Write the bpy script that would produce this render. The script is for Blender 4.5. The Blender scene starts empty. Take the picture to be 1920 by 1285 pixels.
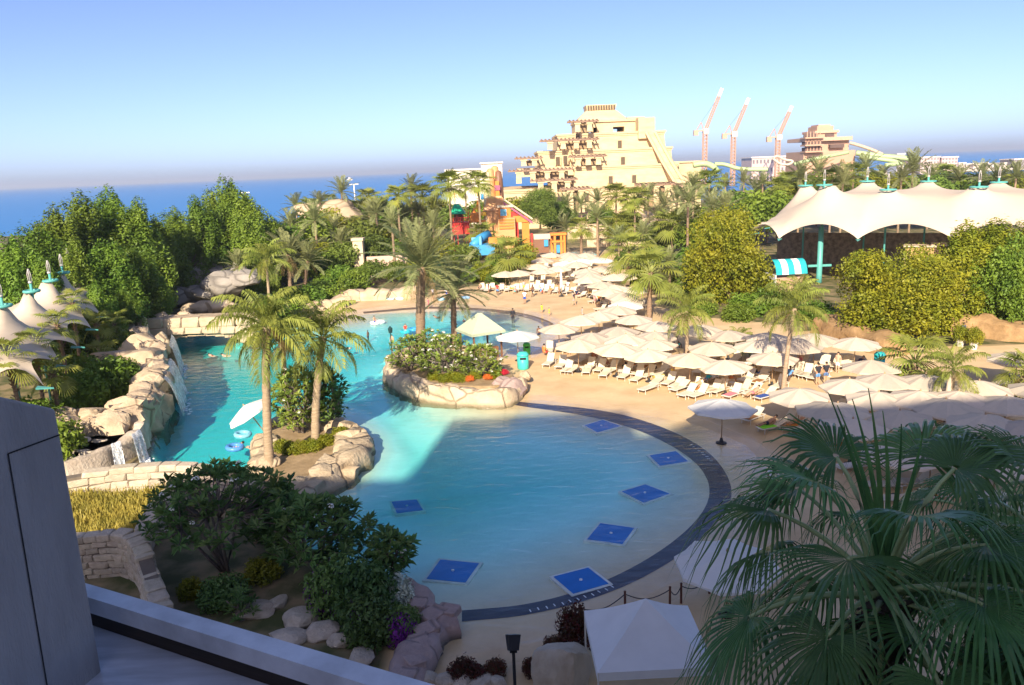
import bpy, math, random
import numpy as np
from mathutils import Vector, Matrix, noise

R_ = math.radians
rng = random.Random(7)
scene = bpy.context.scene
col = scene.collection

# ------------------------------------------------------------------ camera
F_PX, CAM_H, PITCH, ROLL = 1450.0, 17.0, R_(12.7), R_(-2.25)
cam_data = bpy.data.cameras.new('camera')
cam_data.sensor_width = 36.0
cam_data.lens = 36.0 * F_PX / 1920.0
cam_data.clip_start = 0.05
cam_data.clip_end = 60000
cam = bpy.data.objects.new('camera', cam_data)
col.objects.link(cam)
CAM_R = Matrix.Rotation(math.pi / 2 - PITCH, 4, 'X') @ Matrix.Rotation(ROLL, 4, 'Z')
cam.matrix_world = Matrix.Translation((0, 0, CAM_H)) @ CAM_R
scene.camera = cam

# ------------------------------------------------------------------ sky and sun
SUN_EL, SUN_AZ = R_(28), R_(12)            # the sun stands behind the hotel, a little to the left
world = bpy.data.worlds.new('World')
scene.world = world
world.use_nodes = True
wn, wl = world.node_tree.nodes, world.node_tree.links
wn.clear()
sky = wn.new('ShaderNodeTexSky')
sky.sky_type = 'NISHITA'
sky.sun_disc = False
sky.sun_elevation = SUN_EL
sky.sun_rotation = math.pi + SUN_AZ
sky.altitude = 0
sky.air_density = 0.45
sky.dust_density = 1.1
sky.ozone_density = 2.6
bg = wn.new('ShaderNodeBackground')
bg.inputs['Strength'].default_value = 0.094
wo = wn.new('ShaderNodeOutputWorld')
tint = wn.new('ShaderNodeMix')                     # the whole sky a touch towards periwinkle
tint.data_type = 'RGBA'
tint.blend_type = 'MULTIPLY'
tint.inputs[0].default_value = 1.0
tint.inputs[7].default_value = (1.0, 0.925, 0.99, 1)
wl.new(sky.outputs[0], tint.inputs[6])
wl.new(tint.outputs[2], bg.inputs['Color'])
wl.new(bg.outputs[0], wo.inputs['Surface'])

sun_data = bpy.data.lights.new('sun', 'SUN')
sun_data.energy = 3.7
sun_data.angle = R_(0.5)
sun_data.color = (1.0, 0.86, 0.66)
sun = bpy.data.objects.new('sun', sun_data)
col.objects.link(sun)
S_DIR = Vector((-math.sin(SUN_AZ) * math.cos(SUN_EL), -math.cos(SUN_AZ) * math.cos(SUN_EL), math.sin(SUN_EL)))
sun.rotation_euler = S_DIR.to_track_quat('Z', 'Y').to_euler()

scene.view_settings.view_transform = 'Standard'
scene.view_settings.look = 'None'
scene.view_settings.gamma = 1.0
scene.view_settings.exposure = 1.4
scene.view_settings.use_curve_mapping = False
scene.cycles.max_bounces = 7
scene.cycles.diffuse_bounces = 4
scene.cycles.glossy_bounces = 3
scene.cycles.transmission_bounces = 3
scene.cycles.transparent_max_bounces = 12
scene.cycles.use_denoising = True
scene.cycles.sample_clamp_indirect = 6


# ------------------------------------------------------------------ survey helpers
def ray(u, v):
    return CAM_R.to_3x3() @ Vector(((u - 960) / F_PX, -(v - 642.5) / F_PX, -1.0))


def G(u, v, z=0.0):
    """world point at height z along the sight line of a surveyed photo point"""
    d = ray(u, v)
    t = (z - CAM_H) / d.z
    return Vector((0, 0, CAM_H)) + d * t


def AT(u, v, y):
    d = ray(u, v)
    return Vector((0, 0, CAM_H)) + d * (y / d.y)


# ------------------------------------------------------------------ object helpers
def tag(o, label=None, cat=None, group=None, kind=None):
    if label: o['label'] = label
    if cat: o['category'] = cat
    if group: o['group'] = group
    if kind: o['kind'] = kind
    return o


def ob(name, me, parent=None, loc=(0, 0, 0), rot=(0, 0, 0), scale=(1, 1, 1), mat=None):
    o = bpy.data.objects.new(name, me)
    col.objects.link(o)
    if parent: o.parent = parent
    o.location = loc
    o.rotation_euler = rot
    o.scale = scale if hasattr(scale, '__len__') else (scale,) * 3
    if mat is not None and me is not None:
        if not me.materials:
            me.materials.append(mat)
        elif me.materials[0] != mat:
            o.material_slots[0].link = 'OBJECT'
            o.material_slots[0].material = mat
    return o


def thing(name, label, cat, loc=(0, 0, 0), rz=0.0, group=None, scale=1.0):
    o = ob(name, None, None, loc, (0, 0, rz), scale)
    o.empty_display_size = 0.2
    return tag(o, label, cat, group)


def copy_tree(o, parent=None):
    c = o.copy()
    col.objects.link(c)
    c.parent = parent
    for ch in list(o.children):
        copy_tree(ch, c)
    return c


class MB:
    def __init__(self):
        self.v, self.f = [], []

    def add(self, vs, fs):
        n = len(self.v)
        self.v += [tuple(p) for p in vs]
        self.f += [tuple(i + n for i in f) for f in fs]
        return self

    def box(self, cx, cy, cz, sx, sy, sz, m=None):
        vs = [Vector((x * sx / 2, y * sy / 2, z * sz / 2)) for x in (-1, 1) for y in (-1, 1) for z in (-1, 1)]
        if m is not None: vs = [m @ p for p in vs]
        vs = [p + Vector((cx, cy, cz)) for p in vs]
        return self.add(vs, [(0, 1, 3, 2), (4, 6, 7, 5), (0, 4, 5, 1), (2, 3, 7, 6), (0, 2, 6, 4), (1, 5, 7, 3)])

    def b2(self, x0, x1, y0, y1, z0, z1):
        return self.box((x0 + x1) / 2, (y0 + y1) / 2, (z0 + z1) / 2, abs(x1 - x0), abs(y1 - y0), abs(z1 - z0))

    def frustum(self, b, t):
        """b, t: (x0,x1,y0,y1,z) rectangles below and above"""
        vs = []
        for (x0, x1, y0, y1, z) in (b, t):
            vs += [(x0, y0, z), (x1, y0, z), (x1, y1, z), (x0, y1, z)]
        return self.add(vs, [(3, 2, 1, 0), (4, 5, 6, 7), (0, 1, 5, 4), (1, 2, 6, 5), (2, 3, 7, 6), (3, 0, 4, 7)])

    def tube(self, pts, radii, n=8, cap=True):
        pts = [Vector(p) for p in pts]
        if not hasattr(radii, '__len__'): radii = [radii] * len(pts)
        base = len(self.v)
        up = Vector((0, 0, 1))
        for i, p in enumerate(pts):
            d = (pts[min(i + 1, len(pts) - 1)] - pts[max(i - 1, 0)]).normalized()
            a = up if abs(d.z) < 0.95 else Vector((1, 0, 0))
            s = d.cross(a).normalized()
            t = s.cross(d).normalized()
            for k in range(n):
                an = 2 * math.pi * k / n
                self.v.append(tuple(p + (s * math.cos(an) + t * math.sin(an)) * radii[i]))
        for i in range(len(pts) - 1):
            for k in range(n):
                a, b = base + i * n + k, base + i * n + (k + 1) % n
                self.f.append((a, b, b + n, a + n))
        if cap:
            self.f.append(tuple(base + k for k in range(n))[::-1])
            e = base + (len(pts) - 1) * n
            self.f.append(tuple(e + k for k in range(n)))
        return self

    def lathe(self, prof, n=16, c=(0, 0, 0), close=True):
        base = len(self.v)
        for (r, z) in prof:
            for k in range(n):
                a = 2 * math.pi * k / n
                self.v.append((c[0] + r * math.cos(a), c[1] + r * math.sin(a), c[2] + z))
        for i in range(len(prof) - 1):
            for k in range(n):
                a, b = base + i * n + k, base + i * n + (k + 1) % n
                self.f.append((a, b, b + n, a + n))
        if close:
            self.f.append(tuple(base + k for k in range(n))[::-1])
            e = base + (len(prof) - 1) * n
            self.f.append(tuple(e + k for k in range(n)))
        return self

    def prism(self, poly, z0, z1):
        n = len(poly)
        vs = [(p[0], p[1], z0) for p in poly] + [(p[0], p[1], z1) for p in poly]
        fs = [tuple(range(n))[::-1], tuple(range(n, 2 * n))]
        fs += [(i, (i + 1) % n, n + (i + 1) % n, n + i) for i in range(n)]
        return self.add(vs, fs)

    def mesh(self, name, mat=None, smooth=False):
        me = bpy.data.meshes.new(name)
        me.from_pydata(self.v, [], self.f)
        if smooth: me.shade_smooth()
        if mat: me.materials.append(mat)
        me.update()
        return me


def quads_mesh(name, V, mat, smooth=False):
    """V: (n,4,3) array of loose leaf quads"""
    n = len(V)
    me = bpy.data.meshes.new(name)
    me.vertices.add(n * 4)
    me.vertices.foreach_set('co', np.ascontiguousarray(V, dtype=np.float32).reshape(-1))
    me.loops.add(n * 4)
    me.loops.foreach_set('vertex_index', np.arange(n * 4, dtype=np.int32))
    me.polygons.add(n)
    me.polygons.foreach_set('loop_start', np.arange(0, n * 4, 4, dtype=np.int32))
    me.polygons.foreach_set('loop_total', np.full(n, 4, dtype=np.int32))
    me.update(calc_edges=True)
    if mat: me.materials.append(mat)
    return me


def grid_mesh(name, X, Y, Z, mat, smooth=True, keep=None):
    """X,Y,Z 2-d arrays"""
    h, w = X.shape
    vs = np.stack([X, Y, Z], -1).reshape(-1, 3)
    idx = np.arange(h * w).reshape(h, w)
    q = np.stack([idx[:-1, :-1], idx[:-1, 1:], idx[1:, 1:], idx[1:, :-1]], -1).reshape(-1, 4)
    if keep is not None: q = q[keep.reshape(-1)]
    me = bpy.data.meshes.new(name)
    me.from_pydata(vs.tolist(), [], q.tolist())
    if smooth: me.shade_smooth()
    me.materials.append(mat)
    return me


# ------------------------------------------------------------------ materials
MATS = {}


def M(name, c, rough=0.75, var=0.18, scale=1.5, c2=None, bump=0.0, bscale=12.0, metal=0.0, orand=0.0, spec=0.3,
      trans=0.0, crack=0.0, cscale=1.0, detail=5, streak=None, transl=0.0, coat=0.0, wet=False):
    if name in MATS: return MATS[name]
    m = bpy.data.materials.new(name)
    MATS[name] = m
    m.use_nodes = True
    nt = m.node_tree
    N, L = nt.nodes, nt.links
    b = N['Principled BSDF']
    b.inputs['Roughness'].default_value = rough
    b.inputs['Metallic'].default_value = metal
    b.inputs['Specular IOR Level'].default_value = spec
    if coat: b.inputs['Coat Weight'].default_value = coat
    tc = N.new('ShaderNodeTexCoord')
    src = tc.outputs['Object']
    mp = N.new('ShaderNodeMapping')
    L.new(src, mp.inputs['Vector'])
    if streak: mp.inputs['Scale'].default_value = streak
    nz = N.new('ShaderNodeTexNoise')
    nz.inputs['Scale'].default_value = scale
    nz.inputs['Detail'].default_value = detail
    nz.inputs['Roughness'].default_value = 0.6
    L.new(mp.outputs[0], nz.inputs['Vector'])
    rp = N.new('ShaderNodeMapRange')
    rp.inputs['From Min'].default_value = 0.3
    rp.inputs['From Max'].default_value = 0.7
    L.new(nz.outputs['Fac'], rp.inputs['Value'])
    mx = N.new('ShaderNodeMix')
    mx.data_type = 'RGBA'
    lo = c2 if c2 else tuple(x * (1 - var) for x in c)
    hi = c if c2 else tuple(min(1, x * (1 + var)) for x in c)
    mx.inputs[6].default_value = (*lo, 1)
    mx.inputs[7].default_value = (*hi, 1)
    L.new(rp.outputs[0], mx.inputs[0])
    out = mx.outputs[2]
    if orand:
        oi = N.new('ShaderNodeObjectInfo')
        mr = N.new('ShaderNodeMapRange')
        mr.inputs['To Min'].default_value = 1 - orand
        mr.inputs['To Max'].default_value = 1 + orand
        L.new(oi.outputs['Random'], mr.inputs['Value'])
        hs = N.new('ShaderNodeHueSaturation')
        L.new(mr.outputs[0], hs.inputs['Value'])
        mh = N.new('ShaderNodeMapRange')
        mh.inputs['To Min'].default_value = 0.5 + orand * 0.06
        mh.inputs['To Max'].default_value = 0.5 - orand * 0.06
        wn_ = N.new('ShaderNodeTexWhiteNoise')
        wn_.noise_dimensions = '1D'
        L.new(oi.outputs['Random'], wn_.inputs['W'])
        L.new(wn_.outputs['Value'], mh.inputs['Value'])
        L.new(mh.outputs[0], hs.inputs['Hue'])
        L.new(out, hs.inputs['Color'])
        out = hs.outputs[0]
    L.new(out, b.inputs['Base Color'])
    hsrc = None
    if crack:
        wv = N.new('ShaderNodeTexNoise'); wv.inputs['Scale'].default_value = cscale * 2
        va = N.new('ShaderNodeMix'); va.data_type = 'RGBA'; va.inputs[0].default_value = 0.12
        L.new(mp.outputs[0], va.inputs[6]); L.new(wv.outputs['Color'], va.inputs[7]); L.new(mp.outputs[0], wv.inputs['Vector'])
        vo = N.new('ShaderNodeTexVoronoi')
        vo.feature = 'DISTANCE_TO_EDGE'
        vo.inputs['Scale'].default_value = cscale
        L.new(va.outputs[2], vo.inputs['Vector'])
        cr = N.new('ShaderNodeMapRange')
        cr.inputs['From Max'].default_value = 0.035
        L.new(vo.outputs['Distance'], cr.inputs['Value'])
        dm = N.new('ShaderNodeMix'); dm.data_type = 'RGBA'          # dirt settled in the cracks
        dm.inputs[6].default_value = (*(x * .75 for x in lo), 1)
        L.new(cr.outputs[0], dm.inputs[0]); L.new(out, dm.inputs[7])
        out = dm.outputs[2]
        L.new(out, b.inputs['Base Color'])
        cb = N.new('ShaderNodeBump')
        cb.inputs['Strength'].default_value = crack
        cb.inputs['Distance'].default_value = 0.12
        L.new(cr.outputs[0], cb.inputs['Height'])
        hsrc = cb
    if bump:
        n2 = N.new('ShaderNodeTexNoise')
        n2.inputs['Scale'].default_value = bscale
        n2.inputs['Detail'].default_value = 6
        L.new(mp.outputs[0], n2.inputs['Vector'])
        bp = N.new('ShaderNodeBump')
        bp.inputs['Strength'].default_value = bump
        bp.inputs['Distance'].default_value = 0.08
        L.new(n2.outputs['Fac'], bp.inputs['Height'])
        if hsrc: L.new(hsrc.outputs[0], bp.inputs['Normal'])
        hsrc = bp
    if hsrc: L.new(hsrc.outputs[0], b.inputs['Normal'])
    if wet:                                                           # splashed, algae-stained foot of the pool rocks
        ge = N.new('ShaderNodeNewGeometry'); sp = N.new('ShaderNodeSeparateXYZ'); L.new(ge.outputs['Position'], sp.inputs[0])
        ad = N.new('ShaderNodeMath'); ad.operation = 'MULTIPLY_ADD'; ad.inputs[1].default_value = 0.5; L.new(nz.outputs['Fac'], ad.inputs[0])
        ng = N.new('ShaderNodeMath'); ng.operation = 'MULTIPLY'; ng.inputs[1].default_value = -1.0; L.new(sp.outputs['Z'], ng.inputs[0]); L.new(ng.outputs[0], ad.inputs[2])
        wr = N.new('ShaderNodeMapRange'); wr.inputs['From Min'].default_value = 0.0; wr.inputs['From Max'].default_value = 0.3; L.new(ad.outputs[0], wr.inputs['Value'])
        wm_ = N.new('ShaderNodeMix'); wm_.data_type = 'RGBA'; L.new(wr.outputs[0], wm_.inputs[0]); L.new(out, wm_.inputs[6])
        wm_.inputs[7].default_value = (lo[0] * .5, lo[1] * .55, lo[2] * .5, 1)
        L.new(wm_.outputs[2], b.inputs['Base Color'])
        rr = N.new('ShaderNodeMapRange'); rr.inputs['To Min'].default_value = rough; rr.inputs['To Max'].default_value = 0.25; L.new(wr.outputs[0], rr.inputs['Value']); L.new(rr.outputs[0], b.inputs['Roughness'])
    if transl:
        tr = N.new('ShaderNodeBsdfTranslucent')
        L.new(out, tr.inputs['Color'])
        ms = N.new('ShaderNodeMixShader')
        ms.inputs[0].default_value = transl
        L.new(b.outputs[0], ms.inputs[1])
        L.new(tr.outputs[0], ms.inputs[2])
        L.new(ms.outputs[0], N['Material Output'].inputs['Surface'])
    return m


def leafmat(name, c, c2, orand=0.25, scale=0.8, rough=0.5, transl=0.3):
    return M(name, c, rough=rough, c2=c2, scale=scale, orand=orand, transl=transl, spec=0.25)


def water_mat(name, wave_scale=1.0, bump=0.25, absorb=None, dens=0.5, tint=(1, 1, 1), stretch=(1, 1, 1), rough=0.02):
    m = bpy.data.materials.new(name)
    m.use_nodes = True
    N, L = m.node_tree.nodes, m.node_tree.links
    N.clear()
    out = N.new('ShaderNodeOutputMaterial')
    tc = N.new('ShaderNodeTexCoord')
    mp = N.new('ShaderNodeMapping')
    mp.inputs['Scale'].default_value = stretch
    L.new(tc.outputs['Object'], mp.inputs['Vector'])
    n1 = N.new('ShaderNodeTexNoise'); n1.inputs['Scale'].default_value = wave_scale; n1.inputs['Detail'].default_value = 4
    n1.inputs['Distortion'].default_value = 0.6
    L.new(mp.outputs[0], n1.inputs['Vector'])
    bp = N.new('ShaderNodeBump'); bp.inputs['Strength'].default_value = bump; bp.inputs['Distance'].default_value = 0.25
    L.new(n1.outputs['Fac'], bp.inputs['Height'])
    fr = N.new('ShaderNodeFresnel'); fr.inputs['IOR'].default_value = 1.33
    L.new(bp.outputs[0], fr.inputs['Normal'])
    gl = N.new('ShaderNodeBsdfGlossy'); gl.inputs['Roughness'].default_value = rough
    L.new(bp.outputs[0], gl.inputs['Normal'])
    tr = N.new('ShaderNodeBsdfTransparent'); tr.inputs['Color'].default_value = (*tint, 1)
    mx = N.new('ShaderNodeMixShader')
    ge = N.new('ShaderNodeNewGeometry'); inv = N.new('ShaderNodeMath'); inv.operation = 'SUBTRACT'; inv.inputs[0].default_value = 1.0
    L.new(ge.outputs['Backfacing'], inv.inputs[1])
    ff = N.new('ShaderNodeMath'); ff.operation = 'MULTIPLY'      # light leaving the water is not held back at its skin
    L.new(fr.outputs[0], ff.inputs[0]); L.new(inv.outputs[0], ff.inputs[1])
    L.new(ff.outputs[0], mx.inputs[0]); L.new(tr.outputs[0], mx.inputs[1]); L.new(gl.outputs[0], mx.inputs[2])
    L.new(mx.outputs[0], out.inputs['Surface'])
    if absorb:
        va = N.new('ShaderNodeVolumeAbsorption')
        va.inputs['Color'].default_value = (*absorb, 1)
        va.inputs['Density'].default_value = dens
        L.new(va.outputs[0], out.inputs['Volume'])
    return m

# ================================================================== SETTING
sand = (0.60, 0.47, 0.31)
WATER_Z = -0.12
beach_px = [(805, 1240), (900, 1225), (1010, 1205), (1110, 1165), (1280, 1085), (1400, 1015), (1450, 950), (1455, 890), (1400, 835),
            (1310, 797), (1200, 776), (1090, 758), (1010, 750), (965, 752)]
north_px = [(925, 668), (985, 668), (1030, 645), (1052, 622), (1040, 605), (1005, 592), (960, 583), (900, 577), (850, 573),
            (800, 573), (720, 578), (660, 587), (640, 600)]
planter_px = [(850, 752), (770, 742), (728, 710), (718, 690), (725, 668), (780, 645), (850, 640)]
west_px = [(560, 610), (470, 632), (445, 640), (440, 618), (330, 622), (330, 640), (335, 690), (325, 730), (305, 780), (285, 850),
           (272, 868), (340, 873), (430, 886), (470, 890)]
island_px = [(478, 870), (490, 830), (505, 790), (540, 768), (600, 766), (645, 786), (672, 815), (677, 845), (652, 883), (603, 907),
             (563, 932), (540, 960), (560, 1010), (650, 1062), (760, 1112), (830, 1142), (866, 1152), (835, 1195)]


def P2(lst, z=WATER_Z):
    return [G(u, v, z).xy for u, v in lst]


beach_w, north_w = P2(beach_px), P2(north_px)
pool_poly = beach_w + P2(planter_px) + north_w + P2(west_px) + P2(island_px)


island_edge = P2([(600, 766), (645, 786), (672, 815), (677, 845), (652, 883), (603, 907), (563, 932), (540, 960)])


def seg_dist(X, Y, line):
    d = np.full(X.shape, 1e9)
    for a, b in zip(line[:-1], line[1:]):
        vx, vy = b[0] - a[0], b[1] - a[1]
        t = np.clip(((X - a[0]) * vx + (Y - a[1]) * vy) / (vx * vx + vy * vy + 1e-9), 0, 1)
        d = np.minimum(d, np.hypot(X - a[0] - t * vx, Y - a[1] - t * vy))
    return d


def inside(X, Y, poly):
    r = np.zeros(X.shape, bool)
    n = len(poly)
    for i in range(n):
        (x0, y0), (x1, y1) = poly[i], poly[(i + 1) % n]
        c = ((y0 > Y) != (y1 > Y)) & (X < (x1 - x0) * (Y - y0) / (y1 - y0 + 1e-12) + x0)
        r ^= c
    return r


def floor_z(X, Y):
    X, Y = np.asarray(X, float), np.asarray(Y, float)
    ins = inside(X, Y, pool_poly)
    d = np.minimum(seg_dist(X, Y, beach_w), seg_dist(X, Y, north_w))
    di = seg_dist(X, Y, island_edge)
    deep = WATER_Z - np.minimum(np.minimum(1.15, 0.022 * d + 0.0027 * d * d), 0.12 + 0.03 * di + 0.028 * di * di)
    dry = np.minimum(0.0, WATER_Z + 0.035 * d)
    return np.where(ins, deep, dry)


def fz(x, y):
    return float(floor_z(np.array([x]), np.array([y]))[0])


def axis(lo, hi, step, far_lo, far_hi):
    a = list(np.arange(lo, hi + step / 2, step))
    s, x = step, lo
    left = []
    while x > far_lo:
        s *= 1.35
        x = max(far_lo, x - s)
        left.append(x)
    s, x = step, a[-1]
    right = []
    while x < far_hi:
        s *= 1.35
        x = min(far_hi, x + s)
        right.append(x)
    return np.array(left[::-1] + a + right)


gx = axis(-44, 24, 0.4, -900, 1500)
gy = axis(20, 96, 0.4, -300, 640)
X, Y = np.meshgrid(gx, gy)
Z = floor_z(X, Y)
deck_px = [(560, 600), (700, 560), (900, 536), (985, 505), (1000, 468), (1190, 465), (1215, 520), (1235, 575), (1330, 596), (1440, 606),
           (1600, 640), (1760, 650), (1920, 645), (2400, 660), (2600, 1285), (2000, 1500), (1000, 1500), (700, 1290), (760, 1120), (560, 960)]
deck_poly = P2(deck_px, 0)
coast = np.where(X < 0, 300 - 0.15 * X * 0, 300 + 1.2 * X)
Z = np.where(Y > np.minimum(coast, 560), -6.0, Z)
mg = bpy.data.materials.new('ground_sand_and_plaster')
mg.use_nodes = True
N, L = mg.node_tree.nodes, mg.node_tree.links
b = N['Principled BSDF']
b.inputs['Roughness'].default_value = 0.8
b.inputs['Specular IOR Level'].default_value = 0.25
geo = N.new('ShaderNodeNewGeometry')
sx = N.new('ShaderNodeSeparateXYZ')
L.new(geo.outputs['Position'], sx.inputs[0])
mr = N.new('ShaderNodeMapRange')
mr.inputs['From Min'].default_value = -0.16
mr.inputs['From Max'].default_value = -0.45
L.new(sx.outputs['Z'], mr.inputs['Value'])
nz = N.new('ShaderNodeTexNoise'); nz.inputs['Scale'].default_value = 0.35; nz.inputs['Detail'].default_value = 9; nz.inputs['Roughness'].default_value = 0.65
L.new(geo.outputs['Position'], nz.inputs['Vector'])
ms = N.new('ShaderNodeMix'); ms.data_type = 'RGBA'
ms.inputs[6].default_value = (0.53, 0.37, 0.20, 1); ms.inputs[7].default_value = (0.68, 0.51, 0.30, 1)
mrn = N.new('ShaderNodeMapRange'); mrn.inputs['From Min'].default_value = 0.32; mrn.inputs['From Max'].default_value = 0.68
L.new(nz.outputs['Fac'], mrn.inputs['Value']); L.new(mrn.outputs[0], ms.inputs[0])
mp_ = N.new('ShaderNodeMix'); mp_.data_type = 'RGBA'
mp_.inputs[6].default_value = (0.62, 0.84, 0.80, 1); mp_.inputs[7].default_value = (0.74, 0.92, 0.88, 1)
L.new(mrn.outputs[0], mp_.inputs[0])
mz = N.new('ShaderNodeMix'); mz.data_type = 'RGBA'
L.new(mr.outputs[0], mz.inputs[0]); L.new(ms.outputs[2], mz.inputs[6]); L.new(mp_.outputs[2], mz.inputs[7])
at = N.new('ShaderNodeAttribute'); at.attribute_name = 'deck'
soil = N.new('ShaderNodeMix'); soil.data_type = 'RGBA'
soil.inputs[6].default_value = (0.075, 0.085, 0.028, 1); soil.inputs[7].default_value = (0.26, 0.20, 0.11, 1)
n3 = N.new('ShaderNodeTexNoise'); n3.inputs['Scale'].default_value = 0.6; n3.inputs['Detail'].default_value = 8
L.new(geo.outputs['Position'], n3.inputs['Vector'])
m3 = N.new('ShaderNodeMapRange'); m3.inputs['From Min'].default_value = 0.4; m3.inputs['From Max'].default_value = 0.62
L.new(n3.outputs['Fac'], m3.inputs['Value']); L.new(m3.outputs[0], soil.inputs[0])
md = N.new('ShaderNodeMix'); md.data_type = 'RGBA'
L.new(at.outputs['Fac'], md.inputs[0]); L.new(soil.outputs[2], md.inputs[6]); L.new(mz.outputs[2], md.inputs[7])
L.new(md.outputs[2], b.inputs['Base Color'])
wr = N.new('ShaderNodeMapRange'); wr.inputs['From Min'].default_value = -0.05; wr.inputs['From Max'].default_value = -0.09; wr.inputs['To Min'].default_value = 0.8; wr.inputs['To Max'].default_value = 0.22
L.new(sx.outputs['Z'], wr.inputs['Value']); L.new(wr.outputs[0], b.inputs['Roughness'])      # wet sand film at the water's edge
n4 = N.new('ShaderNodeTexNoise'); n4.inputs['Scale'].default_value = 7; n4.inputs['Detail'].default_value = 6
L.new(geo.outputs['Position'], n4.inputs['Vector'])
bp = N.new('ShaderNodeBump'); bp.inputs['Strength'].default_value = 0.25; bp.inputs['Distance'].default_value = 0.05
L.new(n4.outputs['Fac'], bp.inputs['Height']); L.new(bp.outputs[0], b.inputs['Normal'])
me = grid_mesh('ground', X, Y, Z, mg)
dk = (inside(X, Y, deck_poly) | inside(X, Y, pool_poly)).astype(np.float32)
a = me.attributes.new('deck', 'FLOAT', 'POINT')
a.data.foreach_set('value', dk.reshape(-1))
tag(ob('ground', me), kind='structure')

# the open sea
sea_m = bpy.data.materials.new('sea_water')
sea_m.use_nodes = True
N, L = sea_m.node_tree.nodes, sea_m.node_tree.links
b = N['Principled BSDF']
b.inputs['Base Color'].default_value = (0.008, 0.17, 0.46, 1)
b.inputs['Roughness'].default_value = 0.35
b.inputs['Specular IOR Level'].default_value = 0.35
tc = N.new('ShaderNodeTexCoord'); mpn = N.new('ShaderNodeMapping'); mpn.inputs['Scale'].default_value = (0.02, 0.05, 1)
L.new(tc.outputs['Object'], mpn.inputs[0])
nz = N.new('ShaderNodeTexNoise'); nz.inputs['Scale'].default_value = 1; nz.inputs['Detail'].default_value = 8
L.new(mpn.outputs[0], nz.inputs['Vector'])
bp = N.new('ShaderNodeBump'); bp.inputs['Strength'].default_value = 0.5; bp.inputs['Distance'].default_value = 2
L.new(nz.outputs['Fac'], bp.inputs['Height']); L.new(bp.outputs[0], b.inputs['Normal'])
s = MB().add([(-28000, 240, -1.3), (28000, 240, -1.3), (28000, 28000, -1.3), (-28000, 28000, -1.3)], [(0, 1, 2, 3)])
tag(ob('sea', s.mesh('sea', sea_m)), kind='structure')
# far shore across the lagoon
fs = MB().prism([(330, 690), (900, 640), (900, 760), (330, 800)], -3, 0.4)
tag(ob('far_shore', fs.mesh('far_shore', M('far_sand', (0.55, 0.46, 0.36)))), kind='structure')

# pool water: one closed body; the floor above its level is dry
pw = water_mat('pool_water', 1.1, 0.3, (0.03, 0.83, 0.84), 0.56, stretch=(0.7, 1.4, 1))
w = MB().b2(-43, 20.5, 20.5, 95.5, -3.2, WATER_Z)
tag(ob('pool_water', w.mesh('pool_water', pw)), kind='structure')


# ------------------------------------------------------------------ dark tile band, floor mats
def resample(pts, n):
    pts = [Vector((p[0], p[1])) for p in pts]
    L_ = [0]
    for a, b in zip(pts[:-1], pts[1:]): L_.append(L_[-1] + (b - a).length)
    out = []
    for k in range(n):
        t = L_[-1] * k / (n - 1)
        i = max(0, min(len(pts) - 2, np.searchsorted(L_, t) - 1))
        q = (t - L_[i]) / (L_[i + 1] - L_[i] + 1e-9)
        out.append(pts[i].lerp(pts[i + 1], q))
    return out


def smooth(pts, it=2, closed=False):
    pts = [Vector(p) for p in pts]
    for _ in range(it):
        q = []
        n = len(pts)
        if not closed: q.append(pts[0])
        for i in range(n if closed else n - 1):
            a, b = pts[i], pts[(i + 1) % n]
            q += [a.lerp(b, 0.25), a.lerp(b, 0.75)]
        if not closed: q.append(pts[-1])
        pts = q
    return pts


band_out = smooth(P2([(866, 1166), (1000, 1155), (1150, 1114), (1270, 1050), (1345, 985), (1378, 930), (1357, 875), (1310, 832), (1230, 796), (1130, 769), (960, 754)], -.18), 3)
band_in = smooth(P2([(866, 1144), (1000, 1134), (1130, 1095), (1240, 1035), (1310, 975), (1335, 925), (1320, 880), (1275, 842), (1200, 806), (1100, 779), (965, 761)], -.18), 3)
tile_dark = M('dark_blue_tiles', (0.035, 0.03, 0.055), rough=0.45, c2=(0.02, 0.022, 0.05), scale=2.5, bump=0.2, bscale=30)
bo, bi = resample(band_out, 120), resample(band_in, 120)
V, Fc = [], []
for a, b in zip(bo, bi):
    for t in (0, .33, .66, 1):
        p = a.lerp(b, t)
        V.append((p.x, p.y, fz(p.x, p.y) + 0.014))
for i in range(119):
    for k in range(3):
        q = i * 4 + k
        Fc.append((q, q + 1, q + 5, q + 4))
tag(ob('tile_band', MB().add(V, Fc).mesh('tile_band', tile_dark)), 'dark tile band curving round the edge of the large front pool', 'tile band', kind='structure')
# north pool band
nb = resample(smooth(P2([(1052, 625), (1040, 606), (1005, 593), (960, 584), (900, 578), (800, 574), (680, 585)], -.15), 2), 70)
V, Fc = [], []
for i, p in enumerate(nb):
    d = (nb[min(i + 1, 69)] - nb[max(0, i - 1)]).normalized()
    nrm = Vector((-d.y, d.x))
    for k in (0.1, 1.3):
        q = p + nrm * k
        V.append((q.x, q.y, fz(q.x, q.y) + 0.014))
for i in range(69): Fc.append((2 * i, 2 * i + 1, 2 * i + 3, 2 * i + 2))
tag(ob('tile_band', MB().add(V, Fc).mesh('tile_band_north', M('brown_tiles', (0.14, 0.10, 0.07), bump=.2))), 'thin brown tile band along the beach of the far pool', 'tile band', kind='structure')
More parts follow.
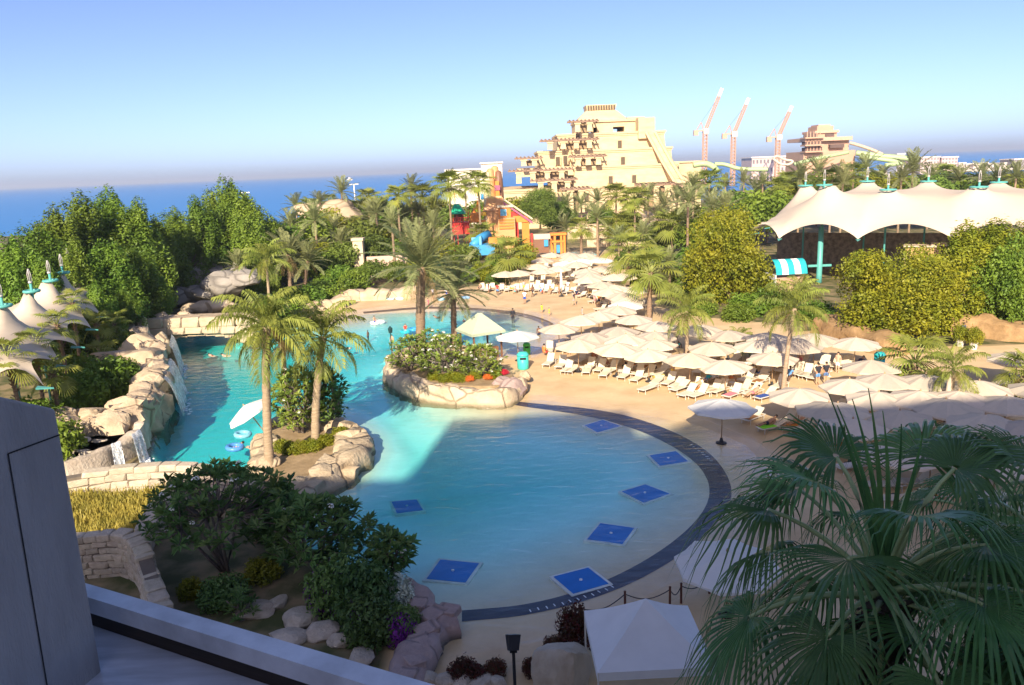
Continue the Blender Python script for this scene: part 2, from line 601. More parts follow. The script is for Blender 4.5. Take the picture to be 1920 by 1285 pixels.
# worn white depth marks set in the band tiles
white_tile = M('white_tile', (0.75, 0.78, 0.8), rough=0.5)
for i0, cnt, nm in ((74, 9, 'right bend'), (16, 12, 'near end')):
    dm = thing('depth_marking', 'row of small white tile marks in the dark band at its ' + nm, 'pool marking')
    for k in range(cnt):
        i = i0 - 8 + k if cnt == 9 else i0 - 8 + k
        a = bo[i].lerp(bi[i], 0.16 + 0.05 * (k % 2)); d = (bo[i + 1] - bo[i]).normalized(); n_ = Vector((-d.y, d.x))
        for (s0, s1, w0, w1) in ((0, .05, 0, .2),):
            vs = [a + d * (x - .08) + n_ * y for x, y in ((s0, w0), (s1, w0), (s1, w1), (s0, w1))]
            ob('tile', MB().add([(q.x, q.y, fz(q.x, q.y) + 0.021) for q in vs], [(0, 1, 2, 3)]).mesh('tile', white_tile), dm)

mat_blue = M('blue_mat', (0.012, 0.17, 0.55), rough=0.6, var=0.1, scale=1.2, bump=.1)
mat_edge = M('mat_border', (0.62, 0.66, 0.62), rough=0.7)
diamonds = [([(733, 925), (780, 921), (792, 940), (743, 946)], 'small dark blue floor mat in the pool near the palm island'),
            ([(1097, 802), (1130, 792), (1163, 803), (1120, 815)], 'blue floor mat in the pool nearest the beach loungers'),
            ([(1218, 857), (1267, 849), (1290, 868), (1237, 876)], 'blue floor mat beside the bend of the dark band under the lone parasol'),
            ([(1166, 923), (1210, 910), (1255, 927), (1207, 944)], 'blue floor mat in the right middle of the pool'),
            ([(1101, 1015), (1126, 985), (1189, 994), (1167, 1024)], 'blue floor mat in the pool between two others on the near right'),
            ([(800, 1087), (826, 1051), (898, 1058), (873, 1094)], 'blue floor mat in the pool nearest the frangipani shrubs'),
            ([(1038, 1089), (1103, 1072), (1141, 1102), (1075, 1121)], 'blue floor mat touching the near curve of the dark band')]
for cs, lab in diamonds:
    p = [G(u, v, -0.3) for u, v in cs]
    c = sum(p, Vector()) / 4
    t = thing('bubbler_mat', lab, 'floor mat', (c.x, c.y, fz(c.x, c.y)), group='blue bubbler mats on the pool floor')
    ztop = max(fz(q.x, q.y) for q in p + [c]) - t.location.z + .01
    def slab(k, z0, z1):
        q = [((x - c) * k) for x in p]
        V = []
        for zz in (z0, z1):
            V += [(x.x, x.y, ztop + zz) for x in q]
        return MB().add(V, [(3, 2, 1, 0), (4, 5, 6, 7), (0, 1, 5, 4), (1, 2, 6, 5), (2, 3, 7, 6), (3, 0, 4, 7)])
    ob('border', slab(1.17, -.3, .03).mesh('mat_border', mat_edge), t)
    ob('pad', slab(1.0, .01, .05).mesh('mat_pad', mat_blue), t)
    ob('nozzle', MB().lathe([(.07, .05), (.07, .09), (.03, .1)], 10).mesh('nozzle', white_tile), t, (0, 0, ztop))

# ------------------------------------------------------------------ the hotel the view is taken from
hotel = thing('hotel_building', 'grey hotel front with window pier and ledge at the lower left', 'building', (0, 0, 0))
stone_grey = M('hotel_stone', (0.30, 0.29, 0.29), rough=0.75, var=0.16, scale=2.2, streak=(3, 3, .6), bump=0.25, bscale=40, detail=9)
k_sh = 1 / math.tan(SUN_EL)
YB = -40.0                                  # unseen main block, set back so more sky lights the foreground
# roof line of the unseen hotel block, stepped to cast the wanted shadow edges
prof = [(-26.7, 23.6), (-16.05, 23.4), (-16.0, 29.2), (-3.6, 29.2), (-3.5, 26.2), (-1.1, 26.6), (1.0, 27.7), (4.4, 27.7), (9.0, 27.3), (26.0, 27.4), (44, 27.4)]
prof = [(x - 38.5 * math.tan(SUN_AZ), h + 38.5 * math.tan(SUN_EL) / math.cos(SUN_AZ)) for x, h in prof]
n = len(prof)
V = [(x, YB, 0) for x, h in prof] + [(x, YB, h) for x, h in prof]
V += [(x, YB - 9, 0) for x, h in prof] + [(x, YB - 9, h) for x, h in prof]
Fc = []
for i in range(n - 1):
    Fc += [(i, i + 1, n + i + 1, n + i), (2 * n + i + 1, 2 * n + i, 3 * n + i, 3 * n + i + 1), (n + i, n + i + 1, 3 * n + i + 1, 3 * n + i)]
Fc += [(0, n, 3 * n, 2 * n), (n - 1, 3 * n - 1, 4 * n - 1, 2 * n - 1)]
ob('wall', MB().add(V, Fc).mesh('hotel_shadow_wall', M('unseen_hotel_plaster', (0.52, 0.44, 0.34), var=.06)), hotel)
glassy = M('hotel_glass', (0.05, 0.07, 0.09), rough=0.08, var=.05, spec=.6)
hw = MB().b2(-.62, .62, -.03, .03, -1.0, 1.0).mesh('hotel_window', glassy)
ob('unseen_lower_block', MB().b2(-60, 60, YB, -1.2, 0, 14.6).mesh('unseen_lower_block', MATS['unseen_hotel_plaster']), hotel)
for fx in range(-28, 32, 4):
    for fzz in range(18, 42, 4):
        ob('window', hw, hotel, (fx, YB + .012, fzz))
# side pier
A2, dirp = AT(105, 767, 2.85).xy, Vector((-0.05, -0.2)).normalized()
def on_pier(u, v):
    d = ray(u, v)
    nn = Vector((dirp.y, -dirp.x, 0))
    t = (nn.dot(Vector((A2.x, A2.y, CAM_H)) - Vector((0, 0, CAM_H)))) / nn.dot(d)
    return Vector((0, 0, CAM_H)) + d * t
ta, tb = on_pier(104, 767), on_pier(0, 744)
B2_ = A2 + dirp * 2.2
zt_b = ta.z + (tb.z - ta.z) * ((B2_ - ta.xy).length / max(.01, (tb.xy - ta.xy).length))
thk = Vector((-1.4, 0.35))
c0, c1, c2, c3 = A2, B2_, B2_ + thk, A2 + thk
def pier_block(z0, inset=0.0):
    V = [(*c0, z0), (*c1, z0), (*c2, z0), (*c3, z0), (*c0, ta.z), (*c1, zt_b), (*c2, zt_b), (*c3, ta.z)]
    return MB().add(V, [(0, 1, 2, 3), (7, 6, 5, 4), (0, 4, 5, 1), (1, 5, 6, 2), (2, 6, 7, 3), (3, 7, 4, 0)])
pr_o = ob('pier', pier_block(12.0).mesh('pier', stone_grey), hotel)
bv = pr_o.modifiers.new('bevel', 'BEVEL'); bv.width = .012; bv.segments = 2
# raised cladding panel on the pier: its edges are the joints
j0, j1 = on_pier(112, 815), on_pier(14, 851)
nrm = Vector((-dirp.y, dirp.x, 0))
if nrm.x < 0: nrm = -nrm
dz = 0.012
jd = (j1 - j0)
groove = M('joint', (0.02, 0.02, 0.022), rough=.9)
def strip(p, q, wdt):
    d = (q - p).normalized(); s = d.cross(nrm).normalized() * wdt / 2
    o = nrm * .003
    return [p + s + o, q + s + o, q - s + o, p - s + o]
lo = on_pier(88, 1290)
ob('panel_joint', MB().add(strip(j0, j1, .006), [(0, 1, 2, 3)]).mesh('panel_joint', groove), hotel)
ob('panel_joint', MB().add(strip(j1, lo + (lo - j1) * .3, .006), [(0, 1, 2, 3)]).mesh('panel_joint', groove), hotel)
# parapet and inner sill
e0, e1 = G(165, 1095, 15.2).xy, G(790, 1277, 15.2).xy
i0, i1 = G(165, 1120, 15.2).xy, G(690, 1285, 15.2).xy
s0, s1 = G(165, 1160, 15.08).xy, G(500, 1290, 15.08).xy
ed = (e1 - e0).normalized()
idr = (i1 - i0).normalized()
E0, E1 = e0 - ed * 1.2, e1 + ed * 2.5
I0, I1 = i0 - idr * 1.2, i1 + idr * 2.5
ob('parapet_coping', MB().prism([I0, I1, E1, E0], 15.12, 15.2).mesh('coping', M('coping_stone', (0.62, 0.64, 0.68), rough=.4, var=.2, scale=5, bump=.05)), hotel)
nin = Vector((idr.y, -idr.x))
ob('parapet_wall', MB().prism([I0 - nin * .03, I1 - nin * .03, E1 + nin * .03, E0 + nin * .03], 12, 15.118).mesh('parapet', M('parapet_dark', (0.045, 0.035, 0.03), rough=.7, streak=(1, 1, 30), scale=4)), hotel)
W0, W1 = I0 - nin * .028, I1 - nin * .028
ob('sill', MB().prism([W0 + nin * 1.6, W1 + nin * 1.6, W1, W0], 14.9, 15.03).mesh('sill', M('sill_stone', (0.55, 0.57, 0.62), rough=.12, var=.25, scale=2, streak=(1, 6, 1), spec=.6)), hotel)

# ================================================================== ROCK
rock_m = M('rock_cream', (0.58, 0.47, 0.33), c2=(0.36, 0.27, 0.18), rough=0.85, scale=0.9, bump=0.9, bscale=5, crack=0.7, cscale=0.38, orand=.08, wet=True)
rock_pale = M('rock_pale', (0.60, 0.53, 0.43), c2=(0.40, 0.33, 0.25), rough=0.85, scale=1.2, bump=0.8, bscale=6, orand=.1)
rock_grey = M('rock_grey', (0.36, 0.33, 0.29), c2=(0.20, 0.18, 0.16), rough=0.9, scale=1.0, bump=0.8, bscale=3, crack=.6, cscale=.6)
rock_pink = M('rock_pink', (0.46, 0.34, 0.30), c2=(0.30, 0.22, 0.20), rough=0.85, scale=1.1, bump=0.8, bscale=5, crack=.35, cscale=.5, wet=True)
stone_m = M('wall_stone', (0.56, 0.48, 0.37), c2=(0.40, 0.33, 0.24), rough=0.88, scale=2.0, bump=0.6, bscale=8, orand=.16)
mortar_m = M('mortar', (0.16, 0.13, 0.10), rough=.95)


def ico(sub):
    import bmesh
    bm = bmesh.new()
    bmesh.ops.create_icosphere(bm, subdivisions=sub, radius=1)
    v = [q.co.copy() for q in bm.verts]
    f = [tuple(x.index for x in q.verts) for q in bm.faces]
    bm.free()
    return v, f


ICO4, ICO3, ICO2 = ico(4), ico(3), ico(2)


def boulder_mesh(name, seed, base=ICO4, amp=0.22):
    r = random.Random(seed)
    off = Vector((r.uniform(-50, 50), r.uniform(-50, 50), r.uniform(-50, 50)))
    planes = []
    for _ in range(16):
        n = Vector((r.gauss(0, 1), r.gauss(0, 1), r.gauss(0, 1))).normalized()
        planes.append((n, r.uniform(.62, .88)))
    V = []
    for p in base[0]:
        q = p * (1 + amp * noise.noise(p * 1.3 + off))
        for n, d in planes:
            e = q.dot(n) - d
            if e > 0: q = q - n * e * 0.9
        q = q * (1 + 0.035 * noise.noise(p * 4 + off) + 0.03 * noise.noise(p * 9 + off))
        V.append(q)
    me = MB().add(V, base[1]).mesh(name, rock_m, smooth=True)
    me.set_sharp_from_angle(angle=R_(38))
    return me


BOULD = [boulder_mesh('boulder', 10 + i) for i in range(6)]
BOULD_S = [boulder_mesh('rock_small', 30 + i, ICO3) for i in range(4)]


def boulder(parent, x, y, z, sx, sy, sz, rz=0, mat=None, k=None, name='boulder', tilt=0.0, small=False):
    lib = BOULD_S if small else BOULD
    me = lib[(k if k is not None else rng.randrange(99)) % len(lib)]
    return ob(name, me, parent, (x, y, z), (rng.uniform(-.15, .15) + tilt, rng.uniform(-.15, .15), rz), (sx, sy, sz), mat or rock_m)


def path3(pts, step):
    """resample a polyline with z by arclength"""
    pts = [Vector(p) for p in pts]
    L_ = [0.0]
    for a, b in zip(pts[:-1], pts[1:]): L_.append(L_[-1] + (b - a).length)
    n = max(2, int(L_[-1] / step) + 1)
    out = []
    for k in range(n):
        t = L_[-1] * k / (n - 1)
        i = max(0, min(len(pts) - 2, int(np.searchsorted(L_, t)) - 1))
        out.append(pts[i].lerp(pts[i + 1], (t - L_[i]) / (L_[i + 1] - L_[i] + 1e-9)))
    return out


def rock_bank(name, pts, w, h, parent=None, mat=None, zb=-1.6, amp=0.28, step=0.3, seed=0, lean=0.25, closed=False, courses=True):
    """sculpted rock ridge along pts (x,y[,top]) : swept rounded profile with blocky displacement"""
    P = [Vector((p[0], p[1], p[2] if len(p) > 2 else h)) for p in pts]
    if closed: P.append(P[0].copy())
    P = smooth(P, 2)
    P = path3(P, step)
    prof = [(-.5 - lean, 0), (-.5 - lean * .8, .2), (-.5 - lean * .55, .42), (-.5 - lean * .3, .62), (-.5 - .04, .8), (-.44, .93), (-.3, .99), (0, 1), (.3, .99), (.44, .93), (.54, .8),
            (.5 + lean * .3, .62), (.5 + lean * .55, .42), (.5 + lean * .8, .2), (.5 + lean, 0)]
    m = len(prof)
    V, Fc = [], []
    o = Vector((seed * 7.3, seed * 3.1, seed))
    n = len(P)
    for i, p in enumerate(P):
        a, b = P[max(0, i - 1)], P[min(n - 1, i + 1)]
        if closed and i in (0, n - 1): a, b = P[n - 2], P[1]
        d = Vector((b.x - a.x, b.y - a.y, 0)).normalized()
        s = Vector((d.y, -d.x, 0))
        for k, (q, t) in enumerate(prof):
            z = zb + (p.z - zb) * t
            c = Vector((p.x, p.y, 0)) + s * (q * w) + Vector((0, 0, z))
            nd = (s * (q * 1.6) + Vector((0, 0, .5 if t > .6 else 0))).normalized()
            e = Vector((c.x * .55, c.y * .55, c.z * .9)) + o
            dsp = amp * (noise.noise(e) + .55 * noise.noise(e * 2.3) + .3 * noise.noise(e * 5.1))
            cell = noise.cell(Vector((c.x * .8, c.y * .8, c.z * 1.3)) + o) * amp * 1.0 if courses else 0
            V.append(c + nd * (dsp + cell))
    for i in range(n - 1):
        for k in range(m - 1):
            q = i * m + k
            Fc.append((q, q + m, q + m + 1, q + 1))
    if not closed:
        Fc += [tuple(range(m)), tuple((n - 1) * m + k for k in range(m))[::-1]]
    me = MB().add(V, Fc).mesh(name, mat or rock_m, smooth=True)
    me.set_sharp_from_angle(angle=R_(48))
    return ob(name, me, parent)


def stone_mesh(seed):
    r = random.Random(seed)
    c = .5
    b = .10
    V = []
    for sx_ in (-1, 1):
        for sy_ in (-1, 1):
            for sz_ in (-1, 1):
                j = lambda: r.uniform(-.07, .07)
                bb = b * r.uniform(.7, 1.3)
                V.append((sx_ * (c - bb) + j(), sy_ * c * 1.0, sz_ * (c - bb) + j()))
                V.append((sx_ * c + j() * .5, sy_ * (c - bb), sz_ * (c - bb) + j()))
                V.append((sx_ * (c - bb) + j(), sy_ * (c - bb), sz_ * c + j() * .5))
    import bmesh
    bm = bmesh.new()
    for v in V: bm.verts.new(v)
    bmesh.ops.convex_hull(bm, input=bm.verts)
    me = bpy.data.meshes.new('stone')
    bm.to_mesh(me)
    bm.free()
    me.materials.append(stone_m)
    return me


STONES = [stone_mesh(i) for i in range(7)]


def stone_wall(name, label, pts, z0, z1s, depth=.5, ch=.34, cat='stone wall', cap=True, lens=(.45, .95), seed=1):
    """dry stone wall of single stones along a plan path; z1s: top at each path point"""
    r = random.Random(seed)
    P = smooth([Vector((p[0], p[1], t)) for p, t in zip(pts, z1s)], 2)
    root = thing(name, label, cat, (P[0].x, P[0].y, z0))
    off = Vector((P[0].x, P[0].y, z0))
    # mortar core
    Q = path3(P, .4)
    V, Fc = [], []
    for i, p in enumerate(Q):
        a, b = Q[max(0, i - 1)], Q[min(len(Q) - 1, i + 1)]
        d = Vector((b.x - a.x, b.y - a.y, 0)).normalized()
        s = Vector((d.y, -d.x, 0)) * depth * .36
        for v in ((p.x - s.x, p.y - s.y, z0 - .3), (p.x - s.x, p.y - s.y, p.z - .12), (p.x + s.x, p.y + s.y, p.z - .12), (p.x + s.x, p.y + s.y, z0 - .3)):
            V.append(Vector(v) - off)
    for i in range(len(Q) - 1):
        for k in range(3):
            q = i * 4 + k
            Fc.append((q, q + 4, q + 5, q + 1))
    Fc += [(0, 1, 2, 3), tuple(len(V) - 4 + k for k in (3, 2, 1, 0))]
    ob('mortar', MB().add(V, Fc).mesh('mortar', mortar_m), root)
    Lp = [0.0]
    for a, b in zip(P[:-1], P[1:]): Lp.append(Lp[-1] + (b - a).xy.length)
    tot = Lp[-1]

    def at(t):
        i = max(0, min(len(P) - 2, int(np.searchsorted(Lp, t)) - 1))
        p = P[i].lerp(P[i + 1], (t - Lp[i]) / (Lp[i + 1] - Lp[i] + 1e-9))
        d = (P[i + 1] - P[i]).xy
        return p, math.atan2(d.y, d.x)
    z = z0
    zmax = max(z1s)
    while z < zmax - .05:
        c = ch * r.uniform(.8, 1.25)
        t = -r.uniform(0, .4)
        while t < tot:
            ln = r.uniform(*lens)
            mid = min(max(t + ln / 2, 0), tot)
            p, an = at(mid)
            hz = c
            if z + c * .6 < p.z:
                hh = hz * r.uniform(.9, 1.02)
                if z + c > p.z - .1: hh = max(.16, p.z - z)
                ob('stone', STONES[r.randrange(7)], root, (p.x - off.x, p.y - off.y, z - z0 + hh / 2 + r.uniform(-.02, .02)),
                   (r.uniform(-.05, .05), r.uniform(-.06, .06), an + r.uniform(-.05, .05)), (ln * .985, depth * r.uniform(.92, 1.14), hh * .97))
            t += ln
        z += c * .985
    return root


# ================================================================== PLANTS
def leaf_cloud(name, clumps, n, size, seed, mat, up=0.25, slim=0.5, surf=0.75):
    """n leaf-sized quads over the shells of many clumps"""
    r = np.random.default_rng(seed)
    C = np.array(clumps, float)
    w = (C[:, 3] * C[:, 4] + C[:, 4] * C[:, 5] + C[:, 3] * C[:, 5])
    k = r.choice(len(C), n, p=w / w.sum())
    d = r.normal(size=(n, 3))
    d /= np.linalg.norm(d, axis=1)[:, None]
    rad = np.where(r.random(n) < surf, r.uniform(.82, 1.06, n), r.uniform(.3, .9, n))
    rad = np.where(r.random(n) < .07, r.uniform(1.05, 1.4, n), rad)      # loose sprays past the outline
    p = C[k, :3] + d * C[k, 3:6] * rad[:, None]
    nr = d + r.normal(size=(n, 3)) * .55 + np.array([0, 0, up])
    nr /= np.linalg.norm(nr, axis=1)[:, None]
    t = np.cross(nr, r.normal(size=(n, 3)))
    t /= np.linalg.norm(t, axis=1)[:, None]
    bt = np.cross(nr, t)
    s = size * r.uniform(.6, 1.3, n)[:, None]
    a = t * s * .6
    b = bt * s * slim * .5
    mid = p + nr * s * .08
    Q = np.stack([p - a, mid - b, p + a, mid + b], 1)
    return quads_mesh(name, Q, mat)


def sph_clumps(rx, ry, rz, n, cr, seed, zc=0.0, flat_bottom=-.6, jit=.12):
    r = random.Random(seed)
    out = []
    for i in range(n):
        z = 1 - 2 * (i + .5) / n
        if z < flat_bottom: continue
        a = i * 2.39996
        q = math.sqrt(max(0, 1 - z * z))
        k = r.uniform(1 - jit * 2, 1)
        c = cr * r.uniform(.7, 1.3)
        out.append((q * math.cos(a) * rx * k, q * math.sin(a) * ry * k, zc + z * rz * k, c, c, c * .9))
    for _ in range(n // 4):
        v = Vector((r.gauss(0, 1), r.gauss(0, 1), r.gauss(0, 1))).normalized() * r.uniform(.2, .75)
        out.append((v.x * rx, v.y * ry, zc + v.z * rz, cr * 1.4, cr * 1.4, cr * 1.3))
    return out


lm_round = leafmat('leaf_round_tree', (0.36, 0.34, 0.025), (0.11, 0.16, 0.015), orand=.14, scale=.45)
lm_hedge = leafmat('leaf_hedge', (0.22, 0.31, 0.035), (0.07, 0.14, 0.02), orand=.28, scale=.35)
lm_shrub = leafmat('leaf_shrub', (0.19, 0.25, 0.045), (0.08, 0.13, 0.02), orand=.3, scale=.8)
lm_date = leafmat('leaf_date', (0.33, 0.34, 0.15), (0.18, 0.21, 0.08), orand=.22, scale=1.0)
lm_coco = leafmat('leaf_coconut', (0.33, 0.36, 0.07), (0.15, 0.19, 0.035), orand=.2, scale=1.0)
lm_fan = leafmat('leaf_fan', (0.32, 0.34, 0.06), (0.16, 0.21, 0.04), orand=.2, scale=1.0)
lm_dry = leafmat('leaf_dry', (0.34, 0.24, 0.09), (0.22, 0.15, 0.06), orand=.2, scale=1.0)
lm_fg = leafmat('leaf_near_fan', (0.14, 0.27, 0.08), (0.065, 0.155, 0.05), orand=.25, scale=2.0, rough=.28, transl=.28)
lm_plum = leafmat('leaf_frangipani', (0.17, 0.27, 0.07), (0.08, 0.16, 0.04), orand=.3, scale=1.5, rough=.42)
lm_plum_sunlit = leafmat('leaf_frangipani_sunlit', (0.30, 0.37, 0.065), (0.14, 0.21, 0.035), orand=.3, scale=1.5, rough=.42)  # paler copy of the frangipani leaf, sunlight put into its colour
bark = M('bark_palm', (0.32, 0.23, 0.15), c2=(0.17, 0.115, 0.075), rough=.95, scale=3, streak=(1, 1, 5), bump=1.0, bscale=4, orand=.15)
bark_coco = M('bark_coconut', (0.45, 0.34, 0.23), c2=(0.28, 0.20, 0.13), rough=.9, scale=2, streak=(1, 1, 8), bump=.6, bscale=3, orand=.1)
bark_tree = M('bark_tree', (0.22, 0.16, 0.11), c2=(0.12, 0.09, 0.06), rough=.95, scale=4, streak=(1, 1, .4), bump=.8)
petiole_m = M('petiole', (0.30, 0.33, 0.10), rough=.45, var=.15)
petiole_fg = M('petiole_near', (0.36, 0.44, 0.20), rough=.35, var=.15)


def limb_mesh(name, h, r0, spread, n, seed, mat, top=None):
    r = random.Random(seed)
    m = MB()
    pts = [(0, 0, -.3)]
    x = y = 0
    for i in range(1, 6):
        x += r.uniform(-.06, .06) * h * .3; y += r.uniform(-.06, .06) * h * .3
        pts.append((x, y, h * i / 5))
    m.tube(pts, [r0 * 1.25, r0, r0 * .9, r0 * .8, r0 * .72, r0 * .6], 8)
    for k in range(n):
        a = 2 * math.pi * k / n + r.uniform(-.4, .4)
        z0 = h * r.uniform(.55, .98)
        L_ = spread * r.uniform(.7, 1.1)
        el = r.uniform(.5, 1.0)
        p0 = Vector((x * z0 / h, y * z0 / h, z0))
        d = Vector((math.cos(a) * math.cos(el), math.sin(a) * math.cos(el), math.sin(el)))
        p1 = p0 + d * L_ * .5 + Vector((0, 0, .05 * L_)); p2 = p0 + d * L_ + Vector((0, 0, .12 * L_))
        m.tube([p0, p1, p2], [r0 * .5, r0 * .35, r0 * .15], 6)
    return m.mesh(name, mat, True)


def lobed(seed):
    r = random.Random(seed)
    out = []
    for i in range(13):
        a = i * 2.39996 + r.uniform(-.3, .3)
        z = r.uniform(-.75, .85)
        q = math.sqrt(1 - z * z * .8) * r.uniform(.5, .72)
        R0 = r.uniform(1.7, 2.7)
        for c in sph_clumps(R0, R0, R0 * .95, 26, R0 * .36, seed * 31 + i, flat_bottom=-.95):
            out.append((c[0] + q * math.cos(a) * 5.0, c[1] + q * math.sin(a) * 5.0, c[2] + z * 4.0, c[3], c[4], c[5]))
    return out


CR_ROUND = [leaf_cloud('crown_round', lobed(3 + i), 32000, .27, 5 + i, lm_round, slim=.62) for i in range(2)]


def column_clumps(seed):
    r = random.Random(seed)
    out = []
    for i in range(64):
        a = r.uniform(0, 2 * math.pi); t = (i + r.random()) / 64
        z = .8 + t * 9.8
        rad = 3.0 * math.sin(math.pi * min(1, (t * .8 + .17))) ** .75 * r.uniform(.45, 1.05)
        w_ = r.uniform(.42, .8)
        out.append((rad * math.cos(a), rad * math.sin(a), z, w_, w_, w_ * r.uniform(1.8, 3.0)))
    return out


CR_COL = [leaf_cloud('crown_column', column_clumps(40 + i), 19000, .27, 50 + i, lm_hedge, up=.5, slim=.5) for i in range(3)]
CR_BUSH = [leaf_cloud('crown_bush', sph_clumps(1, 1, .8, 40, .34, 60 + i, zc=.6), 3600, .16, 70 + i, lm_shrub, slim=.55) for i in range(3)]
TRUNK_T = [limb_mesh('trunk_limbs', 3.6, .26, 3.6, 7, 80 + i, bark_tree) for i in range(2)]


def tree(name, label, x, y, kind='round', s=1.0, sz=None, rz=None, group=None, mat=None, z=0.0, k=None):
    t = thing(name, label, 'tree', (x, y, z), rz if rz is not None else rng.uniform(0, 6.28), group, (s, s, sz or s))
    k = rng.randrange(9) if k is None else k
    ob('trunk', TRUNK_T[k % 2], t)
    if kind == 'round':
        ob('crown', CR_ROUND[k % 2], t, (0, 0, 6.2), mat=mat)
    else:
        ob('crown', CR_COL[k % 3], t, mat=mat)
    return t


def bush(label, x, y, s, sz=None, group=None, mat=None, z=0.0, name='shrub'):
    o = ob(name, CR_BUSH[rng.randrange(3)], None, (x, y, z - .02), (0, 0, rng.uniform(0, 6.28)), (s, s, sz or s), mat)
    return tag(o, label, 'shrub', group)


# ---- palms
def pinnate(name, e0, bend, L=1.0, n=34, ll=.26, mat=None, seed=0, droop=.35, wd=.02):
    """feather frond of unit length; base at origin, runs along +X"""
    r = random.Random(seed)
    m = MB()
    S = 14
    pts = [Vector((0, 0, 0))]
    for i in range(S):
        t = (i + .5) / S
        e = R_(e0 - bend * t ** 1.4)
        pts.append(pts[-1] + Vector((math.cos(e), r.uniform(-.02, .02), math.sin(e))) * (L / S))
    m.tube(pts, [.016 * (1 - .85 * i / S) for i in range(S + 1)], 4)
    for k in range(n):
        t = .14 + .86 * k / (n - 1)
        q = t * S
        i = min(S - 1, int(q))
        p = pts[i].lerp(pts[i + 1], q - i)
        d = (pts[i + 1] - pts[i]).normalized()
        s = Vector((0, 1, 0))
        upv = s.cross(d) * -1
        le = ll * (math.sin(math.pi * (t * .86 + .1)) ** .55) * r.uniform(.85, 1.1)
        for sd in (-1, 1):
            if r.random() < .05: continue
            dirv = (d * r.uniform(.45, .7) + s * sd * .8 + upv * r.uniform(.1, .35)).normalized()
            mid = p + dirv * le * .5
            tip = p + dirv * le + Vector((0, 0, -droop * le * r.uniform(.6, 1.2)))
            wv = d * wd
            m.add([p - wv * .5, mid - wv, tip, mid + wv], [(0, 1, 2, 3)])
    return m.mesh(name, mat)


def fan(name, e0, pet, Rf, nseg=22, mat=None, seed=0, droop=.5, bend=25, spread=118, det=4, pmat=None, pr=.02, free=.5):
    """fan leaf: curved stalk plus pleated blade with drooping free tips"""
    r = random.Random(seed)
    m = MB()
    pts = [Vector((0, 0, 0))]
    S = 6
    for i in range(S):
        e = R_(e0 - bend * ((i + .5) / S) ** 1.5)
        pts.append(pts[-1] + Vector((math.cos(e), 0, math.sin(e))) * pet / S)
    E_ = pts[-1]
    e = R_(e0 - bend * 1.25)
    d = Vector((math.cos(e), 0, math.sin(e)))
    s = Vector((0, 1, 0))
    nn = Vector((-math.sin(e), 0, math.cos(e)))
    dphi = R_(2 * spread) / nseg
    for k in range(nseg):
        ph = -R_(spread) + dphi * (k + .5) + r.uniform(-.02, .02)
        dv = d * math.cos(ph) + s * math.sin(ph)
        dv = (dv + nn * (.25 * abs(math.sin(ph)) ** 2 - .05)).normalized()
        sv = nn.cross(dv).normalized()
        Rr = Rf * (1 - .28 * (abs(ph) / R_(spread)) ** 2) * r.uniform(.9, 1.07)
        rows = []
        for j in range(det + 1):
            t = .04 + .96 * j / det
            w_ = Rr * t * math.tan(dphi / 2) * 1.02 if t <= free else Rr * free * math.tan(dphi / 2) * (1 - (t - free) / (1 - free)) ** .8
            sag = droop * Rr * max(0, (t - .3) / .7) ** 2 * r.uniform(.8, 1.2) * (.55 + .45 * abs(math.sin(ph)))
            c = E_ + dv * Rr * t * (1 - .12 * droop * t * t) - Vector((0, 0, sag))
            tilt = nn * w_ * .45
            rows.append((c - sv * w_ - tilt, c, c + sv * w_ - tilt))
        V = [q for row in rows for q in row]
        Fc = []
        for j in range(det):
            a = j * 3
            Fc += [(a, a + 3, a + 4, a + 1), (a + 1, a + 4, a + 5, a + 2)]
        m.add(V, Fc)
    me = m.mesh(name, mat)
    pm = MB().tube(pts, [pr * (1.3 - .6 * i / S) for i in range(S + 1)], 6).mesh(name + '_stalk', pmat or petiole_m, True)
    return me, pm


def trunk_mesh(name, h, r0, r1, lean=(0, 0), seed=0, rings=22, mat=None, boots=0.0, n=10, bulge=0.0):
    r = random.Random(seed)
    m = MB()
    pts, rad = [], []
    for i in range(rings + 1):
        t = i / rings
        pts.append((lean[0] * t ** 1.6, lean[1] * t ** 1.6, -.3 + (h + .3) * t))
        rr = r0 + (r1 - r0) * t + r0 * .35 * math.exp(-t * 14) + bulge * max(0, (t - .75) / .25) ** 2
        rad.append(rr * (1 + (.07 if i % 2 else -.05) + r.uniform(-.03, .03)))
    m.tube(pts, rad, n)
    if boots:
        for i in range(int(h * 9)):
            t = r.uniform(.05, .99) if boots < .9 else 1 - abs(r.gauss(0, .2))
            if not 0 < t < 1: continue
            a = r.uniform(0, 6.28)
            c = Vector((lean[0] * t ** 1.6, lean[1] * t ** 1.6, -.3 + (h + .3) * t))
            d = Vector((math.cos(a), math.sin(a), 0))
            s = Vector((-d.y, d.x, 0)) * .055
            rr = r0 + (r1 - r0) * t + bulge * max(0, (t - .75) / .25) ** 2
            p = c + d * rr * .9
            q = c + d * (rr + .07 + .1 * boots) + Vector((0, 0, .18))
            m.add([p - s, p + s, q + s * .7, q - s * .7, p + Vector((0, 0, .12))], [(0, 1, 2, 3), (0, 3, 4), (1, 4, 2), (3, 2, 4)])
    return m.mesh(name, mat or bark, True)


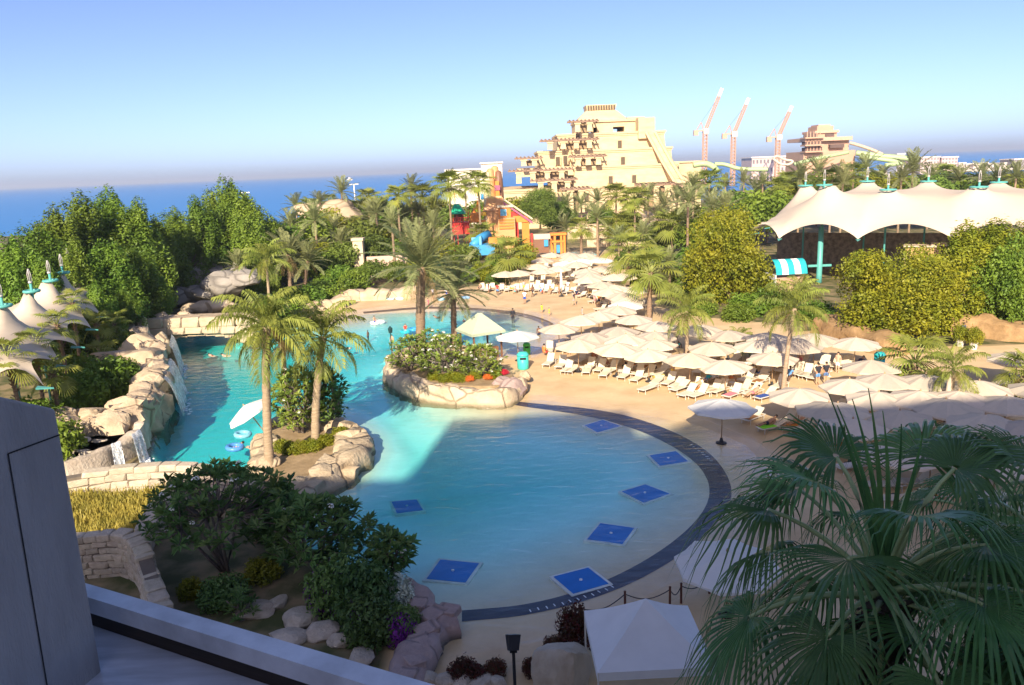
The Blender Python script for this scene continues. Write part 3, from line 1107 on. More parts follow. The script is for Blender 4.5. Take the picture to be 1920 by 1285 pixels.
ELEV = [80, 64, 48, 30, 10, -16]
FR_DATE = [pinnate('frond', e, 40 - abs(e) * .15, mat=lm_date, seed=i, n=40, ll=.20, wd=.013, droop=.2) for i, e in enumerate(ELEV)]
FR_COCO = [pinnate('frond', e, 74, mat=lm_coco, seed=20 + i, n=34, ll=.30, wd=.015, droop=.75) for i, e in enumerate([80, 62, 44, 24, 4, -22])]
FR_FAN = [fan('fan_leaf', e, .55, .62, 18, lm_fan, 40 + i, droop=.4, det=3, pr=.016) for i, e in enumerate(ELEV)]
DRYF = pinnate('dry_frond', -48, 30, mat=lm_dry, seed=99, n=26, ll=.2, wd=.012, droop=.8)


def crown_single(name, lib, nf, seed, isfan=False):
    """far palms: the fronds joined in one crown"""
    r = random.Random(seed)
    V, Fc = [], []
    for k in range(nf):
        src = lib[min(len(lib) - 1, int(len(lib) * (k + r.random() * .8) / nf))]
        mes = src if isinstance(src, tuple) else (src,)
        mt = Matrix.Rotation(k * 2.39996 + r.uniform(-.3, .3), 4, 'Z') @ Matrix.Scale(r.uniform(.85, 1.12), 4)
        for me in mes:
            nv = len(V)
            V += [tuple(mt @ v.co) for v in me.vertices]
            Fc += [tuple(i + nv for i in p.vertices) for p in me.polygons]
    return MB().add(V, Fc).mesh(name, (lib[0][0] if isfan else lib[0]).materials[0])


FAR_DATE = [crown_single('palm_crown', FR_DATE, 26, 3 + i) for i in range(2)]
FAR_COCO = [crown_single('palm_crown_coco', FR_COCO, 20, 5 + i) for i in range(1)]
FAR_FAN = [crown_single('palm_crown_fan', FR_FAN, 24, 8 + i, True) for i in range(2)]
UNIT_TRUNK = trunk_mesh('palm_trunk', 1.0, .05, .04, seed=2, rings=18, mat=bark)


def palm(label, base, crown, L=3.0, kind='date', nf=30, far=False, lean=None, r=.2, group=None, dry=4, name=None, z0=None, smat=None, seed=None):
    """base: ground point, crown: world point of the growing tip"""
    rr = random.Random(seed if seed is not None else int(base[0] * 13 + base[1] * 7))
    bz = base[2] if len(base) > 2 else 0
    nm = name or {'date': 'date_palm', 'coco': 'coconut_palm', 'fan': 'fan_palm'}[kind]
    t = thing(nm, label, 'palm tree', (base[0], base[1], bz), 0, group)
    h = crown[2] - bz
    ln = (crown[0] - base[0], crown[1] - base[1])
    if far:
        ob('trunk', UNIT_TRUNK, t, scale=(r / .05, r / .05, h))
        lib = {'date': FAR_DATE, 'coco': FAR_COCO, 'fan': FAR_FAN}[kind]
        ob('crown', lib[rr.randrange(len(lib))], t, (0, 0, h), (rr.uniform(-.12, .12), rr.uniform(-.12, .12), rr.uniform(0, 6.28)), (L, L, L * rr.uniform(.85, 1.05)))
        return t
    bt = {'date': .6, 'coco': 0.0, 'fan': .95}[kind]
    ob('trunk', trunk_mesh('trunk', h, r * 1.1, r * .85, ln, rr.randrange(999), mat=bark_coco if kind == 'coco' else bark, boots=bt,
                           bulge=.1 if kind == 'date' else .03), t)
    lib = {'date': FR_DATE, 'coco': FR_COCO, 'fan': FR_FAN}[kind]
    for k in range(nf):
        u = (k + rr.random() * .9) / nf
        i = min(5, int(6 * u))
        a = k * 2.39996 + rr.uniform(-.25, .25)
        s = L * rr.uniform(.85, 1.1) * (.85 if i == 0 else 1)
        tl = (rr.uniform(-.1, .1), rr.uniform(-.12, .12), a)
        cp = (ln[0] + math.cos(a) * r * .5, ln[1] + math.sin(a) * r * .5, h + .25 - u * .5)
        src = lib[i]
        if isinstance(src, tuple):
            f = ob('fan_leaf', src[0], t, cp, tl, s)
            ob('stalk', src[1], f)
        else:
            ob('frond', src, t, cp, tl, s)
    for k in range(dry):
        a = rr.uniform(0, 6.28)
        ob('dry_frond', DRYF, t, (ln[0] + math.cos(a) * r, ln[1] + math.sin(a) * r, h - .2), (0, 0, a), L * rr.uniform(.5, .75))
    return t


# ---- frangipani: bare forked branches with leaf rosettes at the tips
def rosette_mesh(seed, mat, n=13):
    r = random.Random(seed)
    m = MB()
    for k in range(n):
        a = k * 2.39996
        e = R_(r.uniform(-15, 65))
        L_ = r.uniform(.26, .40)
        d = Vector((math.cos(a) * math.cos(e), math.sin(a) * math.cos(e), math.sin(e)))
        s = Vector((-math.sin(a), math.cos(a), 0))
        w_ = .055
        p1 = d * L_ * .5 + Vector((0, 0, .015)); p2 = d * L_ - Vector((0, 0, .05))
        m.add([d * .03, p1 - s * w_, p2, p1 + s * w_], [(0, 1, 2, 3)])
    return m.mesh('leaf_rosette', mat)


ROS = [rosette_mesh(i, lm_plum) for i in range(3)]
flower_w = M('petal_white', (0.80, 0.78, 0.70), rough=.6, var=.05)
fl = MB()
for k in range(16):
    a, e = rng.uniform(0, 6.28), rng.uniform(.1, 1.4)
    c = Vector((math.cos(a) * math.cos(e), math.sin(a) * math.cos(e), math.sin(e) + .3)) * .11
    s = Vector((rng.uniform(-1, 1), rng.uniform(-1, 1), rng.uniform(-.3, .3))).normalized() * .04
    t_ = s.cross(c).normalized() * .04
    fl.add([c - s, c - t_, c + s, c + t_], [(0, 1, 2, 3)])
FLOWER = fl.mesh('flower_cluster', flower_w)
grey_bark = M('bark_grey', (0.24, 0.20, 0.17), c2=(0.15, 0.125, 0.11), rough=.9, scale=5, bump=.4)


def frangipani(label, x, y, z, rx, ry, h, n, nfl, seed, mat=None, ls=1.0, stem=.0, group=None):
    r = random.Random(seed)
    t = thing('frangipani', label, 'shrub', (x, y, z), 0, group)
    br = MB()
    tips = []
    for k in range(n):
        zz = 1 - 1.55 * (k + .5) / n
        a = k * 2.39996
        q = math.sqrt(max(0, 1 - zz * zz)) * r.uniform(.5, 1.12)
        tips.append(Vector((q * math.cos(a) * rx, q * math.sin(a) * ry, stem + (h - stem) * (.45 + .55 * zz * r.uniform(.85, 1.05)))))
    mains = [Vector((r.uniform(-.45, .45) * rx, r.uniform(-.45, .45) * ry, stem + (h - stem) * r.uniform(.3, .5))) for _ in range(7)]
    for p in mains: br.tube([(r.uniform(-.15, .15), r.uniform(-.15, .15), -.1), p * .5 + Vector((0, 0, -.1)), p], [.09, .07, .05], 6)
    for k, p in enumerate(tips):
        if k % 2 == 0:
            q = min(mains, key=lambda c: (c - p).length)
            br.tube([q, q.lerp(p, .5) + Vector((0, 0, -.12)), p], [.045, .035, .022], 5)
    ob('branches', br.mesh('branches', grey_bark, True), t)
    for k, p in enumerate(tips):
        s = r.uniform(.8, 1.25) * ls
        ob('leaf_rosette', ROS[r.randrange(3)], t, p, (r.uniform(-.4, .4), r.uniform(-.4, .4), r.uniform(0, 6.28)), s, mat)
    for k in range(nfl):
        p = tips[r.randrange(len(tips))]
        ob('flower_cluster', FLOWER, t, p + Vector((0, 0, .12)), (0, 0, r.uniform(0, 6)), r.uniform(.8, 1.4))
    return t

# ================================================================== LEFT ROCKS, WALLS, CASCADES
def ordinal(i):
    w = ['first', 'second', 'third', 'fourth', 'fifth', 'sixth', 'seventh', 'eighth', 'ninth', 'tenth', 'eleventh', 'twelfth', 'thirteenth', 'fourteenth',
         'fifteenth', 'sixteenth', 'seventeenth', 'eighteenth', 'nineteenth', 'twentieth']
    t = ['', '', 'twenty', 'thirty', 'forty', 'fifty', 'sixty', 'seventy', 'eighty', 'ninety']
    if i < 20: return w[i]
    if (i + 1) % 10 == 0: return t[(i + 1) // 10][:-1] + 'ieth'
    return t[(i + 1) // 10] + '-' + w[(i + 1) % 10 - 1]


cliff = thing('waterfall_cliff', 'tall cream rock cliff on the left of the channel with waterfalls over its rim', 'rock')
ridge = [G(u, v, z) for u, v, z in [(60, 800, 2.2), (112, 782, 2.2), (160, 775, 2.2), (200, 788, 2.2), (240, 770, 2.4), (270, 728, 2.7), (288, 690, 3.0), (288, 655, 3.2), (265, 625, 3.2), (235, 600, 3.2)]]
rock_bank('cliff_wall', [(p.x, p.y, p.z) for p in ridge], 1.9, 2.5, cliff, rock_m, amp=.4, seed=3, lean=.12)
for (u, v, z, sx_, sy_, sz_, rz) in [(215, 668, 3.0, 2.6, 2.0, 1.2, .3), (268, 668, 3.0, 2.0, 2.2, 1.5, .9), (280, 705, 2.6, 1.5, 1.8, 1.5, 1.2), (240, 755, 2.2, 1.7, 1.4, 1.1, .5),
                                     (235, 772, 2.0, 1.7, 1.3, 1.0, .2), (165, 775, 2.0, 1.9, 1.3, 1.1, -.2), (118, 780, 2.1, 1.2, 1.1, 1.0, .4), (140, 790, 1.7, 1.3, 1.0, .9, 0),
                                     (250, 690, 1.4, 1.6, 1.6, 1.7, 0), (262, 600, 3.4, 1.0, .9, 1.0, 0), (235, 622, 2.6, 1.8, 1.4, 1.3, 0), (298, 640, 2.4, 1.0, 1.4, 1.4, .3),
                                     (265, 640, 2.8, 2.2, 1.8, 1.3, .3)]:
    p = G(u, v, z)
    boulder(cliff, p.x, p.y, p.z - sz_ * .35, sx_, sy_, sz_, rz, rock_m)
low = thing('cascade_rocks', 'pale stacked boulders round the small plunge pool with the double cascade', 'rock')
for (u, v, z, sx_, sy_, sz_, rz) in [(125, 805, 1.6, 1.2, .9, .8, .2), (140, 830, 1.4, 1.5, 1.0, .8, -.1), (160, 848, 1.1, 1.5, 1.0, .9, .1), (128, 862, .9, 1.3, 1.0, .9, .3), (190, 835, 1.0, 1.3, .9, 1.2, .2),
                                     (190, 860, .1, 1.0, .7, .6, 0), (110, 840, 1.0, 1.3, 1.2, 1.0, 0), (165, 868, .5, 1.3, .9, .7, 0)]:
    p = G(u, v, z)
    boulder(low, p.x, p.y, p.z - sz_ * .45, sx_, sy_, sz_, rz, rock_pale)
rock_bank('cascade_lip', [(*G(u, v, 1.3).xy, z) for u, v, z in [(120, 865, 1.2), (165, 853, 1.25), (200, 838, 1.3), (228, 826, 1.3), (255, 812, 1.4), (268, 800, 1.8), (262, 785, 2.0)]], .7, 1.3, low, rock_pale, amp=.15, seed=41, lean=.25)
dark_water = water_mat('plunge_water', 1.5, .15, (0.25, 0.7, 0.55), 1.0)
pp = [G(u, v, 1.35).xy for u, v in [(140, 805), (200, 797), (245, 800), (250, 815), (212, 826), (180, 842), (140, 850)]]
tag(ob('plunge_pool_water', MB().prism(pp, .4, 1.35).mesh('plunge_pool_water', dark_water)), kind='structure')
tag(ob('plunge_pool_floor', MB().prism([q * 1.0 for q in pp], -.4, .395).mesh('plunge_pool_floor', rock_grey)), kind='structure')

fall_m = bpy.data.materials.new('falling_water')
fall_m.use_nodes = True
N, L = fall_m.node_tree.nodes, fall_m.node_tree.links
N.clear()
o_ = N.new('ShaderNodeOutputMaterial'); tc = N.new('ShaderNodeTexCoord'); mpn = N.new('ShaderNodeMapping'); mpn.inputs['Scale'].default_value = (5, 5, .35)
L.new(tc.outputs['Object'], mpn.inputs[0])
nz = N.new('ShaderNodeTexNoise'); nz.inputs['Scale'].default_value = 2; nz.inputs['Detail'].default_value = 6
L.new(mpn.outputs[0], nz.inputs['Vector'])
mr = N.new('ShaderNodeMapRange'); mr.inputs['From Min'].default_value = .35; mr.inputs['From Max'].default_value = .6; mr.inputs['To Max'].default_value = .9
L.new(nz.outputs['Fac'], mr.inputs['Value'])
d_ = N.new('ShaderNodeBsdfPrincipled'); d_.inputs['Base Color'].default_value = (.82, .86, .88, 1); d_.inputs['Roughness'].default_value = .3
t_ = N.new('ShaderNodeBsdfTransparent'); mx = N.new('ShaderNodeMixShader')
L.new(mr.outputs[0], mx.inputs[0]); L.new(t_.outputs[0], mx.inputs[1]); L.new(d_.outputs[0], mx.inputs[2]); L.new(mx.outputs[0], o_.inputs['Surface'])
foam_m = M('foam', (.80, .86, .86), rough=.5, var=.1)


def waterfall(label, lip0, lip1, z0, z1, out, n=10):
    """sheet of falling water from the lip line (two plan points at z0) down to z1, thrown out by vector out"""
    V, Fc = [], []
    S = 9
    for lay in range(2):
        b0 = len(V)
        for i in range(S + 1):
            t = i / S
            for k in range(n + 1):
                s = k / n
                p = lip0.lerp(lip1, s) + out * (t ** .55 * (1 + .12 * math.sin(k * 2.1 + lay)) + .08 * lay)
                V.append((p.x, p.y, z0 + (z1 - z0) * t + .03 * math.sin(k * 1.7)))
        for i in range(S):
            for k in range(n):
                q = b0 + i * (n + 1) + k
                Fc.append((q, q + 1, q + n + 2, q + n + 1))
    o = ob('waterfall', MB().add(V, Fc).mesh('waterfall', fall_m, True))
    tag(o, label, 'waterfall', 'waterfalls off the left rocks')
    f = MB()
    for k in range(26):
        s = rng.random()
        p = lip0.lerp(lip1, s) + out * rng.uniform(.9, 1.5)
        r = rng.uniform(.05, .17)
        f.lathe([(.01, .05), (r * .6, .04), (r, 0)], 7, (p.x + rng.uniform(-.2, .2), p.y + rng.uniform(-.2, .2), z1 + .01), False)
    ob('splash', f.mesh('splash', foam_m, True), o)


waterfall('white waterfall dropping beside the rock bridge', G(318, 652, 2.6).xy, G(322, 630, 2.6).xy, 2.8, WATER_Z, Vector((1.0, -.7)))
waterfall('wide misty waterfall down the middle of the cliff', G(308, 715, 2.5).xy, G(318, 675, 2.5).xy, 2.7, WATER_Z, Vector((1.3, -.6)))
waterfall('right hand stream of the double cascade', G(246, 820, 1.4).xy, G(262, 808, 1.4).xy, 1.55, WATER_Z, Vector((.75, -.9)), 6)
waterfall('left hand stream of the double cascade', G(208, 836, 1.4).xy, G(226, 829, 1.4).xy, 1.5, WATER_Z, Vector((.6, -1.0)), 6)
waterfall('thin trickle over the boulders left of the double cascade', G(185, 838, 1.1).xy, G(196, 832, 1.1).xy, 1.2, .0, Vector((.25, -.6)), 4)

# rock bridge of big carved blocks
br = thing('rock_bridge', 'cream rock bridge of large carved blocks spanning the channel', 'bridge')
bx0, bx1, by = -42.5, -27.5, 81.5
core = MB()
for i in range(15):
    x0 = bx0 + (bx1 - bx0) * i / 15
    x1 = bx0 + (bx1 - bx0) * (i + 1) / 15
    t = (i + .5) / 15
    arch = -.6 if t < .3 or t > .93 else .15 + .75 * math.sin(math.pi * (t - .3) / .63) ** .7
    core.b2(x0, x1 + .003 * i, by - .9, by + 2.2, arch, 2.75)
ob('core', core.mesh('bridge_core', rock_m), br)
r = random.Random(5)
for row, (za, zb) in enumerate([(0.0, .95), (.95, 1.9), (1.9, 2.95)]):
    x = bx0 - r.uniform(0, .8)
    while x < bx1:
        ln = r.uniform(1.5, 2.6)
        t = (x + ln / 2 - bx0) / (bx1 - bx0)
        if not (row == 0 and .28 < t < .94):
            lo = za + (.25 * math.sin(math.pi * (t - .3) / .63) if row == 1 and .3 < t < .93 else 0)
            ob('block', STONES[r.randrange(7)], br, (x + ln / 2, by - 1.0 + r.uniform(-.06, .06), (lo + zb) / 2), (r.uniform(-.04, .04), r.uniform(-.03, .03), r.uniform(-.05, .05)),
               (ln * 1.0, .75, (zb - lo) * 1.03), rock_m)
        x += ln
for u, v in [(262, 592), (300, 588), (345, 584)]:
    p = G(u, v, 3.0); boulder(br, p.x, p.y, 2.6, .9, .7, .6, 0, rock_m)

# grey tunnel rock over the lazy river
tun = thing('river_tunnel_rock', 'grey ridged rock tunnel behind the bridge below the dark hedge', 'rock')
pts = [AT(u, v, y) for u, v, y in [(275, 545, 108), (310, 515, 110), (350, 500, 112), (395, 492, 114), (440, 490, 115), (480, 500, 116)]]
rock_bank('tunnel_ridge', [(p.x, p.y, p.z - .5) for p in pts], 4.5, 4, tun, rock_grey, amp=.7, seed=9, lean=.5, step=.5)
for (u, v, s) in [(295, 555, 2.0), (330, 545, 2.4), (375, 540, 2.2), (420, 520, 2.6), (455, 515, 2.0)]:
    p = AT(u, v, 106); boulder(tun, p.x, p.y, p.z - s * .3, s * 1.3, s, s * .7, 0, rock_grey)
lr = thing('river_bank_rock', 'low sunlit rock bank in front of the lazy river', 'rock')
for (u, v, s) in [(385, 567, 1.5), (410, 563, 1.8), (360, 572, 1.3), (435, 572, 1.1)]:
    p = AT(u, v, 98); boulder(lr, p.x, p.y, p.z - s * .4, s * 1.4, s, s * .6, 0, rock_m)
rw = [G(u, v, .1).xy for u, v in [(385, 560), (400, 545), (440, 533), (500, 528), (520, 540), (500, 555), (450, 562)]]
tag(ob('lazy_river', MB().prism(rw, -.2, .1).mesh('lazy_river', M('river_teal', (0.06, 0.20, 0.20), rough=.12, var=.2, spec=.5, bump=.15, bscale=2))), kind='structure')
fence = thing('dark_fence', 'dark green slatted fence under the hedge above the grey rock', 'fence')
p0, p1 = AT(285, 480, 116), AT(395, 465, 120)
slat = MB().b2(-.28, .28, -.03, .03, 0, 2.4).mesh('slat', M('fence_green', (0.02, 0.05, 0.05), rough=.6))
for k in range(13):
    p = p0.lerp(p1, k / 12); ob('slat', slat, fence, (p.x, p.y, p.z - 2.4), (0, 0, math.atan2(p1.y - p0.y, p1.x - p0.x)), (1.1, 1, 1))

# stone walls on the near left
stone_wall('stone_wall', 'long stone wall between the grass bed and the cascade pool', [G(u, v, 1.6).xy for u, v in [(70, 897), (150, 886), (215, 876), (330, 870), (400, 876), (470, 893)]], .1,
           [1.5, 1.55, 1.65, 1.7, 1.6, 1.4], depth=.75, ch=.40, lens=(.7, 1.4), seed=4)
stone_wall('stone_wall', 'curved round-ended stone wall in front of the dry grass bed', [G(u, v, 2.0).xy for u, v in [(90, 1008), (170, 1000), (232, 996), (262, 1012), (278, 1060), (300, 1120), (330, 1180)]], -.2,
           [2.0, 2.0, 2.05, 2.0, 1.85, 1.6, 1.3], depth=.7, ch=.33, lens=(.35, 1.0), seed=6)
stone_wall('stone_wall', 'short slanting stone wall at the right end of the grass bed', [G(u, v, 1.2).xy for u, v in [(262, 1000), (280, 965), (305, 930), (335, 900)]], .1,
           [1.1, 1.15, 1.2, 1.3], depth=.8, ch=.36, lens=(.5, .9), seed=8)
# grass bed
bed = [G(u, v, .7).xy for u, v in [(90, 925), (240, 925), (310, 915), (300, 950), (262, 1005), (90, 1015)]]
tag(ob('grass_bed', MB().prism(bed, -.2, .62).mesh('grass_bed', M('bed_soil', (0.24, 0.17, 0.06), var=.3))), kind='structure')
r = np.random.default_rng(4)
bb = np.array([[p.x, p.y] for p in bed])
pts = r.uniform(bb.min(0), bb.max(0), (9000, 2))
pts = pts[inside(pts[:, 0], pts[:, 1], [tuple(q) for q in bb])]
n = len(pts)
an = r.uniform(0, 6.28, n)
h = r.uniform(.18, .5, n)
s = np.stack([np.cos(an), np.sin(an), np.zeros(n)], 1) * .035
b0 = np.concatenate([pts, np.full((n, 1), .6)], 1)
tp = b0 + np.stack([r.normal(0, .13, n), r.normal(0, .13, n), h], 1)
Q = np.stack([b0 - s, b0 + s, tp + s * .3, tp - s * .3], 1)
lm_grass = leafmat('dry_grass', (0.52, 0.42, 0.09), (0.26, 0.24, 0.05), orand=0, scale=1.4)
tag(ob('dry_grass', quads_mesh('dry_grass', Q, lm_grass)), 'yellow dry grass filling the bed between the stone walls', 'grass', kind='stuff')

# ================================================================== PALM ISLAND
isl = thing('palm_island_rock', 'low sunlit rock island under the two coconut palms', 'rock')
ip = [G(u, v, .5).xy for u, v in [(478, 888), (490, 840), (505, 800), (540, 778), (600, 776), (640, 790), (662, 815), (660, 850), (600, 885), (540, 915), (520, 940), (470, 915)]]
ob('soil', MB().prism(ip, -1.6, .42).mesh('island_soil', M('island_soil', (0.40, 0.29, 0.17), c2=(.24, .17, .09), bump=.6, bscale=4)), isl)
rock_bank('bank', [(*G(u, v, .9).xy, z) for u, v, z in [(600, 778, .6), (640, 790, .8), (661, 815, .9), (655, 848, .9), (615, 872, .85), (575, 892, .8), (545, 915, .8), (520, 945, .7), (500, 985, .7)]], 2.0, .9, isl, rock_m, amp=.3, seed=12, lean=.3)
rock_bank('bank', [(*G(u, v, .6).xy, z) for u, v, z in [(560, 772, .5), (520, 785, .5), (500, 815, .6), (488, 855, .6), (475, 890, .6)]], 1.2, .6, isl, rock_m, amp=.3, seed=14, lean=.3)
for (u, v, s) in [(655, 812, .9), (640, 795, .8), (500, 862, .7), (515, 830, .6), (600, 880, .8)]:
    p = G(u, v, .8); boulder(isl, p.x, p.y, p.z - s * .25, s * 1.3, s, s * .7, rng.uniform(0, 3), rock_m)
frangipani('glossy green shrub with sunlit leaves between the two island palms', *G(565, 812, .4).xy, .4, 1.7, 1.5, 4.4, 230, 14, 3, ls=1.15, mat=lm_plum_sunlit)
frangipani('darker shrub on the right of the island below the leaning palm', *G(618, 800, .4).xy, .4, 1.2, 1.2, 4.2, 150, 4, 5, ls=1.2)
for k, (u, v) in enumerate([(530, 845), (545, 850), (565, 848), (585, 845), (610, 835), (640, 820)]):
    p = G(u, v, .42); bush(ordinal(k) + ' low yellow green shrub from the left at the foot of the island palms', p.x, p.y, .55, .5, 'low shrubs on the island', lm_round, .4)


def palm_px(label, bu, bv, cu, cv, L, kind, bz=0.0, y=None, **kw):
    b_ = G(bu, bv, bz) if y is None else AT(bu, bv, y)
    c_ = AT(cu, cv, b_.y + kw.pop('dy', 0))
    return palm(label, (b_.x, b_.y, bz), c_, L, kind, **kw)


palm_px('tall coconut palm on the left of the island with a kinked pale trunk', 506, 876, 500, 612, 3.0, 'coco', .4, nf=26, r=.24, dry=7, seed=2)
palm_px('coconut palm on the right of the island with bright upright fronds', 592, 836, 606, 632, 3.2, 'coco', .4, nf=24, r=.24, dry=3, seed=11)
palm_px('slim coconut palm behind the kinked one on the island', 545, 800, 528, 640, 2.5, 'coco', .4, nf=16, r=.17, dry=7, seed=8)

# ================================================================== PLANTER PENINSULA
pl = thing('planter_bed', 'raised rock planter of the peninsula between the two pools', 'planter')
ring = [(955, 715), (920, 718), (850, 717), (785, 706), (750, 690), (742, 680), (750, 668), (800, 655), (870, 655), (930, 672), (955, 690), (970, 712)]
rw_ = [G(u, v, 1.1).xy for u, v in ring]
ob('soil', MB().prism(rw_, -1.0, .85).mesh('planter_soil', MATS['island_soil']), pl)
rock_bank('bank', [(*G(u, v, 1.25).xy, z) for u, v, z in [(968, 715, .9), (950, 727, 1.25), (920, 727, 1.25), (850, 726, 1.25), (780, 715, 1.25), (742, 694, 1.3), (730, 678, 1.3), (738, 664, 1.1), (790, 650, .9)]], 1.2, 1.25, pl, rock_m, amp=.22, seed=21, lean=.2)
for (u, v, sx_, sz_, m_) in [(955, 722, 1.5, 1.2, rock_pink), (938, 716, 1.2, 1.0, rock_pink), (975, 715, .9, .7, rock_m), (738, 690, .8, .8, rock_m), (775, 705, .7, .6, rock_m), (985, 700, .6, .45, rock_m)]:
    p = G(u, v, .9); boulder(pl, p.x, p.y, p.z - sz_ * .5, sx_, sx_ * .8, sz_, rng.uniform(0, 3), m_)
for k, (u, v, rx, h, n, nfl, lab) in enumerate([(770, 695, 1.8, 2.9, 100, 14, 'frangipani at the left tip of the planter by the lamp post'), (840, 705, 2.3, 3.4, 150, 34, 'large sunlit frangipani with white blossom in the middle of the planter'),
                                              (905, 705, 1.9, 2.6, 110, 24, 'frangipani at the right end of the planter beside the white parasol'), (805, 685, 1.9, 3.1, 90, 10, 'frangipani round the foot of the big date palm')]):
    p = G(u, v, .85); frangipani(lab, p.x, p.y, .8, rx, rx * .8, h, n, nfl, 40 + k, lm_plum_sunlit, ls=1.05)
red_fl = M('petal_red', (0.60, 0.03, 0.06), rough=.6); orange_fl = M('petal_orange', (0.65, 0.16, 0.03), rough=.6); purple_fl = M('petal_purple', (0.22, 0.025, 0.30), rough=.6, var=.3, scale=4)
for k, (u, v, m_, lab) in enumerate([(944, 700, red_fl, 'bright red flowers at the right end of the planter'), (880, 712, orange_fl, 'orange flowers along the planter front'), (915, 709, orange_fl, 'small orange flowers beside the red ones on the planter')]):
    p = G(u, v, 1.0); bush(lab, p.x, p.y, .34, .26, None, m_, .95, 'flower_clump')
for k, (u, v) in enumerate([(835, 712), (862, 712), (815, 708), (890, 706), (925, 705), (850, 708)]):
    p = G(u, v, 1.0); bush('low bright green ground plant, ' + ordinal(k) + ' of those edging the planter front', p.x, p.y, .55, .45, 'low plants edging the planter', lm_round, .8)
palm_px('large date palm rising from the planter with a thick scaly trunk', 790, 668, 790, 500, 4.7, 'date', .8, nf=44, r=.42, dry=2, seed=5)
palm_px('shorter date palm behind the large one on the peninsula', 852, 645, 850, 545, 4.2, 'date', .0, nf=32, r=.3, dry=3, seed=9)

# hut with pale green roof
hut = thing('lifeguard_hut', 'small lifeguard hut with pale green hipped roof behind the planter', 'hut', (*G(903, 668, 0).xy, 0), .5)
roof_g = M('roof_sage', (0.46, 0.52, 0.36), rough=.7, var=.08, streak=(1, 1, 12), scale=3)
ob('roof', MB().frustum((-1.7, 1.7, -1.7, 1.7, 2.55), (-.12, .12, -.12, .12, 4.1)).mesh('hut_roof', roof_g), hut)
ob('fascia', MB().frustum((-1.72, 1.72, -1.72, 1.72, 2.32), (-1.74, 1.74, -1.74, 1.74, 2.545)).mesh('hut_fascia', M('fascia', (.38, .44, .32))), hut)
for sx_ in (-1.4, 1.4):
    for sy_ in (-1.4, 1.4): ob('post', MB().b2(-.07, .07, -.07, .07, 0, 2.32).mesh('post', M('post_wood', (.18, .09, .05))), hut, (sx_, sy_, 0))
ob('counter', MB().b2(-1.2, 1.2, -1.2, -.8, 0, 1.0).mesh('counter', M('post_wood', (.18, .09, .05))), hut)


def bin_(label, x, y, c, h=1.25, r=.38):
    t = thing('litter_bin', label, 'bin', (x, y, fz(x, y)))
    m = M('bin_%s' % label[:12], c, rough=.4, var=.08)
    ob('body', MB().lathe([(r * .86, 0), (r, .1), (r, h * .8)], 18).mesh('bin_body', m, True), t)
    ob('lid', MB().lathe([(r * 1.06, h * .8), (r * 1.06, h * .86), (r * .7, h), (.05, h * 1.02)], 18).mesh('bin_lid', m, True), t)
    ob('slot', MB().b2(-r * .5, r * .5, -r * 1.02, -r * .9, h * .62, h * .74).mesh('slot', groove), t)


bin_('turquoise bin beside the white parasol on the peninsula', *G(981, 692).xy, (0.06, 0.50, 0.45), 1.5, .5)
bin_('bright green bin behind the turquoise one', *G(988, 662).xy, (0.08, 0.5, 0.08), 1.1, .34)
bin_('teal bin at the back of the beach by the short fan palm', *G(1648, 692).xy, (0.02, 0.36, 0.40), 1.4, .42)
lamp = thing('lamp_post', 'slim dark lamp post at the left tip of the planter', 'lamp', (*G(737, 690, .9).xy, .9))
ob('pole', MB().tube([(0, 0, 0), (0, 0, 3.0)], .05, 8).mesh('lamp_pole', M('lamp_green', (.02, .05, .05), rough=.4)), lamp)
ob('lantern', MB().lathe([(.05, 3.0), (.16, 3.05), (.2, 3.4), (.12, 3.5), (.02, 3.62)], 8).mesh('lantern', MATS['lamp_green']), lamp)

# ================================================================== HEDGE TREES ON THE LEFT
hedge = [(15, 425, 72), (62, 408, 80), (105, 368, 88), (150, 352, 92), (200, 343, 98), (243, 366, 97), (290, 392, 106), (330, 384, 112), (372, 362, 116), (430, 322, 121), (462, 352, 119), (402, 342, 126),
         (190, 440, 80), (240, 452, 84), (130, 446, 77), (272, 478, 88), (80, 476, 70), (505, 400, 124), (230, 540, 76), (180, 520, 73), (345, 420, 116), (310, 440, 110), (268, 420, 102)]
for k, (u, v, y) in enumerate(sorted(hedge)):
    p = AT(u, v, y)
    w_ = max(.75, min(1.35, p.z / 12.6 * 1.1)) * (1.0 if y > 79 else .85)
    tree('evergreen_tree', 'dense dark green upright evergreen, ' + ordinal(k) + ' from the left in the tall hedge', p.x, p.y, 'column', w_, p.z / 12.6, group='tall evergreens massed on the left')
for k, (u, v, y, s, lab) in enumerate([(200, 722, 57, 1.9, 'sunlit rounded bush in front of the cliff on the left'), (155, 735, 54, 1.5, 'looser bush left of the rounded one by the cliff'), (225, 700, 58, 1.2, 'small bush tucked against the cliff face')]):
    p = AT(u, v, y); bush(lab, p.x, p.y, s, s * 1.1, None, lm_hedge, p.z - s * .6)
for k, (u, v, y) in enumerate([(60, 640, 52), (110, 600, 58), (150, 650, 60), (95, 690, 50), (175, 600, 68), (40, 720, 48), (210, 600, 72), (130, 560, 66), (225, 630, 70), (185, 660, 64), (20, 660, 47), (60, 760, 44)]):
    p = AT(u, v, y)
    if k % 3 == 2:
        bush('dark undergrowth shrub, ' + ordinal(k // 3) + ' from the front below the left tent', p.x, p.y, 2.2, 2.6, 'undergrowth below the left tent', lm_hedge, -.2)
    else:
        palm('low fan palm, ' + ordinal(k - k // 3) + ' of the thicket below the left tent', (p.x, p.y, 0), (p.x + rng.uniform(-.3, .3), p.y, max(1.6, p.z - .4)), 1.7, 'fan', nf=14, r=.14, dry=1, group='fan palms below the left tent')
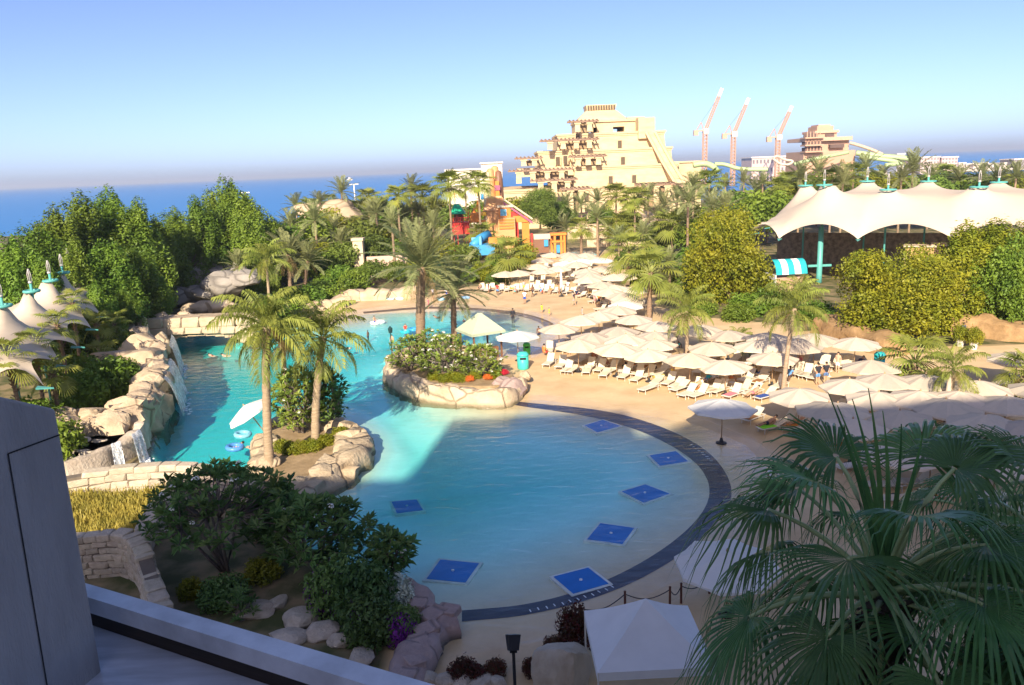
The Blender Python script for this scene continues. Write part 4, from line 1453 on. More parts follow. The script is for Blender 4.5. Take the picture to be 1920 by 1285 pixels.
for k, (u, v, y) in enumerate([(545, 560, 98), (600, 545, 105), (640, 515, 118), (665, 520, 116), (620, 525, 118), (575, 555, 100), (520, 575, 95), (480, 590, 90)]):
    p = AT(u, v, y); bush('clipped green hedge bush, ' + ordinal(k) + ' along the wall behind the bridge', p.x, p.y, 2.2, 2.0, 'clipped bushes behind the island', lm_hedge, max(-.4, p.z - 1.6))

# ================================================================== PALMS OF THE MIDDLE GROUND
mid = [  # base u,v, crown u,v, frond length, kind, label
    (450, 562, 446, 500, 2.6, 'date', 'small palm with a bare pale trunk standing in the lazy river bank'),
    (508, 600, 500, 488, 3.4, 'coco', 'slender tall palm just behind the island palms'),
    (545, 548, 540, 478, 4.6, 'date', 'wide date palm left of the clipped bushes'),
    (572, 545, 578, 490, 4.0, 'date', 'date palm leaning right beside the wide one'),
    (722, 462, 720, 405, 5.6, 'date', 'tall date palm behind the pink planter wall'),
    (655, 472, 652, 440, 4.6, 'date', 'grey green date palm left of the pink planter wall'),
    (905, 482, 905, 440, 3.6, 'fan', 'fan palm standing before the blue water slide'),
    (955, 530, 955, 482, 4.3, 'fan', 'full yellow green fan palm above the far parasols'),
    (1090, 482, 1090, 428, 3.0, 'fan', 'fan palm in front of the sandstone terraces'),
    (1177, 540, 1180, 472, 3.8, 'fan', 'fan palm at the upper end of the parasol field'),
    (1217, 605, 1219, 512, 3.4, 'fan', 'fan palm with a straight trunk among the middle parasols'),
    (1288, 690, 1287, 583, 2.9, 'coco', 'slim coconut palm with drooping yellow fronds in the parasol field'),
    (1382, 668, 1385, 640, 1.6, 'coco', 'young short palm between parasols'),
    (1468, 742, 1490, 578, 2.8, 'coco', 'coconut palm with a swollen shaggy crown base in the parasol field'),
    (1712, 742, 1716, 680, 2.7, 'fan', 'short stout fan palm among the right parasols'),
    (1775, 800, 1790, 690, 2.0, 'coco', 'thin half wilted palm right of the stout fan palm'),
    (1925, 760, 1925, 700, 2.0, 'fan', 'fan palm cut by the right edge of the view'),
    (1520, 585, 1500, 545, 2.4, 'coco', 'bright coconut palm in front of the striped kiosk'),
    (1650, 600, 1655, 560, 2.0, 'fan', 'small fan palm under the big round tree'),
    (1285, 470, 1285, 415, 4.6, 'date', 'spreading date palm left of the round yellow green tree'),
    (1340, 470, 1335, 392, 4.6, 'date', 'tall date palm behind the round yellow green tree'),
    (1420, 450, 1418, 372, 5.2, 'date', 'grey green date palm left of the big white tent'),
    (800, 445, 800, 412, 4.6, 'date', 'date palm left of the red play tower'),
    (560, 440, 556, 388, 4.8, 'date', 'date palm right of the tall hedge'),
    (622, 420, 622, 378, 4.2, 'fan', 'fan palm rising against the sea'),
]
for (bu, bv, cu, cv, L_, kd, lab) in mid:
    p = G(bu, bv)
    palm_px(lab, bu, bv, cu, cv, L_, kd, far=False if p.y < 150 else True, nf={'date': 30, 'coco': 20, 'fan': 22}[kd], r=.26 if kd != 'coco' else .16, dry=3)
# belt of palms and trees behind
belt = []
rb = random.Random(12)
spots = [(585, 395), (600, 380), (640, 360), (690, 372), (745, 368), (770, 355), (792, 372), (842, 352), (872, 350), (897, 345), (700, 415), (760, 410), (670, 398), (815, 385),
         (1120, 378), (1155, 368), (1185, 395), (1215, 372), (1245, 388), (1270, 372), (1300, 350), (1330, 345), (1360, 350), (1395, 342), (1430, 345), (1460, 352), (1090, 385), (1232, 410), (1190, 375), (1060, 385),
         (1500, 335), (1535, 325), (1560, 338), (1600, 330), (1625, 318), (1655, 330), (1690, 335), (1712, 322), (1745, 335), (1775, 330), (1800, 338), (1840, 333), (1870, 338), (1905, 335), (1580, 345), (1480, 342), (1640, 342)]
for (u, v) in spots:
    y = rb.uniform(150, 215) if u < 1480 else rb.uniform(150, 200)
    p = AT(u, v, y)
    belt.append((u, p, rb.choice(['date', 'date', 'fan']), rb.uniform(3.2, 4.8)))
belt.sort(key=lambda q: q[0])
for k, (u, p, kd, L_) in enumerate(belt):
    palm(('feather' if kd == 'date' else 'fan') + ' palm, ' + ordinal(k) + ' from the left in the distant palm belt', (p.x, p.y, 0), p, L_, kd, far=True, r=.24, group='palms of the distant belt')
rb = random.Random(77)
near_belt = []
for (u, v) in [(600, 440), (640, 455), (668, 425), (705, 400), (735, 420), (785, 400), (812, 425), (480, 440), (590, 415), (625, 430), (545, 425), (690, 440), (750, 435), (770, 448), (1060, 430), (1120, 410), (1140, 430), (1165, 425), (1205, 440), (1235, 455), (1260, 425), (1300, 440), (1255, 500), (1245, 540), (1310, 520), (1160, 450), (520, 470), (560, 480), (610, 470), (1440, 400), (1400, 405), (1360, 395), (1290, 380)]:
    y = rb.uniform(125, 165)
    if u > 1235 and v > 480: y = 100
    near_belt.append((u, AT(u, v, y), rb.choice(['date', 'fan', 'fan', 'date']), rb.uniform(2.8, 4.2)))
near_belt.sort(key=lambda q: q[0])
for k, (u, p, kd, L_) in enumerate(near_belt):
    palm(('feather' if kd == 'date' else 'fan') + ' palm, ' + ordinal(k) + ' from the left in the nearer palm belt behind the pools', (p.x, p.y, 0), p, L_, kd, far=True, r=.24, group='palms of the nearer belt')
k = 0
for (u, v, y, s) in [(700, 500, 122, 2.2), (745, 500, 122, 2.0), (790, 490, 126, 2.4), (830, 500, 122, 2.2), (870, 510, 118, 1.8), (905, 505, 120, 2.0), (930, 520, 112, 1.5), (660, 480, 140, 3.5), (720, 440, 160, 4), (780, 430, 165, 4), (480, 530, 112, 2.5), (440, 520, 118, 2.5), (700, 455, 135, 3), (760, 460, 135, 2.5), (820, 460, 138, 3), (870, 470, 135, 2.5), (940, 490, 125, 2.5), (980, 470, 140, 2.5), (1180, 480, 128, 2.5), (1230, 480, 120, 3), (1250, 520, 105, 2.5), (1270, 500, 110, 3), (1300, 480, 118, 3), (1200, 520, 112, 2), (640, 470, 130, 3), (600, 490, 125, 3), (1295, 540, 100, 2.2), (1320, 590, 86, 1.4), (575, 420, 150, 4.5), (610, 410, 160, 4), (680, 430, 150, 3.5), (740, 400, 185, 4.5), (780, 400, 190, 5), (850, 400, 190, 4), (900, 390, 200, 4), (965, 385, 200, 4), (1050, 400, 200, 4), (1130, 400, 205, 3.5), (1180, 415, 180, 3), (1240, 430, 150, 3),
                     (1310, 430, 140, 4), (1300, 400, 170, 4), (1380, 380, 160, 5), (1440, 380, 150, 5), (1480, 360, 170, 4), (1560, 350, 180, 5), (1600, 345, 190, 5), (1680, 345, 190, 5), (1760, 340, 190, 5), (1830, 345, 180, 5), (1900, 345, 170, 5),
                     (640, 390, 190, 4), (700, 385, 210, 5), (820, 385, 220, 4), (1740, 350, 170, 5), (1860, 352, 170, 5), (1640, 350, 185, 5), (1510, 345, 190, 5), (520, 440, 130, 4), (590, 470, 130, 3), (1420, 560, 95, 2.2), (1400, 590, 85, 2.0), (1385, 600, 82, 1.6), (1440, 585, 88, 2.0),
                     (1530, 605, 80, 1.8), (1550, 615, 78, 1.3), (1330, 570, 95, 2.0), (1580, 650, 72, 1.2)]:
    p = AT(u, v, y)
    bush('rounded green shrub, ' + ordinal(k) + ' of the planting behind the pools', p.x, p.y, s, s * .9, 'shrubs of the planting behind the pools', [lm_shrub, lm_hedge, lm_round][k % 3] if y > 100 else lm_hedge, max(-.3, p.z - s * .9))
    k += 1

# ================================================================== BROADLEAF TREES
def tree_px(lab, u, v, y, kind, s, sz, mat=None, k=None, zc=6.2):
    p = AT(u, v, y)
    return tree('broadleaf_tree', lab, p.x, p.y, kind, s, sz, mat=mat, z=p.z - zc * sz, k=k, group='broadleaf trees by the big tent')


tree_px('round yellow green tree left of the big white tent', 1368, 488, 93, 'round', 1.04, 1.12, k=0)
tree_px('wide yellow green tree right of the tent entrance', 1672, 548, 71, 'round', .98, .88, k=1)
tree_px('yellow green tree merging with the wide one on its right', 1755, 545, 74, 'round', .82, .9, k=0)
tree_px('darker green tree at the right edge of the view', 1905, 535, 72, 'round', .85, 1.0, mat=lm_hedge, k=1)
for k, (u, v, y, s, lab) in enumerate([(1815, 408, 73, 1.0, 'upright olive green tree left of two by the right edge'), (1862, 400, 75, 1.15, 'upright olive green tree second from the right edge'), (1918, 408, 77, 1.1, 'upright olive tree cut by the right edge'), (1345, 400, 112, .95, 'tall green tree behind the round one')]):
    p = AT(u, v, y)
    tree('broadleaf_tree', lab, p.x, p.y, 'column', s, p.z / 12.6, mat=lm_round, k=k, group='broadleaf trees by the big tent')
tree_px('dark green spreading tree right of the play tower', 1012, 388, 175, 'round', .85, .75, mat=lm_shrub, k=0)
tree_px('spreading tree behind the play tower right of the dark one', 1045, 398, 185, 'round', .7, .7, mat=lm_shrub, k=1)

# ================================================================== NEAR SHRUBS
p = G(415, 1085); frangipani('large shaded frangipani nearest the stone wall on the left', p.x, p.y + .6, -.1, 3.2, 2.6, 4.9, 170, 12, 61, ls=1.5, stem=1.6)
p = G(605, 1085); frangipani('shaded frangipani beside the pool right of the largest one', p.x, p.y, -.1, 2.2, 1.8, 3.7, 130, 8, 62, ls=1.5, stem=.8)
p = G(740, 1110); frangipani('small frangipani leaning over the pool at the rock corner', p.x, p.y, 0, .95, .8, 2.6, 40, 2, 63, ls=1.5, stem=.8)
p = G(530, 1040); frangipani('frangipani between the two large ones by the water', p.x, p.y, -.1, 1.6, 1.6, 3.3, 80, 3, 64, ls=1.5, stem=.6)
p = G(455, 1160); frangipani('low frangipani seedling above the hotel ledge', p.x, p.y, 0, .6, .6, 1.2, 16, 0, 65, ls=1.0)
for k, (u, v, s, sz, m_, lab) in enumerate([(640, 1140, 1.2, 1.5, None, 'dark bushy bougainvillea left of the white flowers'), (690, 1160, 1.2, 1.6, None, 'dark bushy bougainvillea right below the white flowers'), (622, 1140, .8, 1.1, purple_fl, 'purple bougainvillea between the frangipanis'),
                                            (755, 1195, .7, .9, None, 'bougainvillea bush at the rock edge above the ledge'), (752, 1205, .5, .8, purple_fl, 'purple bougainvillea blossom at the rock edge'), (690, 1178, .7, .9, purple_fl, 'purple bougainvillea below the white flowers'),
                                            (742, 1145, .75, 1.0, M('petal_cream', (.55, .60, .48), rough=.6), 'shrub covered with small white flowers by the pool corner'), (695, 1200, 1.0, 1.2, None, 'dark bush just above the ledge on the right'),
                                            (360, 1120, .5, .6, lm_round, 'small bright green plant in a patch of sun above the ledge'), (495, 1085, .7, .7, lm_round, 'bright low plant with red tips in a patch of sun'), (420, 1130, .9, .8, None, 'dark bush beside the stems of the largest frangipani')]):
    p = G(u, v); bush(lab, p.x, p.y, s, sz, None, m_ or lm_plum, -.05, 'flowering_shrub' if m_ else 'shrub')
for k, (u, v, s) in enumerate([(480, 1150, .9), (520, 1135, .6), (560, 1165, 1.0), (600, 1190, .8), (640, 1205, .6), (540, 1200, .8), (680, 1235, .7), (590, 1150, .5)]):
    p = G(u, v); o = boulder(None, p.x, p.y, .1, s, s * .8, s * .5, rng.uniform(0, 3), rock_pale, name='garden_rock', small=True)
    tag(o, 'pale weathered rock, ' + ordinal(k) + ' of the group just above the hotel ledge', 'rock', 'pale rocks above the ledge')
for k, (u, v, s) in enumerate([(800, 1280, .55), (835, 1280, .5), (870, 1283, .5), (905, 1285, .55), (935, 1285, .4), (770, 1275, .4)]):
    p = G(u, v); o = boulder(None, p.x, p.y, .1, s, s * .8, s * .6, rng.uniform(0, 3), rock_pale, name='garden_rock', small=True)
    tag(o, 'white edging rock, ' + ordinal(k) + ' of the row at the foot of the floodlight', 'rock', 'white edging rocks at the bottom')
o = boulder(None, *G(1052, 1290).xy, .55, 1.15, 1.0, 1.5, .4, rock_pale, 3, name='garden_rock'); tag(o, 'large pale boulder beside the white canopy at the bottom', 'rock')
# rock corner of the pool
rc = thing('pool_corner_rock', 'pinkish grey rock corner where the dark band meets the garden', 'rock')
rock_bank('bank', [(*G(u, v, .5).xy, z) for u, v, z in [(850, 1150, .45), (815, 1160, .55), (795, 1185, .6), (782, 1220, .6), (765, 1265, .6), (745, 1310, .6)]], 1.3, .6, rc, rock_pink, amp=.16, seed=31, lean=.25)
rock_bank('bank', [(*G(u, v, .5).xy, z) for u, v, z in [(815, 1150, .5), (790, 1125, .6), (770, 1105, .5), (740, 1090, .4)]], 1.2, .5, rc, rock_pink, amp=.18, seed=33, lean=.25)
for (u, v, sx_) in [(840, 1143, .55), (812, 1150, .6), (800, 1178, .55), (785, 1205, .6), (776, 1235, .55), (785, 1130, .5), (762, 1265, .5)]:
    p = G(u, v, .62); ob('slab', STONES[rng.randrange(7)], rc, (p.x, p.y, .55), (rng.uniform(-.1, .1), rng.uniform(-.1, .1), rng.uniform(0, 3)), (sx_ * 1.6, sx_ * 1.2, .3), rock_pink)

# ================================================================== NEAR FAN PALM (right foreground)
EL2 = [84, 68, 52, 36, 20, 4, -14, -34, -52]
FGF = [fan('near_fan_leaf', e, 1.5, 1.3, 38, lm_fg, 200 + i, droop=.6 + .4 * (e < 40), bend=34, spread=125, det=7, pmat=petiole_fg, pr=.034, free=.42) for i, e in enumerate(EL2)]


def near_palm(label, cx, cy, cz, nf, seed, s=1.0, elr=(0, 9), r=.26):
    rr = random.Random(seed)
    t = thing('fan_palm', label, 'palm tree', (cx, cy, 0))
    ob('trunk', trunk_mesh('trunk', cz - .1, r, r * .9, (0, 0), seed, boots=.95, mat=M('bark_near', (0.10, 0.075, 0.05), c2=(.05, .04, .03), rough=.95, bump=1, bscale=6)), t)
    for k in range(nf):
        u = (k + rr.random() * .9) / nf
        i = min(elr[1] - 1, elr[0] + int((elr[1] - elr[0]) * u ** .85))
        a = k * 2.39996 + rr.uniform(-.3, .3)
        f = ob('fan_leaf', FGF[i][0], t, (math.cos(a) * r * .4, math.sin(a) * r * .4, cz + .25 - u * .5), (rr.uniform(-.12, .12), rr.uniform(-.12, .12), a), s * rr.uniform(.88, 1.12))
        ob('stalk', FGF[i][1], f)
    return t


c_ = AT(1655, 1110, 8.9)
np_ = near_palm('large dark fan palm in the right foreground with drooping leaf tips', c_.x, c_.y, c_.z, 30, 5)
for (u, v) in [(1552, 735), (1598, 748), (1628, 728), (1570, 760), (1690, 795), (1655, 770), (1735, 790)]:      # unopened spear leaves
    tip = AT(u, v, 8.7 + rng.uniform(-.3, .3)) - Vector((c_.x, c_.y, 0))
    b0 = Vector((rng.uniform(-.08, .08), rng.uniform(-.08, .08), c_.z))
    ctl = b0.lerp(tip, .55) + Vector((0.12, 0, .12))
    pts = [b0.lerp(ctl, t / 10).lerp(ctl.lerp(tip, t / 10), t / 10) for t in range(11)]
    V, Fc = [], []
    for i, p in enumerate(pts):
        w_ = .006 + .032 * math.sin(math.pi * min(1, .25 + i / 10 * .75)) ** 1.5
        V += [p + Vector((-w_, 0, 0)), p + Vector((0, -w_ * .6, 0)), p + Vector((w_, 0, 0))]
    for i in range(10):
        a = i * 3
        Fc += [(a, a + 3, a + 4, a + 1), (a + 1, a + 4, a + 5, a + 2)]
    ob('spear_leaf', MB().add(V, Fc).mesh('spear_leaf', lm_fg), np_)
c_ = AT(2010, 1090, 8.6)
near_palm('dark fan palm reaching in from the lower right edge', c_.x, c_.y, c_.z, 20, 9, .9)
c_ = AT(1850, 1330, 8.6)
near_palm('lower dark fan palm below the large one at the bottom right', c_.x, c_.y, c_.z, 16, 13, .95, (0, 5))
c_ = AT(1890, 985, 15)
near_palm('feathery fan palm seen behind the large foreground palm', c_.x, c_.y, c_.z, 22, 15, .95)

# ================================================================== PARASOLS
cloth = M('parasol_cloth', (0.68, 0.58, 0.46), rough=.85, var=.04, scale=4, transl=.22, orand=.13, bump=.06, bscale=25)
cloth_w = M('parasol_white', (0.80, 0.79, 0.76), rough=.8, var=.03, transl=.25)
wood_p = M('parasol_pole', (0.42, 0.28, 0.16), rough=.5, var=.15)
dark_metal = M('dark_metal', (0.03, 0.03, 0.035), rough=.45, var=.2)


def parasol_parts(prefix, R=2.0, za=2.75, zr=2.2, n=8, dome=0.0):
    m = MB()
    prof = [(0, za), (.35, za - (za - zr) * (.30 - dome * .2)), (.7, za - (za - zr) * (.66 - dome * .22)), (1.0, zr)]
    rings = []
    for (q, z) in prof[1:]:
        base = len(m.v)
        for k in range(n * 2):
            a = math.pi * k / n
            rr = R * q * (1.0 if k % 2 == 0 else math.cos(math.pi / n) * .985)
            zz = z if k % 2 == 0 else z - .065 * q
            m.v.append((rr * math.cos(a), rr * math.sin(a), zz))
        rings.append(base)
    base = len(m.v)
    for k in range(n * 2):
        a = math.pi * k / n
        rr = R * (1.005 if k % 2 == 0 else math.cos(math.pi / n) * .99)
        m.v.append((rr * math.cos(a), rr * math.sin(a), zr - .14))
    rings.append(base)
    m.v.append((0, 0, za))
    top = len(m.v) - 1
    N2 = n * 2
    for k in range(N2): m.f.append((top, rings[0] + k, rings[0] + (k + 1) % N2))
    for a, b_ in zip(rings[:-1], rings[1:]):
        for k in range(N2): m.f.append((a + k, b_ + k, b_ + (k + 1) % N2, a + (k + 1) % N2))
    can = m.mesh(prefix + 'canopy', cloth)
    pole = MB().tube([(0, 0, 0.0), (0, 0, za - .03)], .035, 8).mesh(prefix + 'pole', wood_p, True)
    base_ = MB().lathe([(.32, 0), (.32, .07), (.12, .12), (.07, .35), (.05, .36)], 14).mesh(prefix + 'base', dark_metal)
    fin = MB().lathe([(.05, za - .02), (.06, za + .03), (.02, za + .12)], 8).mesh(prefix + 'finial', wood_p)
    rib = MB().tube([(.04, 0, za - .12), (R * .98, 0, zr - .02)], .014, 4)
    rib.tube([(.04, 0, zr - .25), (R * .5, 0, zr + (za - zr) * .45)], .012, 4)
    return can, pole, base_, fin, rib.mesh(prefix + 'rib', wood_p)


PAR = parasol_parts('parasol_')


def parasol(label, x, y, group, mat=None, ribs=False, rz=None, s=1.0, tilt=0.0):
    t = thing('parasol', label, 'parasol', (x, y, fz(x, y)), rz if rz is not None else rng.uniform(0, .8), group, s * rng.uniform(.94, 1.05))
    t.rotation_euler = (rng.uniform(-.035, .035), rng.uniform(-.035, .035), t.rotation_euler[2])
    ob('canopy', PAR[0], t, mat=mat or cloth)
    ob('pole', PAR[1], t)
    ob('base', PAR[2], t)
    ob('finial', PAR[3], t)
    if ribs:
        for k in range(8): ob('rib', PAR[4], t, rot=(0, 0, k * math.pi / 4))
    return t


def px_par(lst, zone, group, mat=None):
    lst = sorted(lst)
    for k, (u, v) in enumerate(lst):
        p = G(u, v, 2.75)
        lab = ('white' if mat else 'cream') + ' parasol, ' + ordinal(k) + ' from the left ' + zone
        parasol(lab, p.x, p.y, group, mat)
        PARS.append((p.x, p.y, lab, group))


PARS = []
px_par([(1083, 638), (1155, 645), (1217, 653), (1293, 664), (1362, 673), (1450, 658)], 'in the row just behind the front loungers', 'front row parasols')
px_par([(1108, 622), (1160, 613), (1173, 628), (1230, 634), (1228, 619), (1047, 605)], 'in the second row of the parasol field', 'second row parasols')
px_par([(1090, 594), (1123, 585), (1157, 575), (1188, 588), (1232, 603)], 'along the curve of the far pool beach', 'parasols round the far pool bend')
px_par([(1313, 610), (1335, 640), (1367, 616), (1420, 638), (1440, 623), (1497, 639), (1527, 627), (1604, 632)], 'in the back row under the palms and hedge', 'back row parasols')
px_par([(1500, 727), (1552, 752), (1573, 752), (1645, 733), (1595, 707), (1635, 677), (1660, 700)], 'in the cluster left of the stout fan palm', 'parasols left of the stout fan palm')
px_par([(1691, 766), (1738, 702), (1834, 716), (1772, 749), (1890, 744), (1847, 778), (1909, 661), (1800, 735), (1925, 790), (1960, 720), (1725, 735)], 'in the cluster right of the stout fan palm', 'parasols right of the stout fan palm')
px_par([(1598, 784), (1750, 830), (1870, 850), (1905, 930), (1690, 835)], 'among those half hidden by the foreground palm', 'parasols behind the foreground palm')
px_par([(947, 509), (972, 508), (1018, 503), (1047, 499), (1098, 504), (1105, 511), (1103, 519), (1127, 528), (1153, 533), (1140, 541), (1167, 547), (1177, 556)], 'along the front of the far parasol group', 'front of the far parasol group')
px_par([(1017, 483), (1033, 473), (1065, 474), (1072, 480), (1097, 473), (1113, 479), (1007, 495), (1162, 492), (1167, 514), (1193, 535), (1082, 492), (1130, 500), (1150, 515)], 'at the back of the far parasol group', 'back of the far parasol group')
px_par([(1057, 488), (1092, 486), (1128, 483), (1173, 564)], 'among the brighter ones of the far group', 'white parasols of the far group', cloth_w)
p = G(970, 620, 2.75); parasol('bright white parasol standing alone on the peninsula tip', p.x, p.y, 'lone parasols', cloth_w, True)
p = G(1354, 752, 2.6); parasol('shaded parasol standing alone in the shallow water', p.x, p.y, 'lone parasols', cloth_w, True)
p = G(1365, 1036, 2.6); parasol('pale parasol at the near beach behind the rope posts', p.x, p.y, 'lone parasols', cloth_w, True, s=1.0)
# folded parasols
fold = MB()
for k in range(8):
    a = k * math.pi / 4
    d = Vector((math.cos(a), math.sin(a), 0)); s_ = Vector((-d.y, d.x, 0))
    fold.add([(0, 0, 2.9), d * .1 + s_ * .03 + Vector((0, 0, 2.3)), d * .2 + s_ * .02 + Vector((0, 0, 1.1)), d * .16 + Vector((0, 0, 1.0)), d * .2 - s_ * .02 + Vector((0, 0, 1.1)), d * .1 - s_ * .03 + Vector((0, 0, 2.3))],
             [(0, 1, 5), (1, 2, 3, 4, 5)])
fold.lathe([(.15, 1.02), (.17, 1.4), (.12, 2.2), (.02, 2.9)], 10)
FOLD = fold.mesh('folded_cloth', cloth)
for (u, v, lab, m_) in [(1053, 556, 'tall white folded parasol at the far beach', cloth_w), (1773, 800, 'folded parasol leaning right of the stout fan palm', cloth)]:
    p = G(u, v)
    t = thing('folded_parasol', lab, 'parasol', (p.x, p.y, fz(p.x, p.y)), 0, None, 1.25)
    ob('cloth', FOLD, t, mat=m_); ob('pole', PAR[1], t); ob('base', PAR[2], t)
# tilted sun shade on the island shore
p = G(488, 850, 0)
t = thing('tilted_parasol', 'white parasol leaning over at the island shore', 'parasol', (*G(505, 822, .3).xy, .3), 0)
t.rotation_euler = (.1, -.5, 0)
ob('canopy', PAR[0], t, scale=(.78, .78, 1), mat=cloth_w)
ob('pole', PAR[1], t)
ob('finial', PAR[3], t)

# ================================================================== LOUNGERS
sling = M('lounger_sling', (0.64, 0.57, 0.45), rough=.8, var=.05, bump=.05)
frame_w = M('lounger_frame', (0.66, 0.63, 0.57), rough=.35, var=.04)
LG = {
    'seat': MB().b2(-.22, .98, -.31, .31, .345, .37).mesh('lounger_seat', sling),
    'backrest': MB().box(0, 0, 0, .78, .62, .025).mesh('lounger_back', sling),
    'leg': MB().tube([(0, 0, 0), (0, 0, .34)], .022, 6).mesh('lounger_leg', frame_w),
    'arm': MB().tube([(-.3, 0, .34), (-.3, 0, .56), (.1, 0, .56), (.12, 0, .34)], .018, 5).mesh('lounger_arm', frame_w),
}
fr = MB()
for s_ in (-1, 1): fr.tube([(-.95, .33 * s_, .34), (1.0, .33 * s_, .34)], .022, 6)
fr.tube([(1.0, -.33, .34), (1.0, .33, .34)], .022, 6).tube([(-.95, -.33, .34), (-.95, .33, .34)], .022, 6)
LG['frame'] = fr.mesh('lounger_frame', frame_w)
towel_m = {c: M('towel_' + c, v, rough=.95, var=.1, bump=.3, bscale=30) for c, v in {'yellow': (.72, .45, .05), 'orange': (.55, .22, .05), 'white': (.75, .73, .7), 'blue': (.04, .09, .32), 'red': (.5, .04, .05), 'lime': (.25, .75, .04), 'pink': (.6, .2, .25), 'brown': (.30, .14, .05), 'aqua': (.05, .4, .5)}.items()}
TOWEL = MB().b2(-.18, .9, -.29, .29, .375, .395).mesh('towel', towel_m['white'])
TOWEL_B = MB().box(0, 0, 0, .76, .58, .02).mesh('towel_b', towel_m['white'])


def lounger(label, x, y, rz, back=48, group=None, towel=None, s=1.0, tlab=None):
    t = thing('sun_lounger', label, 'sun lounger', (x, y, max(fz(x, y), -.3)), rz, group, s)
    ob('seat', LG['seat'], t)
    e = R_(back)
    ob('backrest', LG['backrest'], t, (-.22 - .39 * math.cos(e), 0, .36 + .39 * math.sin(e)), (0, e, 0))
    ob('frame', LG['frame'], t)
    for lx in (-.75, .8):
        for ly in (-.33, .33): ob('leg', LG['leg'], t, (lx, ly, 0))
    if towel and len((towel + ' towel ' + (tlab or 'on the ' + label)).split()) <= 16:
        w_ = ob('beach_towel', TOWEL, None, (x, y, t.location.z), (0, 0, rz), s, towel_m[towel])
        tag(w_, towel + ' towel ' + (tlab or 'on the ' + label), 'towel', 'towels on loungers')
    return t


def face(x, y, cx, cy): return math.atan2(cy - y, cx - x)


LR = random.Random(3)
front = [(1030, 686, 60, None), (1053, 690, 60, None), (1073, 699, 8, None), (1106, 694, 55, None), (1126, 697, 55, None), (1147, 700, 55, 'yellow'), (1177, 700, 55, 'yellow'), (1197, 704, 55, None), (1216, 709, 55, None), (1216, 734, 8, None),
         (1255, 722, 50, None), (1275, 734, 30, None), (1290, 744, 40, None), (1311, 746, 50, None), (1350, 738, 62, None), (1392, 738, 55, 'orange'), (1402, 716, 55, None), (1425, 718, 55, None), (1238, 706, 30, 'yellow'), (1330, 716, 15, 'blue')]
for k, (u, v, bk, tw) in enumerate(front):
    p = G(u, v); lounger('white lounger, ' + ordinal(k) + ' from the left of the front row facing the pool', p.x, p.y, face(p.x, p.y, -6, 40) + LR.uniform(-.12, .12), bk, 'front row loungers', tw)
shade = [(1412, 790, 35, 'brown'), (1447, 808, 20, 'lime'), (1490, 806, 30, 'orange'), (1520, 800, 30, 'orange'), (1412, 742, 40, None), (1436, 750, 40, 'blue')]
for k, (u, v, bk, tw) in enumerate(shade):
    p = G(u, v); lounger('lounger with towels, ' + ordinal(k) + ' from the left beside the lone shaded parasol', p.x, p.y, face(p.x, p.y, -2, 36) + LR.uniform(-.2, .2), bk, 'loungers at the shadow edge', tw)
back_r = [(1545, 690, 55), (1566, 690, 55), (1588, 691, 55), (1512, 708, 60), (1528, 712, 60), (1496, 704, 60), (1390, 705, 55), (1475, 690, 50), (1440, 700, 50)]
for k, (u, v, bk) in enumerate(back_r):
    p = G(u, v); lounger('cream lounger, ' + ordinal(k) + ' of those by the couple under the back parasols', p.x, p.y, face(p.x, p.y, 4, 40) + LR.uniform(-.12, .12), bk, 'loungers by the couple', None)
far_l = []
for k in range(26):
    u = 905 + k * 9.2
    v = 545 + max(0, (u - 1010)) * .08 + (2 if k % 2 else 0)
    p = G(u, v)
    tw = [None, None, 'orange', None, 'white', None, 'yellow', None][k % 8]
    lounger('lounger, ' + ordinal(k) + ' from the left in the line along the far beach', p.x, p.y, face(p.x, p.y, -6, 60) + LR.uniform(-.15, .15), LR.choice([50, 55, 60, 25]), 'loungers along the far beach', tw)
tows = [None, None, 'white', None, 'blue', None, 'orange', None, 'pink', None, None, 'brown']
for k, (x, y, lab, grp) in enumerate(PARS):
    tgt = (-4, 38) if y < 78 else (-4, 78)
    an = face(x, y, *tgt)
    for j, sgn in enumerate((-1, 1)):
        px_, py_ = x + math.sin(an) * .85 * sgn + .3 * math.cos(an), y - math.cos(an) * .85 * sgn + .3 * math.sin(an)
        short = lab.replace(' from the left', '')
        lounger(('left' if sgn < 0 else 'right') + ' lounger under ' + short, px_, py_, an + LR.uniform(-.15, .15), LR.choice([50, 30, 55, 10]), 'loungers shaded by ' + grp, tows[(k * 2 + j) % 12] if y < 90 and LR.random() < .6 else None, tlab='below ' + lab.replace('cream ', '').replace(' from the left', '').replace('in the row ', '').replace('in the cluster ', '').replace('among those ', '').replace('along the ', 'at the '))

# low round tables
TB = (MB().lathe([(.24, .44), (.24, .47)], 14).mesh('table_top', frame_w), MB().lathe([(.03, .03), (.03, .44)], 8).mesh('table_leg', frame_w), MB().lathe([(.16, 0), (.15, .03)], 12).mesh('table_foot', frame_w))
for k, (u, v) in enumerate([(1092, 698), (1164, 704), (1233, 716), (1335, 735), (1372, 728), (1555, 706), (1062, 553), (1000, 549), (1460, 748), (1425, 780)]):
    p = G(u, v)
    t = thing('side_table', 'small white side table, ' + ordinal(k) + ' of those between the loungers', 'table', (p.x, p.y, fz(p.x, p.y)), 0, 'side tables')
    ob('table_top', TB[0], t); ob('leg', TB[1], t); ob('foot', TB[2], t)

# ================================================================== PEOPLE
skins = [M('skin_%d' % i, c, rough=.6, var=.06) for i, c in enumerate([(.52, .31, .20), (.38, .21, .13), (.16, .085, .055), (.60, .38, .27)])]
hairs = M('hair_dark', (.025, .018, .014), rough=.7)
def fabric(n_, c): return M('fabric_' + n_, c, rough=.9, var=.08)


